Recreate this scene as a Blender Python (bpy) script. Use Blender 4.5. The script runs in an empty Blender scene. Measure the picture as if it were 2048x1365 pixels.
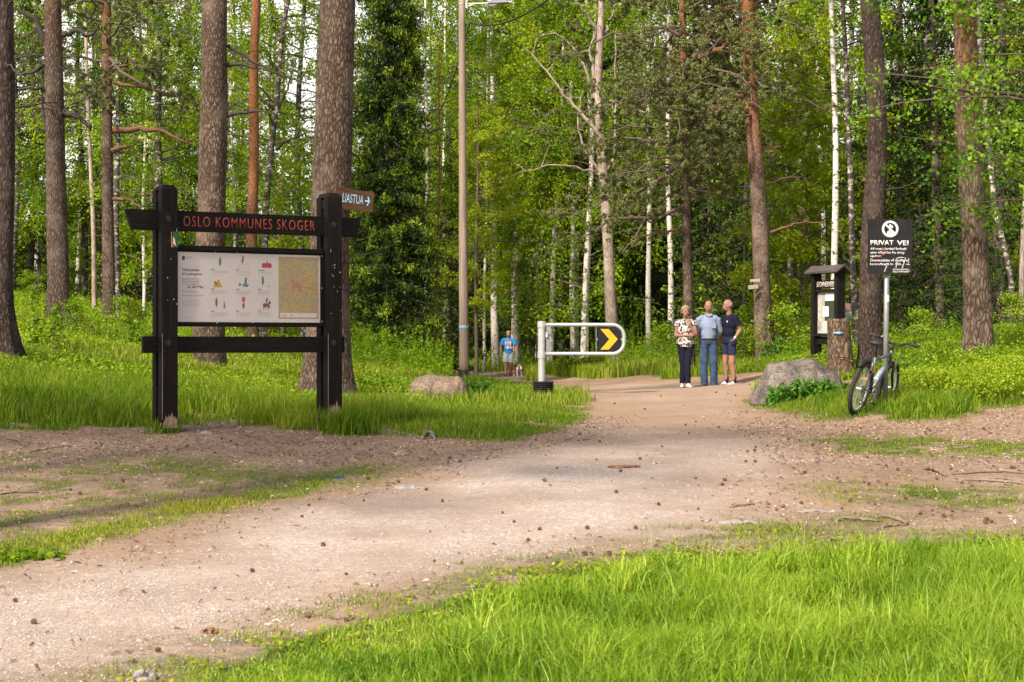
import bpy, bmesh, math, random
import numpy as np
from mathutils import Vector, Matrix, noise as mnoise

random.seed(7)
rng = np.random.default_rng(11)
R = math.radians
sc = bpy.context.scene
col = sc.collection

# ------------------------------------------------------------------ camera, sky, sun, exposure
EYE = 1.5
F = 60 / 36 * 2048            # focal length in photo pixels
cam_d = bpy.data.cameras.new('camera')
cam_d.lens = 60; cam_d.sensor_width = 36; cam_d.clip_start = 0.1; cam_d.clip_end = 2000
cam_d.dof.use_dof = True; cam_d.dof.focus_distance = 22.0; cam_d.dof.aperture_fstop = 8.0
cam = bpy.data.objects.new('camera', cam_d); col.objects.link(cam)
cam.location = (0, 0, EYE); cam.rotation_euler = (R(90), 0, 0)
sc.camera = cam

SUN_EL, SUN_AZ = R(43), R(-145)          # azimuth clockwise from +Y
sdir = Vector((math.sin(SUN_AZ) * math.cos(SUN_EL), math.cos(SUN_AZ) * math.cos(SUN_EL), math.sin(SUN_EL)))
world = bpy.data.worlds.new('World'); sc.world = world; world.use_nodes = True
wn = world.node_tree; bg = wn.nodes['Background']
sky = wn.nodes.new('ShaderNodeTexSky'); sky.sky_type = 'NISHITA'; sky.sun_disc = False
sky.sun_elevation = SUN_EL; sky.sun_rotation = SUN_AZ
sky.air_density = 1.0; sky.dust_density = 5.0; sky.ozone_density = 1.0
# thin white cloud low over the woods, clear blue only higher up
_tc = wn.nodes.new('ShaderNodeTexCoord'); _no = wn.nodes.new('ShaderNodeTexNoise'); _no.inputs['Scale'].default_value = 3.0; _no.inputs['Detail'].default_value = 6
wn.links.new(_tc.outputs['Generated'], _no.inputs['Vector'])
_sp = wn.nodes.new('ShaderNodeSeparateXYZ'); wn.links.new(_tc.outputs['Generated'], _sp.inputs[0])
_el = wn.nodes.new('ShaderNodeMapRange'); wn.links.new(_sp.outputs[2], _el.inputs[0]); _el.inputs[1].default_value = .20; _el.inputs[2].default_value = .50; _el.inputs[3].default_value = .50; _el.inputs[4].default_value = .0
_ad = wn.nodes.new('ShaderNodeMath'); _ad.operation = 'ADD'; wn.links.new(_no.outputs[0], _ad.inputs[0]); wn.links.new(_el.outputs[0], _ad.inputs[1])
_cl = wn.nodes.new('ShaderNodeMapRange'); wn.links.new(_ad.outputs[0], _cl.inputs[0]); _cl.inputs[1].default_value = .55; _cl.inputs[2].default_value = .95
_mx = wn.nodes.new('ShaderNodeMix'); _mx.data_type = 'RGBA'; wn.links.new(_cl.outputs[0], _mx.inputs[0]); wn.links.new(sky.outputs[0], _mx.inputs[6]); _mx.inputs[7].default_value = (9.0, 8.8, 8.5, 1)
wn.links.new(_mx.outputs[2], bg.inputs[0]); bg.inputs[1].default_value = 0.12
sun_d = bpy.data.lights.new('sun', 'SUN'); sun_d.energy = 4.7; sun_d.angle = R(4.0); sun_d.color = (1.0, 0.90, 0.76)
sun = bpy.data.objects.new('sun', sun_d); col.objects.link(sun)
sun.rotation_euler = (-sdir).to_track_quat('-Z', 'Y').to_euler(); sun.location = (-20, -20, 30)
sc.view_settings.view_transform = 'Standard'; sc.view_settings.look = 'None'
sc.view_settings.gamma = 1; sc.view_settings.exposure = 0.48
sc.render.engine = 'CYCLES'
sc.cycles.max_bounces = 6; sc.cycles.diffuse_bounces = 3; sc.cycles.glossy_bounces = 2
sc.cycles.transmission_bounces = 4; sc.cycles.transparent_max_bounces = 6
sc.cycles.caustics_reflective = False; sc.cycles.caustics_refractive = False
sc.cycles.use_denoising = True
sc.cycles.sample_clamp_indirect = 6

# ------------------------------------------------------------------ tagging and mesh helpers
def tag(o, label=None, cat=None, group=None, kind=None):
    if label: o['label'] = label
    if cat: o['category'] = cat
    if group: o['group'] = group
    if kind: o['kind'] = kind
    return o

def empty(name, loc, label, cat, group=None, rz=0.0):
    o = bpy.data.objects.new(name, None); col.objects.link(o)
    o.empty_display_size = 0.1
    o.location = loc; o.rotation_euler = (0, 0, rz)
    return tag(o, label, cat, group)

def link(name, me, mats, parent=None):
    if not isinstance(mats, (list, tuple)): mats = [mats]
    if len(me.materials) == 0:
        for m in mats: me.materials.append(m)
    o = bpy.data.objects.new(name, me); col.objects.link(o)
    if parent is not None: o.parent = parent
    return o

def np_mesh(name, V, faces, attrs=None, smooth=False, midx=None):
    """faces: list of (M,k) int arrays"""
    me = bpy.data.meshes.new(name)
    V = np.ascontiguousarray(V, dtype=np.float32)
    me.vertices.add(len(V)); me.vertices.foreach_set('co', V.ravel())
    loops = np.concatenate([f.ravel() for f in faces]).astype(np.int32)
    tot = np.concatenate([np.full(len(f), f.shape[1], np.int32) for f in faces])
    st = np.concatenate([[0], np.cumsum(tot)[:-1]]).astype(np.int32)
    me.loops.add(len(loops)); me.loops.foreach_set('vertex_index', loops)
    me.polygons.add(len(tot)); me.polygons.foreach_set('loop_start', st)
    me.polygons.foreach_set('loop_total', tot)
    if smooth: me.polygons.foreach_set('use_smooth', np.ones(len(tot), bool))
    if midx is not None: me.polygons.foreach_set('material_index', np.ascontiguousarray(midx, dtype=np.int32))
    me.update(calc_edges=True)
    for k, a in (attrs or {}).items():
        a = np.ascontiguousarray(a, dtype=np.float32)
        if a.ndim == 1:
            at = me.attributes.new(k, 'FLOAT', 'POINT'); at.data.foreach_set('value', a)
        else:
            at = me.attributes.new(k, 'FLOAT_VECTOR', 'POINT'); at.data.foreach_set('vector', a.ravel())
    return me

class MB:
    def __init__(s): s.v = []; s.f = []; s.m = []
    def add(s, vs, fs, mi=0):
        b = len(s.v); s.v += [tuple(v) for v in vs]
        s.f += [tuple(i + b for i in f) for f in fs]; s.m += [mi] * len(fs); return s
    def box(s, c, size, rot=None, mi=0, taper=1.0):
        hx, hy, hz = size[0] / 2, size[1] / 2, size[2] / 2
        vs = [Vector((x * hx * (taper if z > 0 else 1), y * hy * (taper if z > 0 else 1), z * hz)) for z in (-1, 1) for y in (-1, 1) for x in (-1, 1)]
        if rot is not None: vs = [rot @ v for v in vs]
        vs = [v + Vector(c) for v in vs]
        return s.add(vs, [(0, 2, 3, 1), (4, 5, 7, 6), (0, 1, 5, 4), (2, 6, 7, 3), (0, 4, 6, 2), (1, 3, 7, 5)], mi)
    def tube(s, pts, r, n=8, mi=0, closed=False, caps=True):
        pts = [Vector(p) for p in pts]; N = len(pts)
        if not hasattr(r, '__len__'): r = [r] * N
        prev = None; vs = []
        for i, p in enumerate(pts):
            if closed: t = pts[(i + 1) % N] - pts[i - 1]
            else: t = pts[min(i + 1, N - 1)] - pts[max(i - 1, 0)]
            t.normalize()
            if prev is None:
                a = Vector((0, 0, 1)) if abs(t.z) < .9 else Vector((1, 0, 0))
                u = t.cross(a).normalized()
            else:
                u = (prev - t * prev.dot(t)); u = u.normalized() if u.length > 1e-6 else t.orthogonal().normalized()
            prev = u; w = t.cross(u)
            for k in range(n):
                a = 2 * math.pi * k / n
                vs.append(p + (u * math.cos(a) + w * math.sin(a)) * r[i])
        fs = []
        for i in range(N if closed else N - 1):
            j = (i + 1) % N
            for k in range(n):
                k2 = (k + 1) % n
                fs.append((i * n + k, i * n + k2, j * n + k2, j * n + k))
        if caps and not closed:
            fs.append(tuple(range(n))[::-1]); fs.append(tuple((N - 1) * n + k for k in range(n)))
        return s.add(vs, fs, mi)
    def ell(s, c, r, mi=0, seg=12, rot=None):
        if not hasattr(r, '__len__'): r = (r, r, r)
        vs = []; fs = []; rings = seg // 2
        for i in range(rings + 1):
            th = math.pi * i / rings
            for k in range(seg):
                a = 2 * math.pi * k / seg
                v = Vector((r[0] * math.sin(th) * math.cos(a), r[1] * math.sin(th) * math.sin(a), r[2] * math.cos(th)))
                if rot is not None: v = rot @ v
                vs.append(v + Vector(c))
        for i in range(rings):
            for k in range(seg):
                k2 = (k + 1) % seg
                fs.append((i * seg + k, (i + 1) * seg + k, (i + 1) * seg + k2, i * seg + k2))
        return s.add(vs, fs, mi)
    def cap(s, p0, p1, r0, r1, seg=10, mi=0):
        s.tube([p0, p1], [r0, r1], seg, mi); s.ell(p0, r0, mi, seg); s.ell(p1, r1, mi, seg); return s
    def prism(s, poly, d0, d1, M=None, mi=0):
        """poly in local XY, extruded along local Z from d0 to d1, then M"""
        n = len(poly)
        vs = [Vector((x, y, d0)) for x, y in poly] + [Vector((x, y, d1)) for x, y in poly]
        if M is not None: vs = [M @ v for v in vs]
        fs = [tuple(range(n))[::-1], tuple(range(n, 2 * n))] + [(i, (i + 1) % n, n + (i + 1) % n, n + i) for i in range(n)]
        return s.add(vs, fs, mi)
    def build(s, name, mats, parent=None, smooth=False, bevel=0.0):
        me = bpy.data.meshes.new(name); me.from_pydata([tuple(v) for v in s.v], [], s.f)
        me.polygons.foreach_set('material_index', np.array(s.m, np.int32))
        if smooth: me.polygons.foreach_set('use_smooth', np.ones(len(me.polygons), bool))
        me.update()
        o = link(name, me, mats, parent)
        if bevel > 0:
            b = o.modifiers.new('bevel', 'BEVEL'); b.width = bevel; b.segments = 2; b.limit_method = 'ANGLE'
        return o

def baked(o, name=None):
    """evaluate modifiers of a temporary object and return a plain mesh; removes the object"""
    dg = bpy.context.evaluated_depsgraph_get(); dg.update()
    me = bpy.data.meshes.new_from_object(o.evaluated_get(dg)); me.name = name or o.name
    bpy.data.objects.remove(o)
    return me

# ------------------------------------------------------------------ value noise in numpy
def _hash(ix, iy, seed):
    h = (ix.astype(np.int64) * 374761393 + iy.astype(np.int64) * 668265263 + seed * 1442695041) & 0xffffffff
    h = ((h ^ (h >> 13)) * 1274126177) & 0xffffffff
    return ((h ^ (h >> 16)) & 0xffff) / 65535.0
def vnoise(x, y, s, seed=0):
    x = np.asarray(x) / s; y = np.asarray(y) / s
    ix = np.floor(x); iy = np.floor(y); fx = x - ix; fy = y - iy
    fx = fx * fx * (3 - 2 * fx); fy = fy * fy * (3 - 2 * fy)
    a = _hash(ix, iy, seed); b = _hash(ix + 1, iy, seed); c = _hash(ix, iy + 1, seed); d = _hash(ix + 1, iy + 1, seed)
    return (a * (1 - fx) + b * fx) * (1 - fy) + (c * (1 - fx) + d * fx) * fy
def fbm(x, y, s, seed=0, o=3):
    t = 0; a = 1; n = 0
    for k in range(o):
        t = t + a * vnoise(x, y, s / 2 ** k, seed + k * 17); n += a; a *= .5
    return t / n
def sstep(a, b, x):
    t = np.clip((x - a) / (b - a), 0, 1); return t * t * (3 - 2 * t)

# ------------------------------------------------------------------ terrain: a smooth surface through surveyed spots
def W(px, py, d): return np.array([(px - 1024) / F * d, d, EYE - (py - 682) / F * d])
CT = [(0,1365,7.5),(1024,1365,7.5),(2048,1365,7.5),(0,1140,10.3),(1000,1150,10),(1500,1110,10.6),(2048,1110,10.8),
      (300,980,14.3),(1024,950,14.8),(1700,950,14.8),(2048,945,15),(0,862,18.5),(325,864,18.96),(655,853,19.98),(900,850,21),(1250,845,21.5),(1600,842,21.5),
      (-400,800,19),(10,735,25),(108,640,34),(215,648,42),(-300,650,34),(300,720,29),(425,762,33),(505,700,44),(350,690,38),(655,806,27.7),
      (870,795,29),(720,722,42),(800,752,46),(928,755,47),(900,770,38),(1000,777,37),(1040,770,44),(960,768,42),(900,743,78),(1018,757,64),(1120,764,51),(1060,758,58),(1180,768,45),(1000,757,66),(960,750,70),
      (1085,790,30.5),(1370,773,36),(1480,774,36),(1260,769,37.5),(1500,806,27),(1690,800,26),(1710,833,21.2),(1772,803,21.9),
      (2048,800,21),(1945,732,25),(2100,690,26),(2400,700,24),(1745,722,30.5),(1640,728,37),(1690,752,30),(1520,733,45),
      (1160,752,57),(1100,746,63),(1050,740,70),(1260,750,50),(1350,746,47),(1200,728,64),(1300,722,60),(985,722,80),(1200,710,78),(1400,704,72),(1700,690,55),(2048,655,50),(2500,620,50),
      (100,605,60),(400,650,60),(700,690,70),(-500,560,60),(0,640,90),(1000,700,100),(2048,640,90)]
C = np.array([W(*c) for c in CT])
extra = np.array([(-15, -10, 0), (15, -10, 0), (0, -5, 0), (-14, 8, .15), (14, 9, .25), (-60, 60, 5.0), (60, 60, 4.0), (-60, 140, 5), (0, 140, 3.0), (60, 140, 5), (-40, 10, 2.5), (40, 12, 1.8), (3, 0, 0)], float)
C = np.vstack([C, extra])
def _U(r2): return np.where(r2 > 0, r2 * np.log(np.maximum(r2, 1e-9)), 0)
_n = len(C); _K = _U(((C[:, None, :2] - C[None, :, :2]) ** 2).sum(-1)) + np.eye(_n) * 1.2
_Pm = np.hstack([np.ones((_n, 1)), C[:, :2]])
_A = np.block([[_K, _Pm], [_Pm.T, np.zeros((3, 3))]])
_w = np.linalg.solve(_A, np.concatenate([C[:, 2], np.zeros(3)]))
def H_exact(x, y):
    x = np.asarray(x, float); y = np.asarray(y, float)
    z = _w[_n] + _w[_n + 1] * x + _w[_n + 2] * y
    for i in range(_n):
        z = z + _w[i] * _U((x - C[i, 0]) ** 2 + (y - C[i, 1]) ** 2)
    k = sstep(70, 160, np.hypot(x, np.maximum(y - 40, -y) * .9)); z = z * (1 - k) + 3.0 * k
    z = z + (fbm(x, y, 2.6, 5) - .5) * .10 * sstep(14, 30, y) + (vnoise(x, y, .55, 9) - .5) * .022
    return z

def axis(fine0, fine1, step, lo, hi, g=1.14):
    a = list(np.arange(fine0, fine1 + 1e-6, step))
    s = step
    while a[-1] < hi: s *= g; a.append(a[-1] + s)
    s = step
    while a[0] > lo: s *= g; a.insert(0, a[0] - s)
    return np.array(a)
GX = axis(-7.5, 8.5, .075, -420, 420, 1.09)
GY = np.concatenate([axis(5.5, 30, .08, -60, 30, 1.2)[:-1], np.arange(30.1, 60, .3), np.arange(60, 120, 1.2), np.arange(122, 500, 12)])
GY = np.unique(np.round(GY, 4))
gx, gy = np.meshgrid(GX, GY)
gz = H_exact(gx, gy)
def H(x, y):
    x = np.asarray(x, float); y = np.asarray(y, float)
    i = np.clip(np.searchsorted(GX, x) - 1, 0, len(GX) - 2); j = np.clip(np.searchsorted(GY, y) - 1, 0, len(GY) - 2)
    u = (x - GX[i]) / (GX[i + 1] - GX[i]); v = (y - GY[j]) / (GY[j + 1] - GY[j])
    return (gz[j, i] * (1 - u) + gz[j, i + 1] * u) * (1 - v) + (gz[j + 1, i] * (1 - u) + gz[j + 1, i + 1] * u) * v
def hit(px, py, d0=5.0, d1=150.0):
    """where the sight line through a photo pixel meets the ground"""
    ds = np.concatenate([np.arange(d0, 40, .05), np.arange(40, d1, .25)])
    x = (px - 1024) / F * ds; z = EYE - (py - 682) / F * ds
    k = np.where(z <= H(x, ds))[0]
    d = ds[k[0]] if len(k) else d1
    return ((px - 1024) / F * d, d)
def G(px, d, dz=0.0):
    x = (px - 1024) / F * d; return Vector((x, d, float(H(x, d)) + dz))
def WV(px, py, d): return Vector(W(px, py, d))

def sdist(poly, x, y):
    """signed distance (positive inside)"""
    P = np.array(poly); best = np.full(np.shape(x), 1e9); ins = np.zeros(np.shape(x), bool)
    for i in range(len(P)):
        a = P[i]; b = P[(i + 1) % len(P)]; ab = b - a
        t = np.clip(((x - a[0]) * ab[0] + (y - a[1]) * ab[1]) / (ab @ ab + 1e-12), 0, 1)
        best = np.minimum(best, (x - a[0] - t * ab[0]) ** 2 + (y - a[1] - t * ab[1]) ** 2)
        c = ((a[1] > y) != (b[1] > y)) & (x < (b[0] - a[0]) * (y - a[1]) / (b[1] - a[1] + 1e-12) + a[0])
        ins ^= c
    return np.sqrt(best) * np.where(ins, 1, -1)
def pxpoly(pts): return [hit(px, py) for px, py in pts]

# outlines on the ground (world metres)
PATH = pxpoly([(-500,1195),(0,1142),(200,1085),(350,1045),(600,990),(760,965),(860,905),(1040,885),(1150,852),(1185,812),(1180,790),(1120,776)]) + \
       [(1.7, 39), (3.0, 41.5), (4.9, 38.5), (5.6, 35.5)] + \
       pxpoly([(1500,806),(1560,850),(1640,890),(1640,1000),(1560,1085),(1430,1105),(1250,1112),(1100,1140),(950,1180),(800,1215),(600,1275),(420,1330),(300,1365)]) + \
       [(-1.9, 6.2), (-2.6, 4), (-4, 1), (-9, 0), (-14, 4)]
TRAIL = np.array([(3.2, 36.5), (2.6, 42), (1.6, 50), (0.2, 60), (-1.2, 68), (-4, 78), (-9, 90), (-16, 105)])
G_FRONT = pxpoly([(330,1355),(440,1328),(560,1288),(700,1243),(850,1208),(1000,1168),(1150,1133),(1300,1108),(1450,1108),(1600,1098),(1750,1088),(1900,1085),(2048,1082),(2500,1075)]) + [(9, 8), (9, 2), (-1.7, 2), (-1.9, 6.4)]
G_EDGE = pxpoly([(-60,1150),(60,1118),(200,1085),(350,1045),(500,1008),(640,985),(640,965),(480,985),(330,1010),(180,1050),(60,1080),(-60,1090)])
G_PATCH = [pxpoly(p) for p in ([(-60,925),(120,912),(420,920),(620,935),(560,1000),(300,1060),(-60,1095)], [(255,925),(330,918),(410,930),(400,950),(300,952)],
           [(545,960),(640,945),(760,935),(770,950),(690,970),(560,978)], [(1640,880),(1700,872),(1900,880),(2120,890),(2120,920),(1900,912),(1700,905)],
           [(1650,975),(1750,965),(1950,978),(2120,985),(2120,1015),(1900,1010),(1700,1000)], [(1390,1062),(1500,1045),(1640,1048),(1760,1040),(1700,1062),(1560,1072),(1400,1078)])]
G_LEFT = pxpoly([(-600,850),(-60,860),(120,866),(300,860),(470,842),(600,846),(660,857),(740,850),(800,872),(940,884),(1020,882),(1090,866),(1140,852),(1172,826),(1176,800),(1170,788),(1110,776)]) + \
         [(1.1, 40), (1.0, 44), (0.3, 50), (-1.1, 60), (-2.6, 68), (-8, 76), (-40, 95), (-45, 40), (-30, 18)]
G_RIGHT = pxpoly([(1500,800),(1560,822),(1640,838),(1750,842),(1900,838),(1960,815),(2060,812),(2400,800)]) + [(20, 20), (30, 50), (30, 90), (-14, 100), (-6, 80), (0.9, 70), (2.2, 60), (3.6, 50), (4.2, 43.5), (5.6, 39.5), (6.2, 36)]

def trail_d(x, y):
    best = np.full(np.shape(x), 1e9)
    for i in range(len(TRAIL) - 1):
        a = TRAIL[i]; b = TRAIL[i + 1]; ab = b - a
        t = np.clip(((x - a[0]) * ab[0] + (y - a[1]) * ab[1]) / (ab @ ab), 0, 1)
        best = np.minimum(best, np.hypot(x - a[0] - t * ab[0], y - a[1] - t * ab[1]))
    return best
def wob(x, y, s=.5, a=.25, seed=3): return (fbm(x, y, s, seed) - .5) * 2 * a
def f_path(x, y):
    s = np.maximum(sdist(PATH, x, y) * .8, (1.05 - trail_d(x, y)))
    return s + wob(x, y, .7, .3)
def f_green(x, y):
    """green ground cover amount 0..1 at a spot"""
    n = wob(x, y, .35, .12, 21)
    g = sstep(-.12, .12, sdist(G_FRONT, x, y) + n)
    g = np.maximum(g, sstep(-.1, .15, sdist(G_EDGE, x, y) + n * 1.3) * (.75 + .25 * sstep(.35, .6, fbm(x, y, .5, 31))))
    for k, p in enumerate(G_PATCH):
        a = 1.0 if k else .6
        th = .36 if k else .44
        g = np.maximum(g, a * sstep(-.5, .45, sdist(p, x, y) + n * 2) * sstep(th, th + .2, fbm(x, y, .28, 41 + k) * .6 + .4 * fbm(x, y, .08, 47)))
    # thin green fringe in front of the long grass
    g = np.maximum(g, .55 * sstep(-.75, -.1, sdist(G_FRONT, x, y)) * sstep(.42, .62, fbm(x, y, .22, 49)))
    g = np.maximum(g, sstep(-.2, .25, sdist(G_LEFT, x, y) + n * 2) * np.maximum(sstep(.30, .42, fbm(x, y, 1.0, 51)), sstep(.5, 1.2, sdist(G_LEFT, x, y)) * .7))
    g = np.maximum(g, sstep(-.3, .3, sdist(G_RIGHT, x, y) + n * 2) * sstep(.27, .42, fbm(x, y, .9, 61)))
    return g * sstep(.1, -.25, 1.05 - trail_d(x, y) + n)

# ------------------------------------------------------------------ materials
def nodes(name):
    m = bpy.data.materials.new(name); m.use_nodes = True
    nt = m.node_tree; nt.nodes.clear()
    out = nt.nodes.new('ShaderNodeOutputMaterial')
    return m, nt, out
def N(nt, t, **kw):
    n = nt.nodes.new(t)
    for k, v in kw.items():
        if k in n.inputs.keys(): n.inputs[k].default_value = v
        else: setattr(n, k, v)
    return n
def L(nt, a, b): nt.links.new(a, b)
def ramp(nt, src, stops, interp='LINEAR'):
    r = nt.nodes.new('ShaderNodeValToRGB'); cr = r.color_ramp; cr.interpolation = interp
    while len(cr.elements) < len(stops): cr.elements.new(.5)
    for e, (p, c) in zip(cr.elements, stops):
        e.position = p
        if not hasattr(c, '__len__'): c = (c, c, c)
        e.color = (*c[:3], 1)
    if src is not None: L(nt, src, r.inputs[0])
    return r
def mixc(nt, fac, a, b, mode='MIX'):
    m = nt.nodes.new('ShaderNodeMix'); m.data_type = 'RGBA'; m.blend_type = mode
    for i, v in ((0, fac), (6, a), (7, b)):
        if hasattr(v, 'is_linked') or hasattr(v, 'links'): L(nt, v, m.inputs[i])
        elif i == 0: m.inputs[0].default_value = v
        else: m.inputs[i].default_value = (*v[:3], 1)
    return m.outputs[2]
def tnoise(nt, vec, scale, detail=3, rough=.55):
    n = N(nt, 'ShaderNodeTexNoise', Scale=scale, Detail=detail, Roughness=rough)
    if vec is not None: L(nt, vec, n.inputs['Vector'])
    return n
def coords(nt, scale=None, kind='Object'):
    t = nt.nodes.new('ShaderNodeTexCoord'); o = t.outputs[kind]
    if scale:
        mp = nt.nodes.new('ShaderNodeMapping'); mp.inputs['Scale'].default_value = scale; L(nt, o, mp.inputs[0]); o = mp.outputs[0]
    return o
def bump(nt, h, strength, dist, nrm=None):
    b = N(nt, 'ShaderNodeBump', Strength=strength, Distance=dist); L(nt, h, b.inputs['Height'])
    if nrm is not None: L(nt, nrm, b.inputs['Normal'])
    return b.outputs[0]

def simple(name, c, rough=.6, metal=0.0, var=.15, scale=8, bmp=0.0, c2=None, stretch=None, spec=.4, coat=0):
    m, nt, out = nodes(name)
    p = N(nt, 'ShaderNodeBsdfPrincipled', Roughness=rough, Metallic=metal); L(nt, p.outputs[0], out.inputs[0])
    p.inputs['Specular IOR Level'].default_value = spec
    v = coords(nt, stretch)
    n = tnoise(nt, v, scale, 5, .6)
    c = np.array(c, float); lo = tuple(c * (1 - var)); hi = tuple(np.minimum(c * (1 + var), 1) if c2 is None else c2)
    r = ramp(nt, n.outputs[0], [(.3, lo), (.7, hi)]); L(nt, r.outputs[0], p.inputs['Base Color'])
    if bmp: L(nt, bump(nt, n.outputs[0], 1.0, bmp), p.inputs['Normal'])
    return m

def leaf_mat(name, stops, trans=.4, rough=.45, gloss=.05):
    m, nt, out = nodes(name)
    at = N(nt, 'ShaderNodeAttribute', attribute_name='rnd')
    oi = nt.nodes.new('ShaderNodeObjectInfo')
    mt = N(nt, 'ShaderNodeMath', operation='MULTIPLY_ADD'); L(nt, oi.outputs['Random'], mt.inputs[0]); mt.inputs[1].default_value = .25
    ad = N(nt, 'ShaderNodeMath', operation='ADD'); L(nt, at.outputs['Fac'], ad.inputs[0]); L(nt, mt.outputs[0], ad.inputs[1]); mt.inputs[2].default_value = -.125
    r = ramp(nt, ad.outputs[0], stops)
    d = N(nt, 'ShaderNodeBsdfDiffuse'); t = N(nt, 'ShaderNodeBsdfTranslucent'); g = N(nt, 'ShaderNodeBsdfGlossy', Roughness=rough)
    g.inputs[0].default_value = (.8, .85, .7, 1)
    L(nt, r.outputs[0], d.inputs[0])
    hs = N(nt, 'ShaderNodeHueSaturation', Hue=.485, Saturation=1.1, Value=1.15); L(nt, r.outputs[0], hs.inputs['Color']); L(nt, hs.outputs[0], t.inputs[0])
    mx = N(nt, 'ShaderNodeMixShader'); mx.inputs[0].default_value = trans; L(nt, d.outputs[0], mx.inputs[1]); L(nt, t.outputs[0], mx.inputs[2])
    m2 = N(nt, 'ShaderNodeMixShader'); m2.inputs[0].default_value = gloss; L(nt, mx.outputs[0], m2.inputs[1]); L(nt, g.outputs[0], m2.inputs[2])
    L(nt, m2.outputs[0], out.inputs[0])
    return m

M = {}
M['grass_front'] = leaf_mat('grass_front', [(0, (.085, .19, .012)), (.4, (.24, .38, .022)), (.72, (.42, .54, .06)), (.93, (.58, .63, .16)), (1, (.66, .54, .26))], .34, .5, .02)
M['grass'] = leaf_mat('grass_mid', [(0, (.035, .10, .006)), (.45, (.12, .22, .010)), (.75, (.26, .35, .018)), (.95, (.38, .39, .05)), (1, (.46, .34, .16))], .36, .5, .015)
M['herb'] = leaf_mat('herb_leaf', [(0, (.05, .12, .012)), (.45, (.15, .29, .014)), (.85, (.32, .44, .022)), (1, (.38, .46, .05))], .42, .5, .01)
M['nettle'] = leaf_mat('nettle_leaf', [(0, (.04, .13, .015)), (.6, (.09, .24, .025)), (1, (.16, .32, .05))], .35, .5, .015)
M['birch_leaf'] = leaf_mat('birch_leaf', [(0, (.07, .15, .012)), (.5, (.19, .32, .013)), (1, (.38, .49, .025))], .45, .5, .015)
M['maple_leaf'] = leaf_mat('maple_leaf', [(0, (.14, .24, .012)), (.5, (.28, .39, .018)), (1, (.44, .49, .025))], .45, .5, .015)
M['aspen_leaf'] = leaf_mat('aspen_leaf', [(0, (.04, .11, .010)), (.5, (.09, .21, .014)), (1, (.22, .38, .03))], .4, .5, .012)
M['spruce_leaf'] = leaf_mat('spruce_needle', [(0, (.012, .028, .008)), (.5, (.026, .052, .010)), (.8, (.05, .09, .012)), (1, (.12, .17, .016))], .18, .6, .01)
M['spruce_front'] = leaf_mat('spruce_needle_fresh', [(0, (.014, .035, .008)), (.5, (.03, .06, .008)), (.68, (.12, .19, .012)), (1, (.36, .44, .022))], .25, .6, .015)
M['pine_leaf'] = leaf_mat('pine_needle', [(0, (.07, .085, .03)), (.5, (.17, .19, .065)), (1, (.30, .29, .11))], .15, .6, .02)
M['mass_leaf'] = leaf_mat('far_leaf', [(0, (.015, .035, .008)), (.5, (.05, .10, .012)), (1, (.22, .32, .025))], .3, .6, .0)

def ground_mat():
    m, nt, out = nodes('forest_ground')
    p = N(nt, 'ShaderNodeBsdfPrincipled', Roughness=.95); L(nt, p.outputs[0], out.inputs[0]); p.inputs['Specular IOR Level'].default_value = .15
    at = N(nt, 'ShaderNodeAttribute', attribute_name='mask'); sep = nt.nodes.new('ShaderNodeSeparateXYZ'); L(nt, at.outputs['Vector'], sep.inputs[0])
    v = coords(nt)
    n0 = tnoise(nt, v, 1.1, 5, .6); n1 = tnoise(nt, v, 14, 5, .65); n2 = tnoise(nt, v, 70, 4, .7)
    # bare dirt with needle litter
    dirt = ramp(nt, n1.outputs[0], [(.25, (.22, .155, .11)), (.5, (.36, .265, .195)), (.75, (.49, .375, .285))])
    d2 = ramp(nt, n2.outputs[0], [(.35, (.5, .45, .42)), (.6, (1, 1, 1)), (.8, (1.25, 1.2, 1.15))])
    dirtc = mixc(nt, .8, dirt.outputs[0], d2.outputs[0], 'MULTIPLY')
    # gravel: small stones of different greys and pinks
    vo = N(nt, 'ShaderNodeTexVoronoi', Scale=55.0); L(nt, v, vo.inputs['Vector']); vo.inputs['Randomness'].default_value = 1
    sv = nt.nodes.new('ShaderNodeSeparateXYZ'); L(nt, vo.outputs['Color'], sv.inputs[0])
    gr = ramp(nt, sv.outputs[0], [(.0, (.36, .29, .25)), (.25, (.49, .40, .35)), (.6, (.57, .475, .42)), (.8, (.36, .345, .345)), (.92, (.70, .63, .57)), (1, (.80, .75, .70))])
    sand = ramp(nt, n1.outputs[0], [(.3, (.40, .315, .265)), (.7, (.51, .425, .37))])
    gm = ramp(nt, n0.outputs[0], [(.40, .15), (.62, .85)])
    grav = mixc(nt, gm.outputs[0], sand.outputs[0], gr.outputs[0])
    grav = mixc(nt, .45, grav, d2.outputs[0], 'MULTIPLY')
    c = mixc(nt, sep.outputs[0], dirtc, grav)
    gn = ramp(nt, n1.outputs[0], [(.3, (.035, .05, .012)), (.55, (.08, .12, .02)), (.8, (.16, .17, .04))])
    c = mixc(nt, sep.outputs[1], c, gn.outputs[0])
    br = ramp(nt, n0.outputs[0], [(.3, (.80, .76, .72)), (.7, (1.08, 1.06, 1.04))])
    c = mixc(nt, 1.0, c, br.outputs[0], 'MULTIPLY')
    # rusty needle drifts
    rn = ramp(nt, sep.outputs[2], [(0, 0), (1, 1)])
    c = mixc(nt, rn.outputs[0], c, (.34, .21, .125), 'MIX')
    L(nt, c, p.inputs['Base Color'])
    b = bump(nt, n2.outputs[0], .7, .012); b = bump(nt, vo.outputs['Distance'], .35, .008, b); b = bump(nt, n1.outputs[0], .6, .03, b)
    L(nt, b, p.inputs['Normal'])
    return m
M['ground'] = ground_mat()

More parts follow.
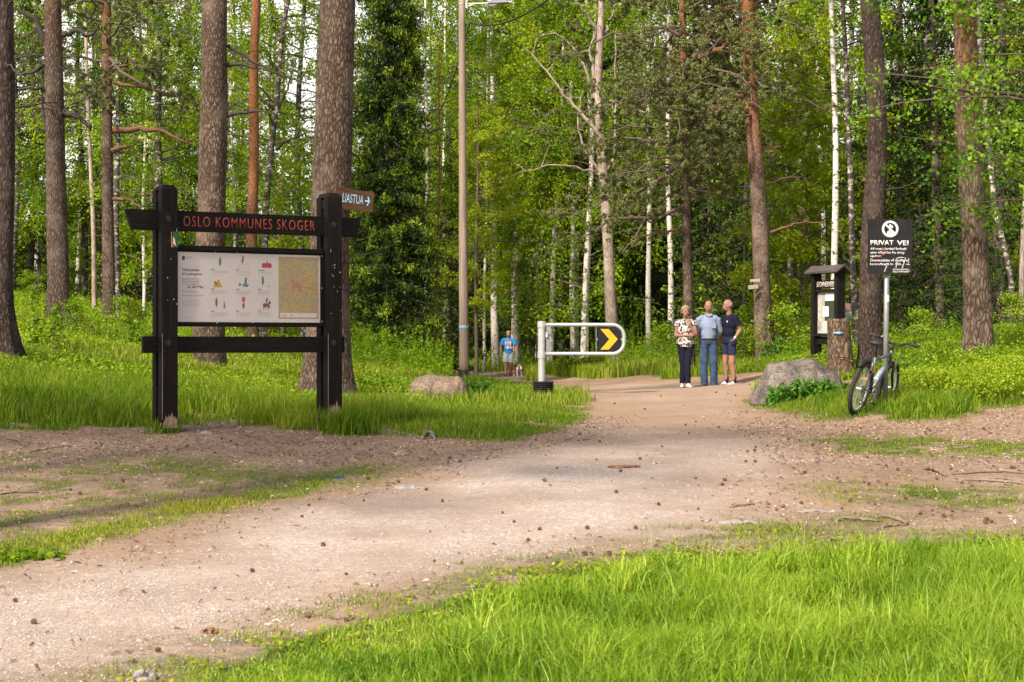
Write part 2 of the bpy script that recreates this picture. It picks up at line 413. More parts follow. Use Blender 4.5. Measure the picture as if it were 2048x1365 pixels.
def bark(name, base, c_lo, c_hi, c_top=None, top=(3.0, 7.0), sc_=(26, 26, 7.5), bd=.018, rnd=True, patch=None):
    m, nt, out = nodes(name)
    p = N(nt, 'ShaderNodeBsdfPrincipled', Roughness=.9); L(nt, p.outputs[0], out.inputs[0]); p.inputs['Specular IOR Level'].default_value = .15
    v = coords(nt, sc_)
    w = tnoise(nt, v, .5, 3, .6)
    vadd = N(nt, 'ShaderNodeVectorMath', operation='ADD'); vm = N(nt, 'ShaderNodeVectorMath', operation='SCALE'); vm.inputs['Scale'].default_value = 2.3
    L(nt, w.outputs['Color'], vm.inputs[0]); L(nt, v, vadd.inputs[0]); L(nt, vm.outputs[0], vadd.inputs[1])
    vo = N(nt, 'ShaderNodeTexVoronoi', feature='DISTANCE_TO_EDGE', Scale=1.0); L(nt, vadd.outputs[0], vo.inputs['Vector'])
    n = tnoise(nt, vadd.outputs[0], 1.3, 6, .65)
    pl = ramp(nt, vo.outputs['Distance'], [(.0, .0), (.12, .35), (.3, .9), (.5, 1)])
    mm = N(nt, 'ShaderNodeMath', operation='MULTIPLY'); L(nt, pl.outputs[0], mm.inputs[0]); L(nt, n.outputs[0], mm.inputs[1])
    r = ramp(nt, mm.outputs[0], [(.0, base), (.20, c_lo), (.46, tuple(np.array(c_hi) * .86)), (.62, c_hi)])
    c = r.outputs[0]
    stk_ = tnoise(nt, coords(nt, (5, 5, .7)), 1.0, 4, .6); sr = ramp(nt, stk_.outputs[0], [(.3, (.68, .66, .64)), (.7, (1.22, 1.2, 1.18))]); c = mixc(nt, 1.0, c, sr.outputs[0], 'MULTIPLY')
    big = tnoise(nt, coords(nt), 1.7, 4, .6)
    lich = ramp(nt, big.outputs[0], [(.5, 0), (.68, .55)])
    c = mixc(nt, lich.outputs[0], c, tuple(np.array(c_hi) * np.array((1.1, 1.15, 1.1))))
    if c_top is not None:
        o = coords(nt); s = nt.nodes.new('ShaderNodeSeparateXYZ'); L(nt, o, s.inputs[0])
        ad = N(nt, 'ShaderNodeMath', operation='MULTIPLY_ADD'); L(nt, big.outputs[0], ad.inputs[0]); ad.inputs[1].default_value = 3.0; L(nt, s.outputs[2], ad.inputs[2])
        mr = N(nt, 'ShaderNodeMapRange'); L(nt, ad.outputs[0], mr.inputs[0]); mr.inputs[1].default_value = top[0] + 1.5; mr.inputs[2].default_value = top[1] + 1.5
        tc = ramp(nt, mm.outputs[0], [(.0, tuple(np.array(c_top) * .35)), (.3, tuple(np.array(c_top) * .8)), (.6, c_top)])
        c = mixc(nt, mr.outputs[0], c, tc.outputs[0])
    if rnd:
        oi = nt.nodes.new('ShaderNodeObjectInfo'); rr = ramp(nt, oi.outputs['Random'], [(0, (.8, .8, .82)), (1, (1.15, 1.1, 1.05))])
        c = mixc(nt, 1.0, c, rr.outputs[0], 'MULTIPLY')
    L(nt, c, p.inputs['Base Color'])
    L(nt, bump(nt, mm.outputs[0], 1.0, bd), p.inputs['Normal'])
    return m
M['pine_bark'] = bark('pine_bark', (.04, .03, .026), (.10, .07, .055), (.205, .155, .125), (.36, .17, .09), (5.2, 9.0))
M['pine_bark_orange'] = bark('pine_bark_orange', (.045, .032, .026), (.13, .086, .066), (.25, .185, .145), (.42, .185, .085), (2.0, 5.0))
M['pine_bark_grey'] = bark('pine_bark_grey', (.04, .032, .026), (.095, .066, .05), (.215, .165, .13), sc_=(21, 21, 7.5), bd=.022)
M['pine_bark_lean'] = bark('pine_bark_lean', (.045, .034, .028), (.13, .092, .074), (.25, .195, .16), (.42, .185, .085), (4.8, 7.8), sc_=(26, 26, 9))
M['pine_bark_warm'] = bark('pine_bark_warm', (.05, .036, .028), (.15, .105, .08), (.31, .235, .185), (.38, .19, .11), (2.9, 5.4), sc_=(20, 20, 6))
M['pine_bark_dark'] = bark('pine_bark_dark', (.022, .017, .015), (.06, .043, .036), (.13, .10, .085), (.20, .085, .05), (6.5, 8.5))
M['spruce_bark'] = bark('spruce_bark', (.03, .024, .02), (.11, .085, .07), (.22, .18, .15), sc_=(34, 34, 12), bd=.008)
M['limb_dark'] = simple('dark_limb_bark', (.05, .038, .032), .9, var=.4, scale=10)
M['limb_orange'] = simple('orange_limb_bark', (.14, .075, .045), .9, var=.4, scale=6, c2=(.22, .115, .06))
M['dead_bark'] = bark('dead_bark', (.16, .12, .10), (.36, .29, .25), (.52, .45, .40), sc_=(30, 30, 3), bd=.006)

def birch_mat(name, dark=.5, tint=(1, 1, 1)):
    m, nt, out = nodes(name)
    p = N(nt, 'ShaderNodeBsdfPrincipled', Roughness=.7); L(nt, p.outputs[0], out.inputs[0]); p.inputs['Specular IOR Level'].default_value = .2
    n1 = tnoise(nt, coords(nt, (6, 6, 34)), 1.0, 3, .6)
    n2 = tnoise(nt, coords(nt, (5, 5, 7)), 1.0, 4, .7)
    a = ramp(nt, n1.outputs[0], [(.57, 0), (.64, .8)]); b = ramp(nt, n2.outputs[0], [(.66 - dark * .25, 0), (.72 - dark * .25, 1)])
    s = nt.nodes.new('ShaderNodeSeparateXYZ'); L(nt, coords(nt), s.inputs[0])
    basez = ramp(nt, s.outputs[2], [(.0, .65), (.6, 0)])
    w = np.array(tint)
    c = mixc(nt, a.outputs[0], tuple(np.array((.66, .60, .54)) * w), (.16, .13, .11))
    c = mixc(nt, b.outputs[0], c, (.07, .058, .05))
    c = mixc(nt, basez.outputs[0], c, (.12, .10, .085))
    L(nt, c, p.inputs['Base Color']); L(nt, bump(nt, n2.outputs[0], .8, .008), p.inputs['Normal'])
    return m
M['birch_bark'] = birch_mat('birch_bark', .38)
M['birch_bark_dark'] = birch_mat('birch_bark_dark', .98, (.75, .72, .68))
M['twig'] = simple('twig_bark', (.13, .095, .075), .9)

def dark_wood():
    m, nt, out = nodes('black_stained_timber')
    p = N(nt, 'ShaderNodeBsdfPrincipled', Roughness=.75); L(nt, p.outputs[0], out.inputs[0]); p.inputs['Specular IOR Level'].default_value = .14
    g = tnoise(nt, coords(nt, (60, 60, 2.2)), 1.0, 5, .6); b = tnoise(nt, coords(nt), 3.0, 3, .5)
    r = ramp(nt, g.outputs[0], [(.3, (.006, .005, .005)), (.62, (.014, .011, .010)), (.82, (.05, .036, .03))])
    r2 = ramp(nt, b.outputs[0], [(.3, (.8, .8, .8)), (.7, (1.35, 1.25, 1.2))])
    L(nt, mixc(nt, 1.0, r.outputs[0], r2.outputs[0], 'MULTIPLY'), p.inputs['Base Color'])
    L(nt, bump(nt, g.outputs[0], .8, .004), p.inputs['Normal'])
    return m
M['timber'] = dark_wood()
M['timber_h'] = simple('black_stained_beam', (.008, .0068, .006), .75, spec=.14, var=.45, scale=1.0, stretch=(2.5, 50, 50), bmp=.003, c2=(.018, .015, .013))
M['bare_wood'] = simple('weathered_bare_wood', (.30, .20, .15), .9, var=.4, scale=1.0, stretch=(70, 70, 4), bmp=.004)
M['bare_wood_h'] = simple('weathered_plank', (.05, .026, .015), .85, spec=.15, var=.5, scale=1.0, stretch=(4, 60, 60), bmp=.003, c2=(.10, .052, .03))
M['steel'] = simple('galvanised_steel', (.56, .56, .57), .45, .55, var=.14, scale=14)
M['steel_dull'] = simple('dull_grey_steel', (.30, .30, .31), .5, .6, var=.2, scale=10)
M['white'] = simple('white_paint', (.74, .72, .70), .5, var=.05, scale=6)
M['poster'] = simple('poster_sheet', (.60, .545, .51), .35, var=.05, scale=3)
M['black'] = simple('black_rubber', (.018, .018, .019), .55, var=.3, scale=20)
M['rubber'] = simple('tyre_rubber', (.035, .031, .028), .85, var=.3, scale=30, bmp=.002)
M['blackpaint'] = simple('black_sign_paint', (.015, .014, .015), .5, spec=.2, var=.35, scale=9)
M['yellow'] = simple('reflective_yellow', (.72, .36, .012), .4, var=.04)
M['text_red'] = simple('worn_red_lettering', (.40, .07, .05), .6, var=.35, scale=40)
M['text_black'] = simple('printed_black', (.03, .03, .035), .5)
M['text_grey'] = simple('faded_grey_print', (.30, .28, .28), .6, var=.1)
M['pale_text'] = simple('pale_painted_lettering', (.55, .49, .45), .7, var=.25, scale=40)
M['blue_text'] = simple('pale_blue_lettering', (.25, .40, .55), .6, var=.3, scale=40)
M['blue_mark'] = simple('light_blue_trail_mark', (.22, .44, .62), .6, var=.2, scale=20)
M['red_graffiti'] = simple('faded_pink_paint', (.36, .10, .12), .6, var=.3, scale=30)
M['smear'] = simple('chalky_white_scribble', (.42, .41, .42), .6, var=.25, scale=60)

# ------------------------------------------------------------------ ground and gravel path (one surface, cut along the path edge)
def build_ground():
    x = gx.ravel(); y = gy.ravel(); z = gz.ravel()
    near = (np.abs(x) < 60) & (y > -20) & (y < 130)
    fp = np.full(x.shape, -3.0); gn = np.full(x.shape, .8)
    fp[near] = f_path(x[near], y[near]); gn[near] = f_green(x[near], y[near])
    wide = sstep(-.35, .45, fp)
    # the middle of the way is stony, the sides and the far stretch browner
    stony = sstep(.1, 1.0, fp) * (1 - .8 * sstep(15, 21, y)) * (.75 + .25 * fbm(x, y, 1.2, 71))
    grav = np.clip(wide * .35 + stony * .75, 0, 1)
    rust = sstep(.52, .72, fbm(x * .45, y, .9, 81)) * sstep(16, 24, y) * .8 * (1 - gn) * (y < 60)
    rust = np.maximum(rust, .32 * sstep(15, 22, y) * (1 - gn) * (y < 60))
    near_edge = sstep(.9, .0, np.abs(fp)) * .35 * sstep(.4, .7, fbm(x, y, .8, 85)) * (y < 60)
    mask = np.stack([grav, gn * .95, np.maximum(rust, near_edge)], 1)
    nx, ny = len(GX), len(GY)
    i = np.arange(nx - 1)[None, :] + nx * np.arange(ny - 1)[:, None]; i = i.ravel()
    q = np.stack([i, i + 1, i + nx + 1, i + nx], 1)
    fm = fp[q].mean(1) > 0
    V = np.stack([x, y, z], 1)
    for nm, sel in (('path', fm), ('ground', ~fm)):
        qq = q[sel]; used = np.unique(qq); rem = np.zeros(len(V), int); rem[used] = np.arange(len(used))
        me = np_mesh(nm, V[used], [rem[qq]], {'mask': mask[used]}, smooth=True)
        tag(link(nm, me, M['ground']), kind='structure')
build_ground()

# ------------------------------------------------------------------ blades, leaves, stones as point clouds turned into geometry
def blades_mesh(name, X, Y, h, w, mat, lean=.55, rnd=None, dz=-.01):
    n = len(X); Z = H(X, Y) + dz
    a = rng.uniform(0, 2 * np.pi, n); la = rng.uniform(0, 2 * np.pi, n); l = h * rng.uniform(.05, 1, n) * lean
    sx, sy = np.cos(a) * w * .5, np.sin(a) * w * .5
    dx, dy = np.cos(la) * l, np.sin(la) * l
    V = np.empty((n, 5, 3))
    V[:, 0] = np.stack([X - sx, Y - sy, Z], 1); V[:, 1] = np.stack([X + sx, Y + sy, Z], 1)
    mx, my, mz = X + dx * .35, Y + dy * .35, Z + h * .6
    V[:, 2] = np.stack([mx - sx * .8, my - sy * .8, mz], 1); V[:, 3] = np.stack([mx + sx * .8, my + sy * .8, mz], 1)
    V[:, 4] = np.stack([X + dx, Y + dy, Z + h * np.sqrt(np.maximum(1 - .5 * (l / h) ** 2, .2))], 1)
    b = np.arange(n)[:, None] * 5
    rnd = rng.beta(2.2, 2.4, n) if rnd is None else rnd
    me = np_mesh(name, V.reshape(-1, 3), [b + np.array([0, 1, 3, 2]), b + np.array([2, 3, 4])], {'rnd': np.repeat(rnd, 5)})
    return me

def leaf_verts(P, size, up=.5, aspect=.62, hang=None):
    """rhombic leaves at points P: (n,4,3)"""
    n = len(P)
    nrm = rng.normal(size=(n, 3)); nrm /= np.linalg.norm(nrm, axis=1)[:, None]; nrm[:, 2] += up; nrm /= np.linalg.norm(nrm, axis=1)[:, None]
    t = rng.normal(size=(n, 3))
    if hang is not None: t = t * (1 - hang) + np.array([0, 0, -2.0]) * hang
    t -= (t * nrm).sum(1)[:, None] * nrm; t /= np.linalg.norm(t, axis=1)[:, None] + 1e-9
    b = np.cross(nrm, t); s = (np.asarray(size) * np.ones(n))[:, None]
    V = np.empty((n, 4, 3))
    V[:, 0] = P - t * s * .5; V[:, 1] = P + b * s * .5 * aspect - t * s * .08; V[:, 2] = P + t * s * .5; V[:, 3] = P - b * s * .5 * aspect - t * s * .08
    return V
def leaves_mesh(name, P, size, rnd=None, **kw):
    V = leaf_verts(P, size, **kw); n = len(P)
    rnd = rng.uniform(0, 1, n) if rnd is None else rnd
    q = np.arange(n * 4).reshape(-1, 4)
    return np_mesh(name, V.reshape(-1, 3), [q], {'rnd': np.repeat(rnd, 4)})

def scatter(x0, x1, y0, y1, dens, f, fr=1.25):
    n = int((x1 - x0) * (y1 - y0) * dens)
    X = rng.uniform(x0, x1, n); Y = rng.uniform(y0, y1, n)
    k = np.abs(X) < Y * .3 * fr + .6
    X, Y = X[k], Y[k]
    p = f(X, Y); k = rng.uniform(0, 1, len(X)) < p
    return X[k], Y[k]

def cat_mesh(name, parts, mat, label):
    me_objs = []
    for me in parts: me_objs.append(me)
    Vs = []; qs = []; ts = []; rn = []; b = 0
    for me in parts:
        v = np.empty(len(me.vertices) * 3, np.float32); me.vertices.foreach_get('co', v); Vs.append(v.reshape(-1, 3))
        r = np.empty(len(me.vertices), np.float32); me.attributes['rnd'].data.foreach_get('value', r); rn.append(r)
        lt = np.empty(len(me.polygons), np.int32); me.polygons.foreach_get('loop_total', lt)
        vi = np.empty(len(me.loops), np.int32); me.loops.foreach_get('vertex_index', vi)
        st = np.concatenate([[0], np.cumsum(lt)[:-1]])
        q = st[lt == 4]; t = st[lt == 3]
        if len(q): qs.append(vi[q[:, None] + np.arange(4)] + b)
        if len(t): ts.append(vi[t[:, None] + np.arange(3)] + b)
        b += len(me.vertices); bpy.data.meshes.remove(me)
    fs = []
    if qs: fs.append(np.concatenate(qs))
    if ts: fs.append(np.concatenate(ts))
    me = np_mesh(name, np.concatenate(Vs), fs, {'rnd': np.concatenate(rn)})
    return tag(link(name, me, mat), label, None, None, 'stuff')

def clump(n, cx, cy, sig):
    a = rng.normal(size=(n, 2)) * sig
    return cx + a[:, 0], cy + a[:, 1]

def build_grass():
    # bright grass in front
    def dens(x, y):
        s = sdist(G_FRONT, x, y) + wob(x, y, .35, .12, 21)
        return sstep(-.10, .30, s) * (.55 + .45 * sstep(.25, .6, fbm(x, y, .25, 91)))
    X, Y = scatter(-2.2, 5.0, 5.2, 13.0, 9500, dens)
    s = sdist(G_FRONT, X, Y)
    h = (.035 + .115 * sstep(0, 1.6, s) * (.25 + 1.25 * sstep(.25, .75, fbm(X, Y, .55, 93)))) * rng.uniform(.5, 1.25, len(X))
    rn = np.clip(rng.beta(2.4, 2.4, len(X)) * .7 + .75 * (fbm(X, Y, .7, 95) - .38), 0, .93); rn[rng.uniform(size=len(X)) < .035] = 1.0
    k = rng.uniform(size=len(X)) < .012
    h[k] *= 1.9
    parts = [blades_mesh('b', X, Y, h, rng.uniform(.003, .0068, len(X)) * (1 + .2 * (Y > 9)), None, 1.15, rn)]
    n = 60; sx, sy = [], []
    while len(sx) < n:
        d_ = rng.uniform(7, 11); x_ = (rng.uniform(1150, 2100) - 1024) / F * d_
        if sdist(G_FRONT, np.array([x_]), np.array([d_]))[0] > .3: sx.append(x_); sy.append(d_)
    parts.append(blades_mesh('b', np.array(sx), np.array(sy), rng.uniform(.2, .36, n), rng.uniform(.003, .005, n), None, .6, np.full(n, 1.0)))
    # clumps of longer grass near the lower right corner
    for i in range(110):
        d = rng.uniform(6.3, 10.6); px = rng.uniform(900, 2250)
        cx, cy = (px - 1024) / F * d, d
        if sdist(G_FRONT, np.array([cx]), np.array([cy]))[0] < .5: continue
        n = rng.integers(50, 120); x, y = clump(n, cx, cy, rng.uniform(.03, .09))
        parts.append(blades_mesh('b', x, y, rng.uniform(.12, .27, n), rng.uniform(.0035, .0085, n), None, 1.2, np.clip(rng.normal(.5 + rng.uniform(-.35, .3), .13, n), 0, .93)))
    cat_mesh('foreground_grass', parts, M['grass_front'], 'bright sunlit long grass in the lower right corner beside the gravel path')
    # everything beyond
    parts = []
    def gmask(x, y): return f_green(x, y)
    def add(x0, x1, y0, y1, de, f, hf, w, lean=.6, rb=.0):
        X, Y = scatter(x0, x1, y0, y1, de, f)
        if len(X) == 0: return
        h = hf(X, Y) * rng.uniform(.5, 1.2, len(X))
        rn = np.clip(rng.beta(2.2, 2.6, len(X)) + rb + .4 * (fbm(X, Y, 1.1, 97) - .5), 0, .93); rn[rng.uniform(size=len(X)) < .02] = 1.0
        parts.append(blades_mesh('b', X, Y, h, rng.uniform(.7, 1.2, len(X)) * w, None, lean, rn))
    low = lambda x, y: (.018 + .035 * fbm(x, y, .4, 99))
    add(-7, 2, 8.5, 18.6, 2600, lambda x, y: gmask(x, y) * (sdist(G_FRONT, x, y) < -.05), low, .006, .9, .12)
    add(1.5, 8, 10, 22, 2000, lambda x, y: gmask(x, y) * (sdist(G_FRONT, x, y) < -.05) * (sdist(G_RIGHT, x, y) < .05), low, .007, .9, .12)
    add(-5, 0, 9.5, 15.5, 3600, lambda x, y: sstep(-.12, .15, sdist(G_EDGE, x, y) + wob(x, y, .3, .12, 23)) * sstep(.3, .5, fbm(x, y, .35, 112)), lambda x, y: .02 + .045 * fbm(x, y, .35, 99), .0065, .9, .38)
    # sparse short blades creeping over the front edge
    add(-2, 6, 6, 14, 2600, lambda x, y: sstep(-.55, -.05, sdist(G_FRONT, x, y)) * (sdist(G_FRONT, x, y) < .05) * sstep(.4, .6, fbm(x, y, .3, 101)), low, .006, .9, .25)
    X, Y = scatter(-2, 6, 6, 13.5, 1300, lambda x, y: sstep(-.25, .02, sdist(G_FRONT, x, y) + wob(x, y, .3, .15, 22)) * sstep(.45, .1, sdist(G_FRONT, x, y)) * sstep(.46, .6, fbm(x, y, .22, 109)))
    P = np.stack([X, Y, H(X, Y) + rng.uniform(.008, .05, len(X))], 1); edge_leaves = leaves_mesh('l', P, rng.uniform(.018, .045, len(X)), np.clip(rng.normal(.7, .15, len(X)), 0, .92), up=1.6)
    parts.append(edge_leaves)
    # left bank
    def hl(x, y):
        s = sdist(G_LEFT, x, y); return .05 + (.26 * sstep(.0, .9, s)) * (.35 + .8 * fbm(x, y, .9, 103)) * (1 - .55 * sstep(-1.9, -.8, x) * (y < 30))
    inl = lambda x, y: (sdist(G_LEFT, x, y) > -.15) * gmask(x, y)
    add(-8.5, 1.5, 18.6, 27, 1500, inl, hl, .009, .55)
    keep = lambda x, y: 1 - .72 * sstep(-.055, -.03, x / y) * sstep(.045, .02, x / y) * (y > 29)
    add(-11, 2.5, 27, 45, 330, inl, lambda x, y: (.10 + .2 * fbm(x, y, 1.2, 104)) * keep(x, y), .016, .55, .12)
    add(-22, 0, 45, 82, 60, inl, lambda x, y: (.2 + .35 * fbm(x, y, 2, 105)) * keep(x, y), .03, .5, .18)
    # right bank and the verge behind the path
    inr = lambda x, y: (sdist(G_RIGHT, x, y) > -.15) * gmask(x, y)
    add(2.5, 9.5, 18.5, 28, 1300, inr, lambda x, y: .05 + .22 * fbm(x, y, .8, 106) * sstep(0, .8, sdist(G_RIGHT, x, y)), .009, .55, -.02)
    add(3, 13, 28, 46, 300, inr, lambda x, y: .12 + .25 * fbm(x, y, 1.2, 107), .016, .55)
    add(-6, 24, 40, 82, 85, inr, lambda x, y: .15 + .32 * fbm(x, y, 2, 108), .032, .5, .05)
    add(0, 6, 48, 76, 260, lambda x, y: (trail_d(x, y) > 1.1) * (x / y > .008) * (x / y < .1) * 1.0, lambda x, y: .3 + .3 * fbm(x, y, 1.5, 110), .028, .5, .15)
    # tussocks: by the right post of the board, by the pole, in the lawn strip
    for px, py, n, hh, sg, rb in ((705, 868, 700, .34, .14, -.1), (672, 862, 300, .3, .1, -.05), (590, 858, 260, .3, .12, .2), (955, 782, 500, .42, .2, -.25), (1010, 800, 300, .28, .25, .0),
                              (330, 866, 200, .2, .1, 0), (520, 850, 200, .25, .15, .1), (1900, 828, 420, .30, .2, 0), (1840, 820, 300, .28, .16, 0), (1800, 838, 160, .2, .1, 0), (430, 800, 300, .35, .2, .1), (180, 830, 500, .35, .3, -.1), (60, 815, 500, .4, .3, -.1), (250, 840, 300, .3, .2, -.1)):
        gx_, gy_ = hit(px, py); x, y = clump(n, gx_, gy_, sg)
        parts.append(blades_mesh('b', x, y, rng.uniform(.5, 1.1, n) * hh, rng.uniform(.007, .013, n), None, 1.0, np.clip(rng.normal(.45 + rb, .14, n), 0, .9)))
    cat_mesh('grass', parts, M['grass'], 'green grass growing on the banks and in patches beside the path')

    # herbs and bilberry: many small leaves in low mounds
    parts = []
    def mound(x0, x1, y0, y1, de, f, hf, size, rb=0.0, up=.9):
        X, Y = scatter(x0, x1, y0, y1, de, f)
        hh = hf(X, Y); P = np.stack([X, Y, H(X, Y) + hh * rng.uniform(.15, 1, len(X)) ** .6], 1)
        rn = np.clip(rng.normal(.5 + rb, .2, len(X)) + .5 * (fbm(X, Y, 1.3, 111) - .5), 0, 1)
        parts.append(leaves_mesh('l', P, rng.uniform(.7, 1.3, len(X)) * size, rn, up=up))
    blob = lambda x, y, s, sd, a=.4, b=.6: sstep(a, b, fbm(x, y, s, sd))
    bil = pxpoly([(1800,790),(1880,768),(1960,748),(2100,705),(2300,700),(2300,795),(2060,800),(1980,812),(1900,806)])
    mound(3.5, 10, 19, 27, 3600, lambda x, y: sstep(-.3, .3, sdist(bil, x, y)) * blob(x, y, .6, 113, .25, .45), lambda x, y: .14 + .42 * fbm(x, y, .5, 115), .038, .2)
    mound(3, 12, 24, 44, 420, lambda x, y: inr(x, y) * (x > y * .13) * (1 - (y < 28.5) * (x / y < .225)), lambda x, y: .06 + .3 * fbm(x, y, 1.4, 117), .055, -.02)
    mound(-13, -.5, 23, 44, 480, lambda x, y: inl(x, y) * (x / y < -.052) * (.25 + .75 * blob(x, y, 1.5, 119)), lambda x, y: .06 + .30 * fbm(x, y, 1.1, 121), .045, .14)
    mound(-24, 0, 42, 80, 70, lambda x, y: (sdist(G_LEFT, x, y) > .3) * ((x / y < -.035) | (trail_d(x, y) > 6)) * (.3 + .7 * blob(x, y, 3, 123)), lambda x, y: .1 + .6 * fbm(x, y, 2.6, 125), .10, .10)
    mound(-6, 24, 44, 82, 70, lambda x, y: (sdist(G_RIGHT, x, y) > 3.0) * (.3 + .7 * blob(x, y, 3, 127)), lambda x, y: .2 + 1.0 * fbm(x, y, 2.6, 129), .10, .0)
    me = None
    cat_mesh('undergrowth', parts, M['herb'], 'low leafy forest undergrowth and bilberry scrub under the trees')
    # tall upright herbs: strings of leaves on stems, beside the pole and behind the barrier
    P = []; S = []
    spots = []
    for px0, px1, d0, d1, n, h0, h1 in ((700, 900, 40, 47, 300, .5, 1.1), (1040, 1190, 62, 72, 90, .5, 1.0), (1210, 1480, 50, 60, 320, .6, 1.3), (880, 1000, 66, 76, 60, .6, 1.2), (0, 290, 30, 44, 90, .35, .8), (1180, 1330, 60, 70, 120, .9, 1.7), (1560, 1700, 38, 46, 90, .5, 1.1), (1760, 1960, 30, 42, 110, .25, .55)):
        for _ in range(n):
            d = rng.uniform(d0, d1); px = rng.uniform(px0, px1); x = (px - 1024) / F * d
            hh = rng.uniform(h0, h1); m = int(hh * 34); t = rng.uniform(.15, 1, m); lx, ly = rng.normal(size=2) * .12
            r = .11 * (1.05 - t)
            a = rng.uniform(0, 6.28, m)
            P.append(np.stack([x + lx * t + np.cos(a) * r, d + ly * t + np.sin(a) * r, H(np.full(m, x), np.full(m, d)) + t * hh], 1)); S.append(np.full(m, .075))
    P = np.concatenate(P); S = np.concatenate(S)
    me = leaves_mesh('tall_herbs', P, S * rng.uniform(.7, 1.3, len(P)), np.clip(rng.normal(.55, .2, len(P)), 0, 1), up=.4, aspect=.4)
    tag(link('tall_herbs', me, M['herb']), 'tall upright green herbs and willowherb at the edge of the forest', None, None, 'stuff')

def build_stones():
    # octahedral pebbles
    def pebbles(n, x0, x1, y0, y1, f, s0, s1):
        X, Y = scatter(x0, x1, y0, y1, n / ((x1 - x0) * (y1 - y0)), f, 1.15)
        m = len(X); s = s0 + (s1 - s0) * rng.uniform(0, 1, m) ** 3.0
        base = np.array([[1, 0, 0], [0, 1, 0], [-1, 0, 0], [0, -1, 0], [0, 0, .7], [0, 0, -.7]], float)
        V = base[None] * (s[:, None, None]) * rng.uniform(.55, 1.1, (m, 6, 1)); a = rng.uniform(0, 6.28, m); c, sn = np.cos(a), np.sin(a)
        vx = V[..., 0] * c[:, None] - V[..., 1] * sn[:, None]; vy = V[..., 0] * sn[:, None] + V[..., 1] * c[:, None]
        V = np.stack([vx + X[:, None], vy + Y[:, None], V[..., 2] * rng.uniform(.5, 1, m)[:, None] + (H(X, Y) + s * .1)[:, None]], 2)
        t = np.array([[0, 1, 4], [1, 2, 4], [2, 3, 4], [3, 0, 4], [1, 0, 5], [2, 1, 5], [3, 2, 5], [0, 3, 5]])
        F_ = (np.arange(m)[:, None, None] * 6 + t[None]).reshape(-1, 3)
        return V.reshape(-1, 3), F_, np.repeat(rng.uniform(0, 1, m), 6)
    def band(x, y):   # stonier streaks along the way
        return sstep(.0, .4, f_path(x, y)) * (.12 + .88 * sstep(.42, .66, fbm(x * .8, y * 1.3, .7, 131)))
    Vs = []; Fs = []; Rs = []; b = 0
    for a in ((90000, -3.5, 3, 6, 11, band, .003, .012), (26000, -4.5, 5, 11, 20, band, .004, .013), (4500, -3, 6, 6, 20, lambda x, y: (f_path(x, y) > -.8) * .35 * (1 - f_green(x, y)), .003, .009)):
        v, f, r = pebbles(*a); Vs.append(v); Fs.append(f + b); Rs.append(r); b += len(v)
    me = np_mesh('gravel', np.concatenate(Vs), [np.concatenate(Fs)], {'rnd': np.concatenate(Rs)})
    m, nt, out = nodes('gravel_stone'); p = N(nt, 'ShaderNodeBsdfPrincipled', Roughness=.85); L(nt, p.outputs[0], out.inputs[0])
    at = N(nt, 'ShaderNodeAttribute', attribute_name='rnd')
    r = ramp(nt, at.outputs['Fac'], [(0, (.26, .24, .24)), (.3, (.38, .32, .28)), (.55, (.50, .41, .34)), (.8, (.60, .52, .46)), (.93, (.30, .32, .35)), (1, (.70, .65, .60))])
    L(nt, r.outputs[0], p.inputs['Base Color'])
    tag(link('gravel', me, m), 'loose pale gravel stones scattered over the path', None, None, 'stuff')
    # needle and twig litter: thin slivers lying flat
    X, Y = scatter(-6, 8, 7, 24, 110, lambda x, y: np.clip(1.1 - f_green(x, y) - 1.05 * sstep(.1, .9, f_path(x, y)), .02, 1) * .7)
    X2, Y2 = scatter(-7, 8, 15.5, 22, 130, lambda x, y: (f_path(x, y) < .5) * (1 - f_green(x, y)))
    X = np.concatenate([X, X2]); Y = np.concatenate([Y, Y2]); n = len(X)
    a = rng.uniform(0, 6.28, n); l = rng.uniform(.012, .07, n) * rng.uniform(.4, 1, n); w = rng.uniform(.002, .005, n)
    dx, dy = np.cos(a) * l, np.sin(a) * l; wx, wy = -np.sin(a) * w, np.cos(a) * w; z = H(X, Y) + .004
    z1 = H(X + dx, Y + dy) + .006 + rng.uniform(0, .008, n)
    V = np.stack([np.stack([X - wx, Y - wy, z], 1), np.stack([X + wx, Y + wy, z], 1), np.stack([X + dx + wx, Y + dy + wy, z1], 1), np.stack([X + dx - wx, Y + dy - wy, z1], 1), np.stack([X + dx * .5, Y + dy * .5, z1 + w * 2], 1)], 1)
    b = np.arange(n)[:, None] * 5
    me = np_mesh('needle_litter', V.reshape(-1, 3), [b + np.array([0, 1, 4]), b + np.array([1, 2, 4]), b + np.array([2, 3, 4]), b + np.array([3, 0, 4])], {'rnd': np.repeat(rng.uniform(0, 1, n), 5)})
    m, nt, out = nodes('litter'); p = N(nt, 'ShaderNodeBsdfPrincipled', Roughness=.9); L(nt, p.outputs[0], out.inputs[0])
    at = N(nt, 'ShaderNodeAttribute', attribute_name='rnd')
    r = ramp(nt, at.outputs['Fac'], [(0, (.06, .035, .022)), (.6, (.22, .13, .08)), (.9, (.45, .33, .24)), (1, (.55, .48, .42))]); L(nt, r.outputs[0], p.inputs['Base Color'])
    tag(link('needle_litter', me, m), 'brown needles and broken twigs littering the bare ground', None, None, 'stuff')
build_grass(); build_stones()

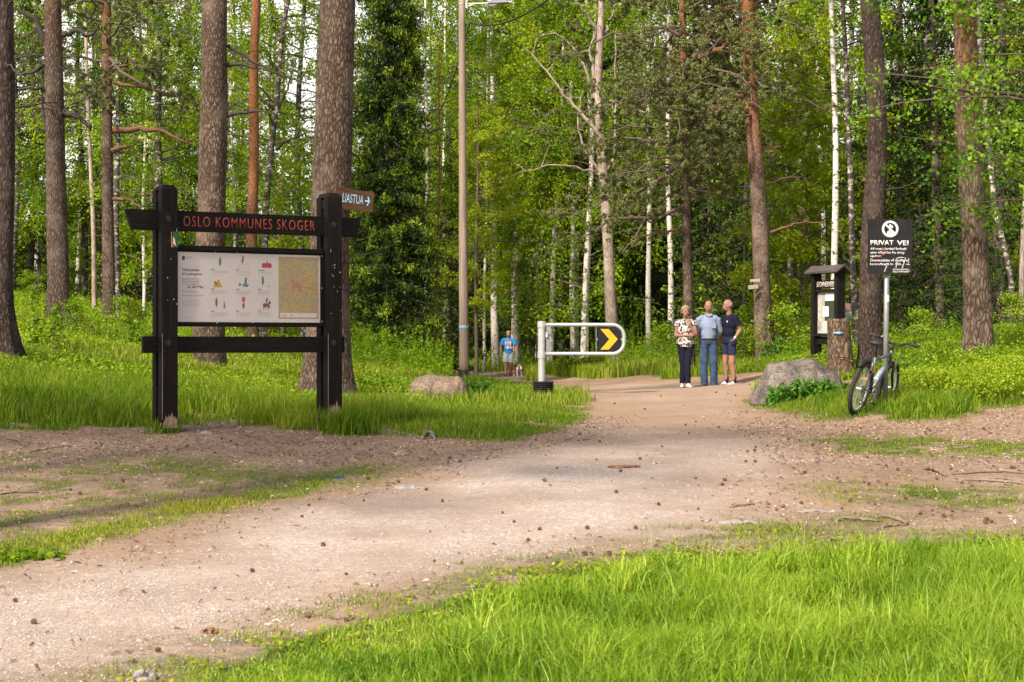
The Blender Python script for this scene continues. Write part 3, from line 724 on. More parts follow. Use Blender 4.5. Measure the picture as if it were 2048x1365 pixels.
# ------------------------------------------------------------------ tree crowns (shared meshes)
def tubes_np(paths, n=4):
    """list of (pts (k,3), radii (k,)) -> V, Q"""
    Vs = []; Qs = []; b = 0
    for pts, rad in paths:
        pts = np.asarray(pts, float); k = len(pts)
        t = np.gradient(pts, axis=0); t /= np.linalg.norm(t, axis=1)[:, None] + 1e-9
        a = np.where(np.abs(t[:, 2:3]) < .9, np.array([[0, 0, 1.0]]), np.array([[1.0, 0, 0]]))
        u = np.cross(t, a); u /= np.linalg.norm(u, axis=1)[:, None] + 1e-9; w = np.cross(t, u)
        ang = np.arange(n) * 2 * np.pi / n
        ring = pts[:, None] + (u[:, None] * np.cos(ang)[None, :, None] + w[:, None] * np.sin(ang)[None, :, None]) * np.asarray(rad)[:, None, None]
        Vs.append(ring.reshape(-1, 3))
        i = np.arange(k - 1)[:, None] * n + np.arange(n)[None]; i2 = np.arange(k - 1)[:, None] * n + (np.arange(n)[None] + 1) % n
        Qs.append(np.stack([i, i2, i2 + n, i + n], 2).reshape(-1, 4) + b); b += k * n
    return np.concatenate(Vs), np.concatenate(Qs)

def crown_mesh(name, LP, LS, rnd, twigs, mats, **kw):
    V1 = leaf_verts(LP, LS, **kw).reshape(-1, 3); q1 = np.arange(len(V1)).reshape(-1, 4)
    r1 = np.repeat(rnd, 4); mi = np.zeros(len(q1), int)
    if twigs:
        V2, q2 = tubes_np(twigs, 4)
        me = np_mesh(name, np.concatenate([V1, V2]), [np.concatenate([q1, q2 + len(V1)])], {'rnd': np.concatenate([r1, np.zeros(len(V2))])}, midx=np.concatenate([mi, np.ones(len(q2), int)]))
    else: me = np_mesh(name, V1, [q1], {'rnd': r1}, midx=mi)
    for m in mats: me.materials.append(m)
    return me

def weeping_crown(name, z0, z1, reach, nb, per, size, leafm, twigm=None, seed=0, droop=.8, clumps=None, hang=.45, tw=9):
    r = np.random.default_rng(seed); P = []; S = []; Rn = []; tws = []
    for i in range(nb):
        h = z0 + (z1 - z0) * ((i + r.uniform(0, 1)) / nb); k = (h - z0) / (z1 - z0)
        a = r.uniform(0, 6.283); Lh = reach * (1.0 - .75 * k ** 1.5) * r.uniform(.55, 1.15) * (.65 + .7 * min(1, 3 * k))
        t = np.linspace(0, 1, 7); rise = r.uniform(.15, .75)
        c = np.array([math.cos(a), math.sin(a)]); bend = r.uniform(-.35, .35)
        px = Lh * t * c[0] - Lh * bend * t * t * c[1]; py = Lh * t * c[1] + Lh * bend * t * t * c[0]
        pz = h + Lh * (rise * t - .55 * droop * t * t)
        pts = np.stack([px, py, pz], 1); tws.append((pts, .022 * (1 - .85 * t) * (Lh / reach + .3)))
        base_r = r.uniform(.1, .9)
        for j in range(tw):
            tt = r.uniform(.25, 1.0); f = tt * 6; i0 = min(int(f), 5); q = pts[i0] * (1 - (f - i0)) + pts[i0 + 1] * (f - i0)
            n = r.integers(int(per * .6), int(per * 1.4)); ln = r.uniform(.35, 1.1) * droop
            side = r.normal(size=2) * .28
            s = r.uniform(0, 1, n)
            pp = np.stack([q[0] + side[0] * s + r.normal(size=n) * .09, q[1] + side[1] * s + r.normal(size=n) * .09, q[2] - ln * s ** 1.3 + r.normal(size=n) * .07], 1)
            P.append(pp); Rn.append(np.clip(base_r * .85 + r.uniform(-.12, .3, n), 0, 1)); S.append(r.uniform(.65, 1.25, n) * size)
    return crown_mesh(name, np.concatenate(P), np.concatenate(S), np.concatenate(Rn), tws, [leafm, twigm or M['twig']], up=.35, aspect=.75, hang=hang)

def spruce_crown(name, z0, z1, rad, step, nbr, spr, leafm, seed=0, size=.16, fill=1.0, asp=.34):
    r = np.random.default_rng(seed); P = []; S = []; Rn = []; tws = []
    h = z0
    while h < z1:
        k = (h - z0) / (z1 - z0); R_ = rad * (1 - k) ** .75 * (.75 + .25 * min(1, k * 8))
        for b in range(nbr):
            a = r.uniform(0, 6.283); Lb = R_ * r.uniform(.7, 1.15); t = np.linspace(0, 1, 6)
            drop = r.uniform(.25, .5)
            pts = np.stack([Lb * t * math.cos(a), Lb * t * math.sin(a), h + r.uniform(-.12, .12) - Lb * (drop * t * 1.1 - .42 * drop * t ** 3)], 1)
            tws.append((pts, .016 * (1 - .8 * t)))
            n = int(spr * (Lb / rad + .15)); s = r.uniform(.15, 1.05, n) ** .7; f = np.clip(s * 5, 0, 4.999); i0 = f.astype(int)
            q = pts[i0] * (1 - (f - i0))[:, None] + pts[i0 + 1] * (f - i0)[:, None]
            wd = .42 * Lb * (1.05 - s) + .07
            o = r.normal(size=(n, 3)) * np.stack([wd * .5, wd * .5, np.full(n, .05)], 1); o[:, 2] -= np.abs(o[:, 0]) * .25 + r.uniform(0, .16, n)
            P.append(q + o); tip = s > .72; bb_ = r.uniform(0, .35)
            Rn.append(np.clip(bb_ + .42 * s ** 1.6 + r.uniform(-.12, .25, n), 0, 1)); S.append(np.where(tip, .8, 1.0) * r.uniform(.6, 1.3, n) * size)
        h += step * r.uniform(.8, 1.2)
    return crown_mesh(name, np.concatenate(P), np.concatenate(S), np.concatenate(Rn), tws, [leafm, M['spruce_bark']], up=.35, aspect=asp, hang=.35)

def pine_crown(name, z0, z1, reach, nb, seed=0, size=.15, per=46, barkm=None):
    r = np.random.default_rng(seed); P = []; S = []; Rn = []; tws = []
    for i in range(nb):
        h = z0 + (z1 - z0) * (i + r.uniform(0, 1)) / nb; a = r.uniform(0, 6.283); Lb = reach * r.uniform(.5, 1.1)
        t = np.linspace(0, 1, 8); wv = r.normal(size=(8, 3)) * .09 * Lb; wv[0] = 0
        pts = np.stack([Lb * t * math.cos(a), Lb * t * math.sin(a), h + Lb * (r.uniform(-.1, .45) * t - .35 * t * t)], 1) + np.cumsum(wv, 0) * .5
        tws.append((pts, .045 * (1 - .85 * t) * Lb / reach + .004))
        for j in range(8):
            f = r.uniform(2.2, 6.99); i0 = int(f); q = pts[i0] * (1 - f + i0) + pts[i0 + 1] * (f - i0)
            e = q + r.normal(size=3) * np.array([.38, .38, .22]) * reach * .45
            tws.append((np.stack([q, (q + e) / 2 + r.normal(size=3) * .05, e]), np.array([.006, .004, .003])))
            for c in range(5):
                ce = e + r.normal(size=3) * .16; n = per
                dirs = r.normal(size=(n, 3)); dirs[:, 2] += .4; dirs /= np.linalg.norm(dirs, axis=1)[:, None]
                P.append(ce + dirs * .055); S.append(np.full(n, size) * r.uniform(.5, 1.1, n)); Rn.append(np.clip(r.normal(.5, .22, n), 0, 1))
    return crown_mesh(name, np.concatenate(P), np.concatenate(S), np.concatenate(Rn), tws, [M['pine_leaf'], barkm or M['twig']], up=.2, aspect=.2)

CR = {}
for i in range(3): CR['birch%d' % i] = weeping_crown('birch_crown', 3.2, 15.5, 2.5, 56, 28, .085, M['birch_leaf'], seed=100 + i)
for i in range(2): CR['birchlow%d' % i] = weeping_crown('birch_crown', 1.2, 12, 2.4, 58, 28, .082, M['birch_leaf'], seed=110 + i)
for i in range(3): CR['birchhigh%d' % i] = weeping_crown('birch_crown', 5.6, 17.5, 2.6, 60, 30, .085, M['birch_leaf'], seed=160 + i)
CR['maple'] = weeping_crown('maple_crown', 2.6, 13, 2.6, 75, 26, .115, M['maple_leaf'], seed=120, droop=.35, hang=.15)
CR['bush0'] = weeping_crown('bush_crown', .15, 3.4, 1.35, 34, 20, .085, M['birch_leaf'], seed=130, droop=.35, hang=.1, tw=8)
CR['bush1'] = weeping_crown('bush_crown', .1, 1.5, .85, 26, 16, .075, M['birch_leaf'], seed=131, droop=.3, hang=.1, tw=6)
CR['aspen'] = weeping_crown('aspen_crown', 2.0, 11, 3.9, 125, 42, .058, M['aspen_leaf'], seed=140, droop=.5, hang=.2, tw=10)
CR['hazel'] = weeping_crown('hazel_crown', .8, 9.5, 2.2, 85, 26, .10, M['maple_leaf'], seed=150, droop=.5, hang=.2)
for i in range(2): CR['spruce%d' % i] = spruce_crown('spruce_crown', .6, 17, 2.3, .42, 9, 42, M['spruce_leaf'], seed=200 + i, size=.22)
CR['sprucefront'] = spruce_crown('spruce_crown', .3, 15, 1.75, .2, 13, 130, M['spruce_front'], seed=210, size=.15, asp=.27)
CR['sprucelight'] = spruce_crown('spruce_crown', .4, 11, 1.9, .34, 8, 46, M['spruce_front'], seed=211, size=.2)
for i in range(2): CR['pine%d' % i] = pine_crown('pine_crown', 5.0, 12.5, 3.0, 26, seed=220 + i)

# ------------------------------------------------------------------ trunks
def trunk_mesh(name, H_, r0, bend, mat, sides=14, rings=30, flare=.6, lobes=5, seed=0, limbs=(), rough=.03, limbm='limb_dark', fdec=.28):
    """bend: function z -> (dx, dy)"""
    r = np.random.default_rng(seed)
    z = np.concatenate([[-.35, -.1], np.linspace(0, 1.2, 8), np.linspace(1.5, H_, rings)])
    a = np.arange(sides) * 2 * np.pi / sides; ph = r.uniform(0, 6.28, 3)
    V = []
    for zz in z:
        zc = max(zz, 0); rad = r0 * (1 - .62 * zc / H_)
        fl = flare * math.exp(-zc / fdec)
        lob = 1 + fl * (.45 + .75 * np.maximum(0, np.cos(lobes * a + ph[0]) * .6 + .4 * np.cos((lobes - 2) * a + ph[1])))
        irr = 1 + rough * np.sin(3 * a + zz * 1.3 + ph[1]) + rough * np.sin(2 * a - zz * 2.1 + ph[2]) + r.normal(size=sides) * rough * .35
        rr = rad * lob * irr; dx, dy = bend(zz)
        V.append(np.stack([dx + np.cos(a) * rr, dy + np.sin(a) * rr, np.full(sides, zz)], 1))
    k = len(z); V = np.concatenate(V)
    i = np.arange(k - 1)[:, None] * sides + np.arange(sides)[None]; i2 = np.arange(k - 1)[:, None] * sides + (np.arange(sides)[None] + 1) % sides
    Q = np.stack([i, i2, i2 + sides, i + sides], 2).reshape(-1, 4)
    if limbs:
        V2, Q2 = tubes_np(limbs, 6); mi = np.concatenate([np.zeros(len(Q)), np.ones(len(Q2))]); Q = np.concatenate([Q, Q2 + len(V)]); V = np.concatenate([V, V2])
    else: mi = None
    me = np_mesh(name, V, [Q], smooth=True, midx=mi); me.materials.append(mat); me.materials.append(M[limbm])
    return me

def rand_limbs(r, n, z0, z1, L0, L1, bend, r0, twisty=.12, up=.1, rad=.03, side=None):
    out = []
    for _ in range(n):
        z = r.uniform(z0, z1); a = r.uniform(0, 6.283) if side is None else r.normal(side, .5); Lb = r.uniform(L0, L1); m = 8
        d = np.array([math.cos(a), math.sin(a), r.uniform(-.15, .5) + up]); d /= np.linalg.norm(d)
        p = np.array([*bend(z), z]); pts = [p]; rr = rad * r.uniform(.5, 1.1) * (Lb / L1 + .2)
        for k in range(m):
            d = d + r.normal(size=3) * twisty; d[2] -= .04; d /= np.linalg.norm(d); p = p + d * Lb / m; pts.append(p)
            if k in (3, 5) and r.uniform() < .7:
                e = d + r.normal(size=3) * .7; e /= np.linalg.norm(e); l2 = Lb * r.uniform(.2, .45)
                out.append((np.stack([p, p + e * l2 * .5 + r.normal(size=3) * .04, p + e * l2]), np.array([rr * .45, rr * .3, rr * .12])))
        out.append((np.array(pts), rr * np.linspace(1, .15, m + 1)))
    return out

# ------------------------------------------------------------------ trees one can tell apart
def tree(name, path, d, wpx, bk, label, crown=None, height=15, cs=1.0, cz=0.0, limbs=(), rl=None, flare=.5, lobes=5, sides=14, seed=0, group=None, crot=None, rough=.03, cat='tree', cxy=1.0, limbm='limb_dark', lw=1.7, fdec=.28):
    """path: trunk centre in photo pixels, foot first; wpx: trunk width near eye level"""
    px0 = path[0][0]; x0 = (px0 - 1024) / F * d; z0 = float(H(x0, d))
    zs = np.array([0.0] + [EYE - (py - 682) / F * d - z0 for _, py in path[1:]]); xs = np.array([(px - 1024) / F * d - x0 for px, _ in path])
    if len(zs) == 1: zs = np.array([0, 5.0]); xs = np.array([0, 0.0])
    zs = np.append(zs, height + 8); xs = np.append(xs, xs[-1] + (xs[-1] - xs[-2]) / max(zs[-2] - zs[-3], .5) * .4 * (zs[-1] - zs[-2]))
    r = np.random.default_rng(seed + 900); w1, w2 = r.uniform(0, 6, 2)
    bend = lambda z: (float(np.interp(z, zs, xs)) + .025 * math.sin(z * .9 + w1) * min(1, z), .04 * math.sin(z * .7 + w2) * min(1, z))
    r0 = wpx * .5 * d / F * 1.04
    lb = []
    for pts, rp in limbs:
        yy = r.uniform(-.3, .6) * d / 40
        P = [(( px - 1024) / F * d - x0, -yy * k / len(pts) * 1.0, EYE - (py - 682) / F * d - z0) for k, (px, py) in enumerate(pts)]
        t = np.linspace(0, 1, len(P)); tt = np.linspace(0, 1, max(8, 3 * len(P))); P = np.array(P)
        Q = np.stack([np.interp(tt, t, P[:, i]) for i in range(3)], 1); Q[1:] += r.normal(size=Q[1:].shape) * .018 * d / 40
        lb.append((Q, lw * rp * .5 * d / F * np.linspace(1, .25, len(tt))))
        for k in range(len(tt) // 2, len(tt), 2):
            e = r.normal(size=3) * np.array([.3, .2, .25]) * d / 40; lb.append((np.stack([Q[k], Q[k] + e * .5 + r.normal(size=3) * .03, Q[k] + e]), rp * .16 * d / F * np.array([1, .7, .3])))
    if rl: lb += rand_limbs(r, bend=bend, r0=r0, **rl)
    t = empty(name, (x0, d, z0), label, cat, group)
    link('trunk', trunk_mesh('trunk', height, r0, bend, M[bk], sides, 30, flare, lobes, seed, lb, rough, limbm, fdec), M[bk], t)
    if crown:
        for cn in (crown if isinstance(crown, (list, tuple)) else [crown]):
            c = link('crown', CR[cn], [], t)
            c.scale = (cs * cxy, cs * cxy, cs); c.rotation_euler = (0, 0, r.uniform(0, 6.28) if crot is None else crot)
            zc = 7.0; bx, by = bend(zc); c.location = (bx * .8, by, cz)
    return t

DL = dict(n=9, z0=2.2, z1=9, L0=.7, L1=2.4, twisty=.22, rad=.04)
DL2 = dict(n=7, z0=1.6, z1=9, L0=.5, L1=1.8, twisty=.2, rad=.022)
PN = 'pine_tree'; BR = 'birch_tree'
tree(PN, [(4,735),(6,0)], 25, 44, 'pine_bark_dark', 'dark pine trunk cut by the left picture edge, its roots flaring into the grass', height=17, flare=1.7, lobes=4, sides=32, seed=1, fdec=.45, rl=dict(n=5, z0=3, z1=7, L0=.6, L1=1.6, twisty=.2, rad=.02))
tree(PN, [(116,632),(112,300),(105,0)], 34, 42, 'pine_bark', 'stout brown pine with crooked dead branches, second trunk from the left picture edge', crown='pine0', cz=2.2, height=17, seed=2, sides=24, rl=dict(n=6, z0=3, z1=9, L0=.8, L1=2.6, twisty=.25, rad=.03),
     limbs=[([(100,95),(75,40),(30,20)],9), ([(90,130),(60,145),(25,150)],7), ([(125,70),(150,60),(185,75),(200,50)],8), ([(125,225),(155,232),(180,252),(186,262)],9), ([(92,262),(82,200),(84,130)],5), ([(102,190),(85,180),(66,182)],6)])
tree(PN, [(217,632),(216,300),(212,80)], 44, 25, 'pine_bark', 'slimmer brown pine with two orange branch stubs reaching right', crown='pine1', height=16, cz=.5, seed=3, rl=DL2, limbm='limb_orange',
     limbs=[([(228,260),(270,258),(320,262),(360,280),(388,290)],9), ([(224,303),(245,295),(268,290)],8), ([(228,165),(260,172),(330,188),(380,205)],6), ([(216,140),(250,130),(272,128)],5), ([(224,398),(262,400),(285,415)],5)])
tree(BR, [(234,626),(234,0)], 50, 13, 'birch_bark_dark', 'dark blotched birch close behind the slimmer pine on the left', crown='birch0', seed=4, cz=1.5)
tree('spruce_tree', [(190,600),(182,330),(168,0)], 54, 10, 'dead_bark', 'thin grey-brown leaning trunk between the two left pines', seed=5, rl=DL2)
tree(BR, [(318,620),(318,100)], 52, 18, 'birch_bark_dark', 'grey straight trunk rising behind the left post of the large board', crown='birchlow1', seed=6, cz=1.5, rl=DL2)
tree(PN, [(420,762),(418,600),(424,300),(432,0)], 33, 62, 'pine_bark_grey', 'broad grey-barked pine standing behind the middle of the large board', height=19, seed=7, sides=34, flare=.3, fdec=.4, lobes=5,
     limbs=[([(452,132),(480,126),(510,136),(560,150)],6), ([(452,232),(485,224),(520,228),(545,232)],6), ([(455,90),(500,120),(560,150),(622,172)],5)])
tree(PN, [(507,690),(503,450),(508,200),(514,0)], 48, 24, 'pine_bark_orange', 'slender orange-barked pine seen above the beam of the large board', crown=None, height=18, seed=8, flare=.3, sides=18)
tree(BR, [(528,680),(530,420),(542,300),(556,200),(564,60),(575,0)], 50, 15, 'birch_bark_dark', 'crooked dark birch with a fork-like lean right of the orange pine', crown='birchlow0', seed=9, cz=3,
     limbs=[([(553,220),(520,195),(470,120),(440,60)],5), ([(552,300),(580,275),(620,262)],5), ([(556,215),(575,180),(590,120)],4)], rl=DL2)
tree(PN, [(566,690),(562,450),(568,200)], 60, 9, 'pine_bark_orange', 'very thin pale orange trunk between the crooked birch and the biggest pine', seed=10, height=13)
tree(PN, [(656,806),(662,450),(668,200),(674,0)], 27.7, 84, 'pine_bark_grey', 'biggest pine, thick scaly grey trunk just behind the right post of the large board', height=20, seed=11, sides=44, flare=.95, lobes=5, rough=.02, fdec=.42)
tree(BR, [(78,600),(76,300)], 62, 7, 'birch_bark', 'thin white birch stem behind the leftmost pines', crown='birch1', seed=12, group=None)
tree(BR, [(287,636),(288,400),(292,200)], 58, 7, 'birch_bark', 'thin white birch stem just left of the board\'s left post', crown='birchlow0', seed=13)
tree(BR, [(470,690),(468,400),(462,150)], 60, 7, 'birch_bark', 'thin pale birch seen between the broad pine and the orange pine', crown='birch2', seed=14)
sp = tree('spruce_tree', [(772,700),(775,0)], 49.5, 20, 'spruce_bark', 'dense tall spruce with lime green fresh tips beside the biggest pine', crown='sprucefront', cxy=.92, cs=1.16, height=17.5, seed=15)
tree(PN, [(868,715),(876,430),(878,300)], 62, 6, 'pine_bark_orange', 'thin reddish young pine stem left of the wooden lamp pole', seed=16, height=12, rl=DL2)
bl = [((968,700),(972,420),(975,150), 72, 7, 'thin speckled birch left of the stouter birch behind the walker'), ((992,712),(986,400),(984,140), 74, 16, 'stouter birch with a dark scarred foot behind the man with the dog'),
      ((1026,690),(1026,400),(1024,140), 76, 9, 'straight slim birch right above the man with the dog'), ((1098,690),(1110,480),(1124,250), 66, 12, 'slightly leaning birch rising behind the left end of the barrier'),
      ((1146,700),(1145,400),(1142,0), 66, 12, 'upright birch rising behind the middle of the barrier'), ((1165,702),(1176,480),(1185,260), 64, 13, 'white birch close left of the tall bare tree'),
      ((1281,690),(1283,400),(1285,200), 70, 6, 'very thin birch stem right of the tall bare tree'), ((1297,692),(1298,400),(1297,180), 62, 11, 'white birch between the tall bare tree and the three people'),
      ((1344,700),(1337,400),(1336,180), 60, 12, 'white birch just left of the standing woman')]
for i, (a, b, c, d, w, lab) in enumerate(bl):
    tree(BR, [a, b, c], d, w, 'birch_bark', lab, crown=['birchhigh%d' % (i % 3)], cz=[-.5, -.8, -1.5, -.6, .2, -.4, .6, .4, .8][i], height=16, seed=30 + i, group='birches behind the barrier', sides=10, rl=dict(n=5, z0=3, z1=9, L0=.5, L1=1.5, twisty=.2, rad=.015))
tree('bare_tree', [(1232,712),(1222,600),(1206,340),(1196,180),(1202,0)], 58, 25, 'dead_bark', 'tall leafless pinkish tree with long bare curving limbs behind the barrier', height=15, limbm='dead_bark', lw=1.0, seed=45, sides=18, flare=.15,
     limbs=[([(1202,270),(1170,235),(1140,200),(1100,150),(1050,95)],9), ([(1200,350),(1160,335),(1110,330),(1060,340),(1000,360)],6), ([(1190,200),(1170,130),(1140,85),(1100,60)],8), ([(1215,345),(1232,300),(1232,200),(1228,120),(1232,60)],8),
            ([(1202,345),(1165,290),(1155,240),(1165,180)],7), ([(1195,60),(1170,30),(1145,0)],8), ([(1207,70),(1225,30),(1240,-10)],8), ([(1196,190),(1230,205),(1290,225),(1335,240)],6), ([(1190,170),(1180,100),(1195,40)],7)])
tree(PN, [(1378,700),(1376,450),(1368,200),(1366,0)], 45, 20, 'pine_bark', 'pink-brown pine rising directly behind the standing woman', crown=['pine0', 'pine1'], height=15, cz=-1.0, seed=46, cs=1.05, limbm='limb_orange',
     limbs=[([(1374,300),(1360,250),(1330,235),(1290,230)],7), ([(1372,470),(1360,458),(1310,468),(1270,475)],5), ([(1370,320),(1352,312),(1310,318),(1270,322)],4), ([(1366,345),(1345,330),(1290,330)],5), ([(1380,340),(1400,330),(1440,290)],5)])
tree(BR, [(1458,700),(1460,400),(1462,280)], 62, 11, 'birch_bark_dark', 'greyish birch seen behind the man in dark shorts', crown='birchlow1', seed=47)
tree(PN, [(1534,733),(1524,560),(1512,350),(1502,180),(1496,0)], 44, 36, 'pine_bark_lean', 'leaning pine with an orange top and two small pale boards nailed to it', crown='pine1', cz=2.4, cs=.8, limbm='limb_orange', lw=1.0, height=17, seed=48, sides=22, flare=.4,
     limbs=[([(1492,78),(1480,72),(1445,92),(1410,108),(1390,118),(1340,112)],13), ([(1490,8),(1460,12),(1440,20),(1400,90)],9), ([(1504,185),(1490,192),(1470,190),(1430,215),(1410,235)],10), ([(1502,18),(1520,5),(1535,-5)],10),
            ([(1512,110),(1530,100),(1555,98),(1580,98)],8), ([(1512,45),(1530,52),(1550,62),(1575,55),(1602,42)],8), ([(1516,240),(1550,242),(1580,250)],6), ([(1530,367),(1560,360),(1590,352),(1620,356)],5), ([(1536,466),(1570,456),(1600,445),(1645,443)],7), ([(1530,305),(1560,295)],4)])
tree(BR, [(1672,690),(1670,400),(1668,200),(1664,0)], 42, 14, 'birch_bark', 'spotted white birch left of the private road sign, nearer of a pair', crown='birch0', seed=49, cz=4, height=16)
tree(BR, [(1712,690),(1704,400),(1692,200),(1687,0)], 43, 13, 'birch_bark_dark', 'second spotted birch touching the left side of the dark pine', crown='birch1', seed=50, cz=4, height=16)
tree(PN, [(1742,722),(1742,480),(1752,300),(1748,120),(1742,0)], 30, 46, 'pine_bark_dark', 'dark thick pine rising behind the private road sign', height=17, seed=51, sides=26, flare=.55, rl=dict(n=4, z0=3, z1=7, L0=.5, L1=1.5, twisty=.2, rad=.02))
tree(PN, [(1958,735),(1950,500),(1938,250),(1930,0)], 25, 54, 'pine_bark_warm', 'stout light brown pine on the right bank above the bilberry scrub', height=17, seed=52, sides=30, flare=.45, rl=dict(n=3, z0=3, z1=6, L0=.5, L1=1.2, twisty=.2, rad=.015))
tree('spruce_tree', [(1880,690),(1874,400),(1866,200)], 44, 18, 'spruce_bark', 'shaded reddish trunk in the gap between the dark pine and the stout pine', crown='spruce0', cs=.8, seed=53)
tree('aspen_tree', [(1840,700),(1830,560),(1842,400)], 52, 12, 'dead_bark', 'pale thin trunk low in the thicket right of the private road sign', seed=54, crown='hazel', cs=.8)
tree('aspen_tree', [(2022,690),(2020,560),(1990,420)], 34, 12, 'birch_bark_dark', 'grey slim trunk leaning left near the right picture edge', crown=None, seed=55, height=12, rl=DL2)
tree('aspen_tree', [(2040,680),(2048,500),(2060,300)], 33, 11, 'dead_bark', 'pale slim trunk at the right picture edge leaning right', crown=None, seed=56, height=12, rl=DL2)
tree('spruce_tree', [(1998,700),(2000,500),(2002,250)], 38, 22, 'spruce_bark', 'shaded brown trunk just right of the stout pine', seed=57, crown='spruce1', cs=.7)
a_ = tree('aspen_tree', [(2230,700),(2215,0)], 23, 40, 'pine_bark_grey', 'leafy tree whose big green boughs hang in from the right picture edge', crown='aspen', height=12, cs=1.12, cz=-.2, seed=58,
     limbs=[([(2190,240),(2100,215),(2040,190),(1960,185),(1880,178),(1800,160)],8)])
tree('hazel_tree', [(1610,735),(1615,300)], 48, 7, 'twig', 'bright green leafy tree filling the gap right of the leaning pine', crown='hazel', seed=59, cs=1.05, height=9)
tree('hazel_tree', [(1588,720),(1580,400)], 52, 7, 'twig', 'second bright green tree close behind the first, left of the small notice board', crown='birchlow0', seed=60, cs=.9, height=9)
tree('maple_tree', [(1078,705),(1070,0)], 67, 10, 'twig', 'yellow-green maple with a broad bright crown above the barrier', crown='maple', seed=61, cs=1.3, cz=2.8, height=16)
tree('maple_tree', [(952,705),(955,200)], 56, 8, 'twig', 'low maple with bright leaves between the lamp pole and the maple above the barrier', crown='maple', seed=62, cs=.62, cz=.7, height=9)
tree('spruce_tree', [(1420,705),(1420,0)], 56, 12, 'spruce_bark', 'mossy olive spruce behind the three people', crown='sprucelight', seed=63, height=11)
tree('spruce_tree', [(1490,715),(1490,0)], 54, 12, 'spruce_bark', 'olive spruce with hanging twigs just left of the leaning pine', crown='sprucelight', seed=64, height=11, cs=.95)
tree('spruce_tree', [(1800,700),(1800,0)], 48, 14, 'spruce_bark', 'dark spruce behind the private road sign', crown='spruce0', seed=65, cs=.9)
tree('spruce_tree', [(900,705),(900,0)], 66, 12, 'spruce_bark', 'young green spruce just left of the wooden lamp pole', crown='sprucelight', seed=66, cs=.85, height=10)

tree(BR, [(850,705),(854,300),(850,0)], 64, 8, 'birch_bark', 'slim birch half hidden by the right side of the tall spruce', crown='birch0', seed=71, cs=1.15, height=17)
tree(BR, [(890,712),(888,300),(892,0)], 69, 8, 'birch_bark', 'slim leafy birch in the gap between the tall spruce and the lamp pole', crown='birch1', seed=72, cs=1.2, cz=1.0, height=18)
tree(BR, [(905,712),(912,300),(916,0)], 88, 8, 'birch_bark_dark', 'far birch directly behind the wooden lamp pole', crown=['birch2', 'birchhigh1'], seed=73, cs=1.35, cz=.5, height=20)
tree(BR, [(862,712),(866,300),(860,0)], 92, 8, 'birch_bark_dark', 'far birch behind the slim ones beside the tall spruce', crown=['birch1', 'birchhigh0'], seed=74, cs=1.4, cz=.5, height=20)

# bushes and saplings
def bush(px, d, cn, s, label, group=None, leaf=None):
    g = G(px, d); t = empty('shrub', g, label, 'shrub', group)
    c = link('foliage', CR[cn], [], t); c.scale = (s, s, s); c.rotation_euler = (0, 0, random.uniform(0, 6.28))
    return t
bush(150, 33, 'bush1', .4, 'bright young rowan bush at the foot of the stout left pine')
bush(255, 36, 'bush1', .55, 'leafy sapling between the slimmer left pine and the board')
bush(60, 42, 'bush0', .32, 'green bush behind the dark pine at the left edge')
bush(335, 44, 'bush0', .35, 'green bush seen through the lower opening of the large board')
bush(570, 62, 'bush0', .6, 'pale green bush behind the orange pine, left of the biggest pine')
bush(720, 50, 'bush1', .9, 'low bush under the dense tall spruce')
bush(880, 64, 'bush1', .9, 'pale flowering bush left of the wooden lamp pole')
bush(1560, 44, 'bush1', 1.0, 'bright bush at the foot of the leaning pine, behind the grey boulder')
bush(1505, 48, 'bush1', .95, 'round bush just left of the leaning pine\'s foot')
bush(1640, 46, 'bush0', .55, 'bush showing under the small notice board')
bush(1845, 36, 'bush1', .55, 'low green bush behind the bicycle')
bush(2030, 32, 'bush1', .5, 'leafy bush at the right edge of the bank')
bush(1330, 56, 'bush1', .9, 'low bush left of the standing woman')
bush(1235, 60, 'bush1', .9, 'low bush seen through the barrier beneath the bare tree')
bush(430, 60, 'bush0', .9, 'tall bush behind the panel of the large board')

# background woods: trees repeated row behind row
r_ = np.random.default_rng(77)
def back(name, crown, bk, n, d0, d1, px0, px1, label, group, w=10, cs=(.85, 1.15), avoid=()):
    meshes = [trunk_mesh('trunk', 15, .13, (lambda s: (lambda z: (.12 * math.sin(z * .5 + s), .1 * math.cos(z * .4 + s))))(k * 2.1), M[bk], 8, 14, .3, 3, 300 + k, rand_limbs(np.random.default_rng(k), 6, 2, 9, .5, 1.6, lambda z: (0, 0), .1, rad=.014)) for k in range(3)]
    for i in range(n):
        d = r_.uniform(d0, d1); px = px0 + (px1 - px0) * (i + r_.uniform(.1, .9)) / n
        for _ in range(12):
            x_ = (px - 1024) / F * d
            if trail_d(np.array([x_]), np.array([d]))[0] > 3.2 and not (985 < px < 1062 and d < 68): break
            px += 24
        g = G(px, d, -.05); t = empty(name, g, label, 'tree', group, rz=r_.uniform(0, 6.28))
        link('trunk', meshes[i % 3], [], t)
        s = r_.uniform(*cs); cr = crown[i % len(crown)]
        c = link('crown', CR[cr], [], t); c.scale = (s, s, s)
back('spruce_tree', ['spruce0', 'spruce1'], 'spruce_bark', 27, 80, 92, 840, 2560, 'dark shaded spruce in the dense wood behind the birches', 'dark spruces deep in the wood')
back('spruce_tree', ['spruce1', 'spruce0'], 'spruce_bark', 16, 92, 106, 600, 2300, 'farther dark spruce closing the view between the trunks', 'far spruces closing the view')
back('birch_tree', ['birchhigh0', 'birchhigh1', 'birchhigh2'], 'birch_bark', 8, 70, 82, 900, 1700, 'pale background birch with hanging bright green leaves behind the barrier', 'background birches in the middle')
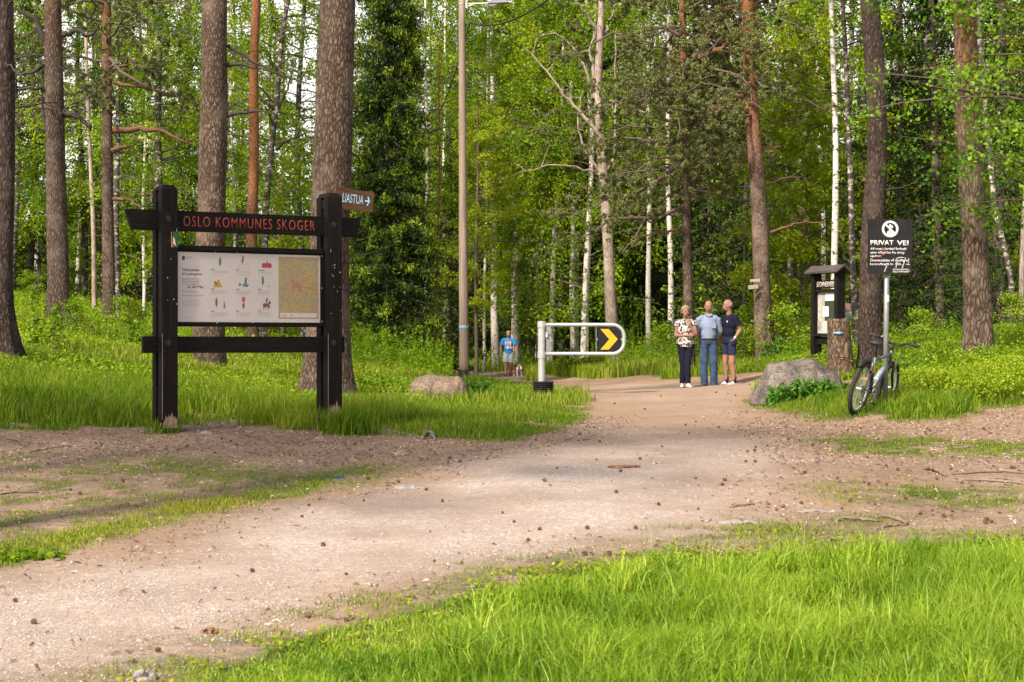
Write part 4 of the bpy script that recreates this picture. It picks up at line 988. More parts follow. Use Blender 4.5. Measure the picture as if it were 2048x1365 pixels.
back('birch_tree', ['birchlow0', 'birchlow1'], 'birch_bark', 5, 62, 80, 815, 945, 'slender leafy birch between the tall spruce and the wooden lamp pole', 'birches by the lamp pole', cs=(1.3, 1.6))
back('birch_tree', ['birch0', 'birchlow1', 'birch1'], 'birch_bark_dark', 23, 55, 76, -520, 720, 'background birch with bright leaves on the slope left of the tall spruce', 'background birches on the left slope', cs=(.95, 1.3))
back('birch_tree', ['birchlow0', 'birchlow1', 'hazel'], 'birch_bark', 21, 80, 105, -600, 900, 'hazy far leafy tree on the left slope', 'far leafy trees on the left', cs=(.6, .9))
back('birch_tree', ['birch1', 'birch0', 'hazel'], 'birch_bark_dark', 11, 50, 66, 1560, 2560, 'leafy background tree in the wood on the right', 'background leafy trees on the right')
back('spruce_tree', ['sprucelight', 'spruce0'], 'spruce_bark', 11, 58, 84, -520, 640, 'green spruce among the birches on the left slope', 'spruces on the left slope', cs=(.6, .9))
back('spruce_tree', ['spruce1', 'spruce0'], 'spruce_bark', 8, 68, 75, 1085, 1520, 'dark spruce standing close behind the white birches at the barrier', 'dark spruces behind the birches')
back('spruce_tree', ['spruce0', 'spruce1'], 'spruce_bark', 5, 84, 92, 880, 1080, 'deep shaded spruce beyond the man with the dog', 'spruces beyond the walker')
# pines out of the picture on the left throw the broken shade on the path
for x, y, s in ((-5.4, 9.7, 41), (-7.6, 11.2, 42), (-10.0, 11.0, 43)):
    r2 = np.random.default_rng(s); t = empty('pine_tree', (x, y, float(H(x, y))), 'tall pine beyond the left picture edge shading the gravel path', 'tree', 'pines beyond the left edge')
    link('trunk', trunk_mesh('trunk', 16, .2, lambda z: (0, 0), M['pine_bark'], 12, 20, .4, 5, s), [], t)
    c = link('crown', CR['pine%d' % (s % 2)], [], t); c.scale = (.95, .95, .9); c.location = (0, 0, 2.0); c.rotation_euler = (0, 0, s)

# the far wood that reads as one mass
def far_mass():
    P = []; S = []; Rn = []
    r = np.random.default_rng(5)
    for i in range(640):
        a = r.uniform(-.55, .55); d = r.uniform(104, 135); x = d * a; ht = r.uniform(6, 15) * (.6 if a < -.13 else 1)
        g = float(H_exact(x, d)); n = 240; t = r.uniform(0, 1, n) ** .8
        rad = 2.6 * (1.05 - t) ** .6
        ang = r.uniform(0, 6.28, n); q = rad * r.uniform(.4, 1, n)
        P.append(np.stack([x + np.cos(ang) * q, d + np.sin(ang) * q, g + t * ht], 1)); S.append(r.uniform(.3, .75, n)); Rn.append(np.clip(r.uniform(0, .5) + r.uniform(0, .5, n), 0, 1))
    me = leaves_mesh('far_wood', np.concatenate(P), np.concatenate(S), np.concatenate(Rn), up=.3)
    tag(link('far_wood', me, M['mass_leaf']), 'far-off dark green wood filling the gaps between the trees', None, None, 'stuff')
far_mass()

# ------------------------------------------------------------------ lettering
FR = Matrix(((1, 0, 0, 0), (0, 0, -1, 0), (0, 1, 0, 0), (0, 0, 0, 1)))      # drawing plane -> upright, facing -Y
def text(s, w, h, at, mat, parent, bold=0.0, name='lettering', ext=.001, rot=0.0, skew=0.0, base=FR, sp=1.0):
    """lettering fitted into a box w x h whose lower left corner is `at` (x, y, z in the parent's frame)"""
    cu = bpy.data.curves.new('txt', 'FONT'); cu.body = s; cu.size = 1; cu.offset = bold; cu.extrude = 0.0; cu.resolution_u = 3; cu.space_character = sp
    o = bpy.data.objects.new('txt', cu); col.objects.link(o); me = baked(o, name); bpy.data.curves.remove(cu)
    n = len(me.vertices); V = np.empty(n * 3, np.float32); me.vertices.foreach_get('co', V); V = V.reshape(-1, 3)
    lo = V.min(0); hi = V.max(0); V[:, 0] = (V[:, 0] - lo[0]) / (hi[0] - lo[0]) * w; V[:, 1] = (V[:, 1] - lo[1]) / (hi[1] - lo[1]) * h
    V[:, 0] += V[:, 1] * skew
    bmm = bmesh.new(); me.vertices.foreach_set('co', V.ravel()); bmm.from_mesh(me)
    g = bmesh.ops.extrude_face_region(bmm, geom=bmm.faces[:]); bmesh.ops.translate(bmm, verts=[v for v in g['geom'] if isinstance(v, bmesh.types.BMVert)], vec=(0, 0, ext))
    bmesh.ops.recalc_face_normals(bmm, faces=bmm.faces[:])
    bmm.transform(Matrix.Translation(Vector(at)) @ base @ Matrix.Rotation(rot, 4, 'Z')); bmm.to_mesh(me); bmm.free()
    me.materials.clear()
    return link(name, me, mat, parent)
def plate(mb, u0, u1, z0, z1, y, t=.001, mi=0):
    mb.box(((u0 + u1) / 2, y - t / 2, (z0 + z1) / 2), (abs(u1 - u0), t, abs(z1 - z0)), mi=mi); return mb
def mark(name, poly, at, mat, parent, t=.0015):
    return MB().prism(poly, 0, t, Matrix.Translation(Vector(at)) @ FR).build(name, mat, parent)
def circ(r, n=20, rx=None, a0=0, c=(0, 0)): return [(c[0] + (rx or r) * math.cos(a0 + 2 * math.pi * k / n), c[1] + r * math.sin(a0 + 2 * math.pi * k / n)) for k in range(n)]
def ring(mb, r, w, M_, n=28, mi=0, t=.001):
    vs = []; fs = []
    for k in range(n):
        a = 2 * math.pi * k / n
        for rr in (r - w / 2, r + w / 2):
            for z in (0, t): vs.append(M_ @ Vector((rr * math.cos(a), rr * math.sin(a), z)))
    for k in range(n):
        i = 4 * k; j = 4 * ((k + 1) % n); fs += [(i + 1, i + 3, j + 3, j + 1), (i + 2, i, j, j + 2), (i + 3, i + 2, j + 2, j + 3), (i, i + 1, j + 1, j)]
    return mb.add(vs, fs, mi)

# ------------------------------------------------------------------ large information board
def info_board():
    b = G(330, 18.96); t = empty('information_board', b, 'large black timber information board with red carved heading and a white poster', 'information board', rz=R(31))
    for i, u in enumerate((0.0, 2.0)):
        p = MB(); p.box((u, -.10, 1.36), (.185, .12, 2.64)); p.box((u, .10, 1.33), (.185, .12, 2.70)); p.box((u, 0, 2.60), (.16, .085, .10)); p.box((u, 0, .55), (.13, .078, .62))
        # chamfered head and iron foot
        p.add([(u - .0925, -.16, 2.68), (u + .0925, -.16, 2.68), (u + .0925, .16, 2.68), (u - .0925, .16, 2.68), (u - .06, -.12, 2.735), (u + .06, -.12, 2.735), (u + .06, .12, 2.735), (u - .06, .12, 2.735)],
              [(0, 1, 5, 4), (1, 2, 6, 5), (2, 3, 7, 6), (3, 0, 4, 7), (4, 5, 6, 7)])
        po = p.build('post', M['timber'], t, bevel=.006)
        MB().box((u, -.10, -.02), (.10, .07, .14)).box((u, .10, -.02), (.10, .07, .14)).build('post_foot', M['black'], po)
        # bare worn wood at the foot
        z1 = .16 if i == 0 else .25; pts = [(-.085, 0), (.085, 0), (.085, z1 * .75), (.07, z1 * .6), (.055, z1 * .85), (.04, z1 * .7), (.022, z1 * 1.1), (.006, z1 * .75), (-.012, z1 * .95), (-.03, z1 * .7), (-.045, z1 * .9), (-.06, z1 * .55), (-.085, z1 * .3)]
        mark('bare_patch', pts, (u, -.1605, .045), M['bare_wood'], po, .002)
        MB().box((u - .0865, -.161, .62), (.006, .003, .95)).build('pale_crack', M['bare_wood'], po)
        for z in (2.36, .99): MB().tube([(u - .02, -.16, z), (u - .02, -.1655, z)], .034, 14).tube([(u - .02, -.165, z), (u - .02, -.178, z)], .021, 6).build('bolt_head', M['black'], po)
    # beams sandwiched in the posts
    def beam(name, u0, u1, z0, z1, slant0, slant1, y=0, d=.075, mat='timber_h'):
        m = MB(); m.add([(u0, y - d / 2, z1), (u0 + slant0, y - d / 2, z0), (u1 - slant1, y - d / 2, z0), (u1, y - d / 2, z1), (u0, y + d / 2, z1), (u0 + slant0, y + d / 2, z0), (u1 - slant1, y + d / 2, z0), (u1, y + d / 2, z1)],
                        [(0, 1, 2, 3), (7, 6, 5, 4), (0, 4, 5, 1), (3, 2, 6, 7), (0, 3, 7, 4), (1, 5, 6, 2)])
        return m.build(name, M[mat], t, bevel=.004)
    tb = beam('top_beam', -.46, 2.40, 2.235, 2.46, .075, .06)
    beam('upper_rail', .094, 1.906, 2.02, 2.075, 0, 0, y=-.03, d=.10)
    beam('lower_beam', -.26, 2.18, .875, 1.06, 0, 0)
    lw = text('OSLO KOMMUNES SKOGER', 1.60, .118, (.20, -.0375, 2.288), M['text_red'], tb, -.004, ext=.004, sp=1.2)
    # panel
    pf = MB(); pf.box((1.0, -.02, 1.60), (1.80, .035, .86)); pn = pf.build('panel', M['timber_h'], t)
    fr = MB()
    fr.box((.108, -.045, 1.60), (.028, .03, .84)); fr.box((1.892, -.045, 1.60), (.028, .03, .84)); fr.box((1.0, -.045, 1.195), (1.756, .03, .035))
    fr.build('panel_frame', M['timber_h'], pn)
    U0, U1, Z0, Z1 = .135, 1.865, 1.222, 2.003
    ps = plate(MB(), U0, U1, Z0, Z1, -.0375, .003).build('poster', M['poster'], t)
    y = -.0407
    def u_(cx): return U0 + (cx - 82) / 1903 * (U1 - U0)
    def z_(cy, cx=1000): return Z1 - (cy - (50 + 42 * (cx - 82) / 1903)) / 955 * (Z1 - Z0)
    def rows(cx, cy, w, n, gap, mat, h=.0048, seed=0, nm='small_print'):
        m = MB(); r = random.Random(seed)
        for k in range(n):
            ww = w * r.uniform(.8, 1.0); x = cx; zc = z_(cy + k * gap, cx)
            while x < cx + ww:
                l = r.uniform(14, 42); l = min(l, cx + ww - x); plate(m, u_(x), u_(x + l), zc - h / 2, zc + h / 2, y, .0006); x += l + 7
        m.build(nm, M[mat], ps)
    text('Velkommen', .20, .032, (u_(135), y, z_(315, 200)), M['text_black'], ps, .012, 'lettering', .0006)
    text('til byskogene!', .235, .036, (u_(135), y, z_(378, 200)), M['text_black'], ps, .012, 'lettering', .0006)
    text('Welcome to', .195, .028, (u_(135), y, z_(606, 200)), M['text_grey'], ps, .0, 'lettering', .0006)
    text('the city forests!', .245, .036, (u_(135), y, z_(668, 200)), M['text_grey'], ps, .0, 'lettering', .0006)
    rows(135, 412, 255, 5, 20, 'text_black', .004, 1); rows(135, 706, 250, 5, 21, 'text_grey', .0035, 2); rows(135, 935, 90, 2, 14, 'text_grey', .003, 3); rows(192, 122, 80, 2, 14, 'text_black', .004, 4)
    mark('crest', [(-.014, -.02), (0, -.03), (.014, -.02), (.018, 0), (.014, .018), (.006, .018), (0, .028), (-.006, .018), (-.014, .018), (-.018, 0)], (u_(153), y, z_(132, 153)), simple('crest_print', (.10, .05, .05), .6), ps, .0006)
    sm = MB(); r = random.Random(8)
    for k in range(60): 
        cx = r.uniform(190, 405); cy = 540 + r.uniform(-18, 18); plate(sm, u_(cx), u_(cx + r.uniform(4, 22)), z_(cy), z_(cy) - r.uniform(.003, .012), y - .0005, .0004)
    sm.build('scraped_smear', simple('brown_smear', (.32, .25, .19), .7, var=.3, scale=80), ps)
    gm = simple('cone_green_print', (.13, .17, .06), .6, var=.4, scale=160); pk = {}
    def P(nm, c, poly, cx, cy):
        if c not in pk: pk[c] = simple(nm + '_print', c, .6, var=.12, scale=60)
        mark(nm, poly, (u_(cx), y, z_(cy, cx)), pk[c] if c != 'g' else gm, ps, .0006)
    pk['g'] = gm
    S = .0009
    def body(cx, cy, h=110, w=26, tilt=0.0):
        pts = []
        for k in range(22):
            a = 2 * math.pi * k / 22; s = 1 + .16 * (-1) ** k; x = w / 2 * math.cos(a) * s; z = h / 2 * math.sin(a); pts.append((S * (x * math.cos(tilt) + z * math.sin(tilt)), S * (z * math.cos(tilt) - x * math.sin(tilt))))
        P('sprig', 'g', pts, cx, cy)
    for cx, cy, h, w, tl in ((628, 182, 110, 30, 0), (926, 160, 90, 26, .15), (1256, 186, 34, 18, 0), (572, 480, 62, 26, -.7), (970, 430, 60, 26, .1), (890, 500, 40, 30, 0), (1197, 446, 116, 30, 0), (580, 744, 118, 30, 0), (938, 792, 78, 32, 0), (1250, 722, 76, 24, .3)): body(cx, cy, h, w, tl)
    P('sled', (.42, .05, .06), [(-.060, -.026), (.062, -.026), (.062, .010), (.050, .026), (-.05, .026), (-.060, .0)], 1248, 234)
    P('mountain', (.50, .30, .03), [(-.056, -.045), (.054, -.045), (.006, .05), (-.014, .012), (-.026, .022)], 598, 482)
    P('boat', (.09, .20, .34), [(-.042, 0), (-.03, -.034), (.03, -.034), (.044, 0), (.018, -.008), (.008, .05), (-.01, .05), (-.016, -.008)], 964, 490)
    P('flower', (.50, .09, .07), [(-.02, -.01), (-.014, -.03), (.014, -.03), (.022, -.005), (.02, .03), (.008, .014), (0, .034), (-.008, .014), (-.022, .03)], 938, 705)
    P('fish', (.09, .22, .40), [(0, -.045), (.012, -.025), (.01, .005), (.003, .04), (-.003, .04), (-.01, .005), (-.012, -.025)], 684, 785)
    P('line', (.25, .25, .25), [(-.001, 0), (.001, 0), (.001, .07), (-.001, .07)], 680, 745)
    P('horse', (.22, .07, .045), [(-.046, .02), (-.05, -.01), (-.04, -.012), (-.042, -.048), (-.032, -.048), (-.03, -.02), (-.018, -.02), (-.014, -.04), (-.006, -.04), (-.006, -.012), (.012, -.012), (.014, -.05), (.022, -.05), (.024, -.016), (.034, -.03), (.042, -.03), (.034, 0), (.034, .02), (.05, .02), (.052, .032), (.036, .056), (.026, .044), (.012, .022), (-.03, .026)], 1250, 795)
    P('ground_line', (.2, .18, .16), [(-.016, -.003), (.016, -.003), (.016, .004), (-.016, .004)], 1275, 525)
    P('sun_dot', (.55, .32, .05), circ(.014, 12), 932, 108)
    w = MB()
    for dx in (-42, 48): ring(w, .024, .002, Matrix.Translation(Vector((u_(938 + dx), y, z_(245, 938)))) @ FR, 18, 0, .0006)
    w.tube([(u_(905), y, z_(238)), (u_(940), y, z_(212)), (u_(985), y, z_(240))], .001, 4)
    w.build('bicycle_outline', M['text_grey'], ps)
    for i, (cx, cy) in enumerate(((512, 290), (840, 295), (1133, 300), (512, 558), (840, 565), (1133, 568), (512, 866), (840, 868), (1133, 868))):
        m = MB(); plate(m, u_(cx), u_(cx + (90 if i == 2 else 42)), z_(cy, cx) - .004, z_(cy, cx) + .003, y, .0006); m.build('small_heading', M['text_black'], ps)
        rows(cx, cy + 24, 235 if cx < 800 else 200, 2 if i < 3 else 3, 14, 'text_grey', .0038, 20 + i); rows(cx, cy + 66, 190, 2, 13, 'poster_faint', .003, 40 + i)
    # map
    mp = plate(MB(), u_(1410), u_(1958), z_(988, 1700), z_(110, 1410), y, .0008).build('map', M['map'], ps)
    lg = plate(MB(), u_(1432), u_(1940), z_(968, 1700), z_(905, 1700), y - .0012, .0006).build('map_legend', M['poster'], mp)
    lm = MB(); r = random.Random(4)
    for k in range(16): cx = r.uniform(1450, 1920); plate(lm, u_(cx), u_(cx + r.uniform(3, 16)), z_(r.choice((920, 938, 955)), 1700) - .003, z_(930, 1700) * 0 + z_(r.choice((920, 938, 955)), 1700), y - .0018, .0004) if 0 else plate(lm, u_(cx), u_(cx + r.uniform(3, 16)), z_(r.choice((920, 938, 955)), 1700), z_(r.choice((920, 938, 955)), 1700) + .003, y - .0020, .0003)
    lm.build('legend_print', M['text_grey'], mp)
    # screws round the sheet, chips of white on the posts
    sc_ = MB()
    for (cx, cy) in ((58, 45), (100, 65), (570, 42), (855, 52), (1050, 84), (1998, 98), (58, 520), (2000, 555), (56, 1003), (98, 1003), (580, 1028), (1055, 1030), (1520, 1032), (2002, 1028), (1945, 690)):
        sc_.ell((u_(cx), -.062 if (cx < 80 or cx > 1990 or cy > 1015) else y, z_(cy, cx)), .0065, 0, 8)
    sc_.build('screw_heads', M['white'], t)
    ch = MB(); r = random.Random(12)
    for k in range(22): ch.ell((r.choice((0, 2.0, 2.0)) + r.uniform(-.085, .085), -.1605, r.uniform(1.25, 2.25)), (.005 * r.uniform(.5, 1.3), .002, .006 * r.uniform(.5, 1.5)), 0, 6)
    ch.build('paint_chips', M['white'], t)
    # small green and orange trail sticker with a white tree
    st = plate(MB(), .03, .094, 2.045, 2.215, -.163, .003).build('sticker', simple('sticker_green', (.012, .085, .05), .4), t)
    mark('sticker_edge', [(0, 0), (.022, 0), (.014, .07), (.004, .17), (0, .17)], (.012, -.163, 2.045), simple('sticker_orange', (.55, .22, .03), .4), st, .0035)
    mark('tree_mark', [(0, .0), (.035, -.03), (.022, 0), (.03, .0), (.016, .03), (.022, .03), (.004, .075), (0, .07)], (.036, -.166, 2.085), M['white'], st, .001)
M['poster_faint'] = simple('very_faint_print', (.43, .37, .36), .6, var=.1)
def map_mat():
    m, nt, out = nodes('printed_map'); p = N(nt, 'ShaderNodeBsdfPrincipled', Roughness=.4); L(nt, p.outputs[0], out.inputs[0])
    v = coords(nt)
    n = tnoise(nt, v, 5.5, 5, .65); base = ramp(nt, n.outputs[0], [(.3, (.42, .31, .13)), (.5, (.40, .33, .17)), (.57, (.50, .36, .07)), (.64, (.44, .17, .15))])
    n2 = tnoise(nt, v, 9, 5, .65); v1 = N(nt, 'ShaderNodeVectorMath', operation='SCALE'); v1.inputs['Scale'].default_value = .10; L(nt, n2.outputs['Color'], v1.inputs[0])
    v2 = N(nt, 'ShaderNodeVectorMath', operation='ADD'); L(nt, v, v2.inputs[0]); L(nt, v1.outputs[0], v2.inputs[1])
    vo = N(nt, 'ShaderNodeTexVoronoi', feature='DISTANCE_TO_EDGE', Scale=36.0); L(nt, v2.outputs[0], vo.inputs['Vector'])
    e = ramp(nt, vo.outputs[0], [(.03, .85), (.12, 0)]); c = mixc(nt, e.outputs[0], base.outputs[0], (.25, .17, .12))
    vo2 = N(nt, 'ShaderNodeTexVoronoi', Scale=16.0); L(nt, v2.outputs[0], vo2.inputs['Vector']); e2 = ramp(nt, vo2.outputs[0], [(.10, .9), (.16, 0)]); c = mixc(nt, e2.outputs[0], c, (.30, .38, .36))
    s = nt.nodes.new('ShaderNodeSeparateXYZ'); L(nt, v, s.inputs[0])
    ad = N(nt, 'ShaderNodeMath', operation='MULTIPLY_ADD'); L(nt, n2.outputs[0], ad.inputs[0]); ad.inputs[1].default_value = .35; L(nt, s.outputs[2], ad.inputs[2])
    zz = ramp(nt, None, [(0, 1), (1, 0)]); mr = N(nt, 'ShaderNodeMapRange'); L(nt, ad.outputs[0], mr.inputs[0]); mr.inputs[1].default_value = 1.46; mr.inputs[2].default_value = 1.56; mr.inputs[3].default_value = .75; mr.inputs[4].default_value = 0
    c = mixc(nt, mr.outputs[0], c, (.48, .22, .19)); L(nt, c, p.inputs['Base Color'])
    return m
M['map'] = map_mat()
info_board()

# plank pointing to the lodge, nailed on the biggest pine
def lodge_sign():
    d = 27.22; t0 = WV(668, 412, d)
    t = empty('direction_sign', t0, 'brown rough plank with pale blue LIASTUA and an arrow, nailed to the biggest pine', 'direction sign', rz=R(12)); t.rotation_euler = (0, R(6.5), R(12))
    k = d / F
    pl = [(0, 0), (12, -1), (24, -5), (34, -3), (52, -4), (75, -2), (75, 37), (66, 40), (58, 37), (30, 38), (0, 41)]
    b = MB().prism([(x * k * 1.03, z * k) for x, z in pl], 0, .03, FR).build('plank', M['bare_wood_h'], t)
    text('LIASTUA', 42 * k, 18 * k, (15 * k, -.031, 10 * k), M['blue_text'], t, .0, ext=.002)
    a = MB(); ar = [(0, -1.5), (7, -1.5), (4, -9), (6.5, -9), (10, 0), (6.5, 9), (4, 9), (7, 1.5), (0, 1.5)]
    a.prism([(60 * k + x * k, 18 * k + z * k) for x, z in ar], .031, .033, FR); a.build('arrow', M['blue_mark'], t)
lodge_sign()

# ------------------------------------------------------------------ road barrier with chevron
def barrier():
    d = 30.7; k = d / F; g = G(1083, d); g.z = EYE - (789 - 682) * k
    t = empty('road_barrier', g, 'galvanised swing barrier arm on a post with a yellow chevron on black', 'barrier')
    z = lambda py: (789 - py) * k
    x = lambda px: (px - 1081) * k
    p = MB(); p.tube([(0, 0, -.3), (0, 0, z(708))], .062, 20); p.tube([(0, 0, z(712)), (0, 0, z(655))], .066, 20); p.tube([(0, 0, z(655)), (0, 0, z(643))], .075, 20); p.tube([(0, 0, z(716)), (0, 0, z(703))], .074, 20)
    p.tube([(0, 0, z(643)), (0, 0, z(642))], [.072, .05], 20)
    p.build('post', M['steel'], t, smooth=False)
    zt, zb = z(649.5), z(707.5); xe = x(1246); r = .21; pts = [(.07, 0, zt), (xe - r, 0, zt)]
    for a in range(80, -1, -10): pts.append((xe - r + r * math.cos(R(a)), 0, zt - r + r * math.sin(R(a))))
    for a in range(0, -91, -10): pts.append((xe - r + r * math.cos(R(a)), 0, zb + r + r * math.sin(R(a))))
    pts.append((.07, 0, zb))
    MB().tube(pts, .034, 14).build('arm', M['steel'], t, smooth=True)
    l = MB(); l.box((x(1095), 0, (zt + zb) / 2), (.085, .03, zt - zb - .06)); l.box((x(1095), -.02, z(667)), (.10, .03, .03)); l.tube([(x(1190.5), 0, zt), (x(1190.5), 0, zb)], .008, 8)
    l.build('brace', M['steel_dull'], t)
    MB().box((x(1091), -.05, z(671)), (.032, .02, .06)).tube([(x(1091) - .012, -.05, z(668)), (x(1091) - .012, -.05, z(664)), (x(1091) + .012, -.05, z(664)), (x(1091) + .012, -.05, z(668))], .004, 6).build('padlock', M['white'], t, bevel=.004)
    cx, cz = x(1216.5), (zt + zb) / 2; w = 47 * k / 2; h = (zt - zb) / 2 - .036
    s = MB().box((cx, -.005, cz), (2 * w, .012, 2 * h)).build('chevron_plate', M['blackpaint'], t)
    ch = [(-.75, .82), (-.05, .82), (.72, 0), (-.05, -.82), (-.75, -.82), (.0, 0)]
    MB().prism([(a * w, b * h) for a, b in ch], 0, .002, Matrix.Translation((cx, -.0115, cz)) @ FR).build('chevron', M['yellow'], s)
    c = MB()
    for dx, dz in ((0, h + .012), (0, -h - .012), (-w - .005, 0), (w + .012, 0)): c.box((cx + dx, 0, cz + dz), (.02, .02, .03))
    c.build('clamp', M['steel'], s)
    # ribbed black collar in the grass
    f = MB(); n = 9; vs = []
    pts = []; rr = []
    for i in range(n * 2 + 1): pts.append((.03, 0, -.10 + .34 * i / (n * 2))); rr.append(.172 + (.020 if i % 2 else -.012) + .012 * i / (n * 2))
    f.tube(pts, rr, 28); f.build('foundation_ring', M['black'], t)
barrier()

# ------------------------------------------------------------------ wooden pole with lamp, and its cables
def lamp_pole():
    d = 47; k = d / F; g = G(928, d); z = lambda py: EYE - (py - 682) * k - g.z; x = lambda px: (px - 928) * k
    t = empty('lamp_post', g, 'tall round wooden lamp pole with a light blue band and a street lamp', 'lamp post')
    H_ = z(-12); p = MB(); pts = [(x(928) + (x(923.5)) * (h / z(0)), 0, h) for h in np.linspace(-.3, H_, 14)]
    p.tube(pts, list(np.linspace(.135, .088, 14)), 20); p.build('pole', M['polewood'], t, smooth=True)
    MB().tube([(x(927.4), 0, z(656)), (x(927.4), 0, z(650.5))], .134, 20).build('painted_band', M['blue_mark'], t)
    b = MB(); b.tube([(0, 0, z(752)), (0, 0, z(740))], .16, 14); b.box((-.1, -.12, z(746)), (.06, .06, .2)); b.box((.12, -.1, z(746)), (.06, .06, .2)); b.build('ground_clamp', M['black'], t)
    a = MB(); a.tube([(x(930), 0, z(8)), (x(978), 0, z(6.5))], .024, 8); a.tube([(x(931), 0, z(14)), (x(950), 0, z(8))], .018, 8); a.box((x(933), 0, z(9)), (.05, .10, .22)); a.tube([(x(923), 0, z(9.5)), (x(923), 0, z(8))], .098, 18)
    a.build('bracket', M['steel'], t)
    h = MB(); pr = [(976, 9), (1018, 6.5), (1018, 4), (1010, 0), (985, -1), (975, 3)]; lens = [(976, 9), (979, 13), (985, 13.5), (992, 11), (1000, 7.6)]
    h.prism([(x(a_), z(b_)) for a_, b_ in pr], -.12, .12, FR); hd = h.build('lamp_head', M['steel_dull'], t, bevel=.02)
    MB().prism([(x(a_), z(b_)) for a_, b_ in lens], -.09, .09, FR).build('lamp_glass', simple('lamp_glass', (.28, .25, .26), .2), hd)
    MB().ell((x(938.5), 0, z(49)), (.035, .035, .08), 0, 8).tube([(x(930), 0, z(50)), (x(939), 0, z(44))], .012, 6).build('insulator', M['black'], t)
    def cable(label, pts, r):
        P = [WV(a_, b_, c_) for a_, b_, c_ in pts]; q = [np.interp(np.linspace(0, len(P) - 1, 28), range(len(P)), [p[i] for p in P]) for i in range(3)]
        for it in range(3):
            for a in q: a[1:-1] = (a[:-2] + a[1:-1] * 2 + a[2:]) / 4
        c = MB().tube(list(zip(*q)), r, 6).build('overhead_cable', M['black'], None, smooth=True); tag(c, label, 'cable', None)
    cable('sagging black cable running up to the right from the wooden lamp pole', [(939, 45, 47), (955, 50, 46.5), (985, 52, 46), (1015, 45, 45), (1050, 29, 44), (1090, 6, 43), (1140, -35, 42), (1200, -90, 41)], .022)
    cable('black cable dropping away to the left behind the dense tall spruce', [(937, 55, 47), (925, 95, 49), (905, 165, 52), (885, 215, 55), (862, 250, 58), (820, 290, 62), (760, 320, 67)], .018)
M['polewood'] = simple('grey_impregnated_pole', (.24, .175, .135), .85, var=.35, scale=1.0, stretch=(34, 34, .9), bmp=.006, c2=(.36, .28, .22))
lamp_pole()

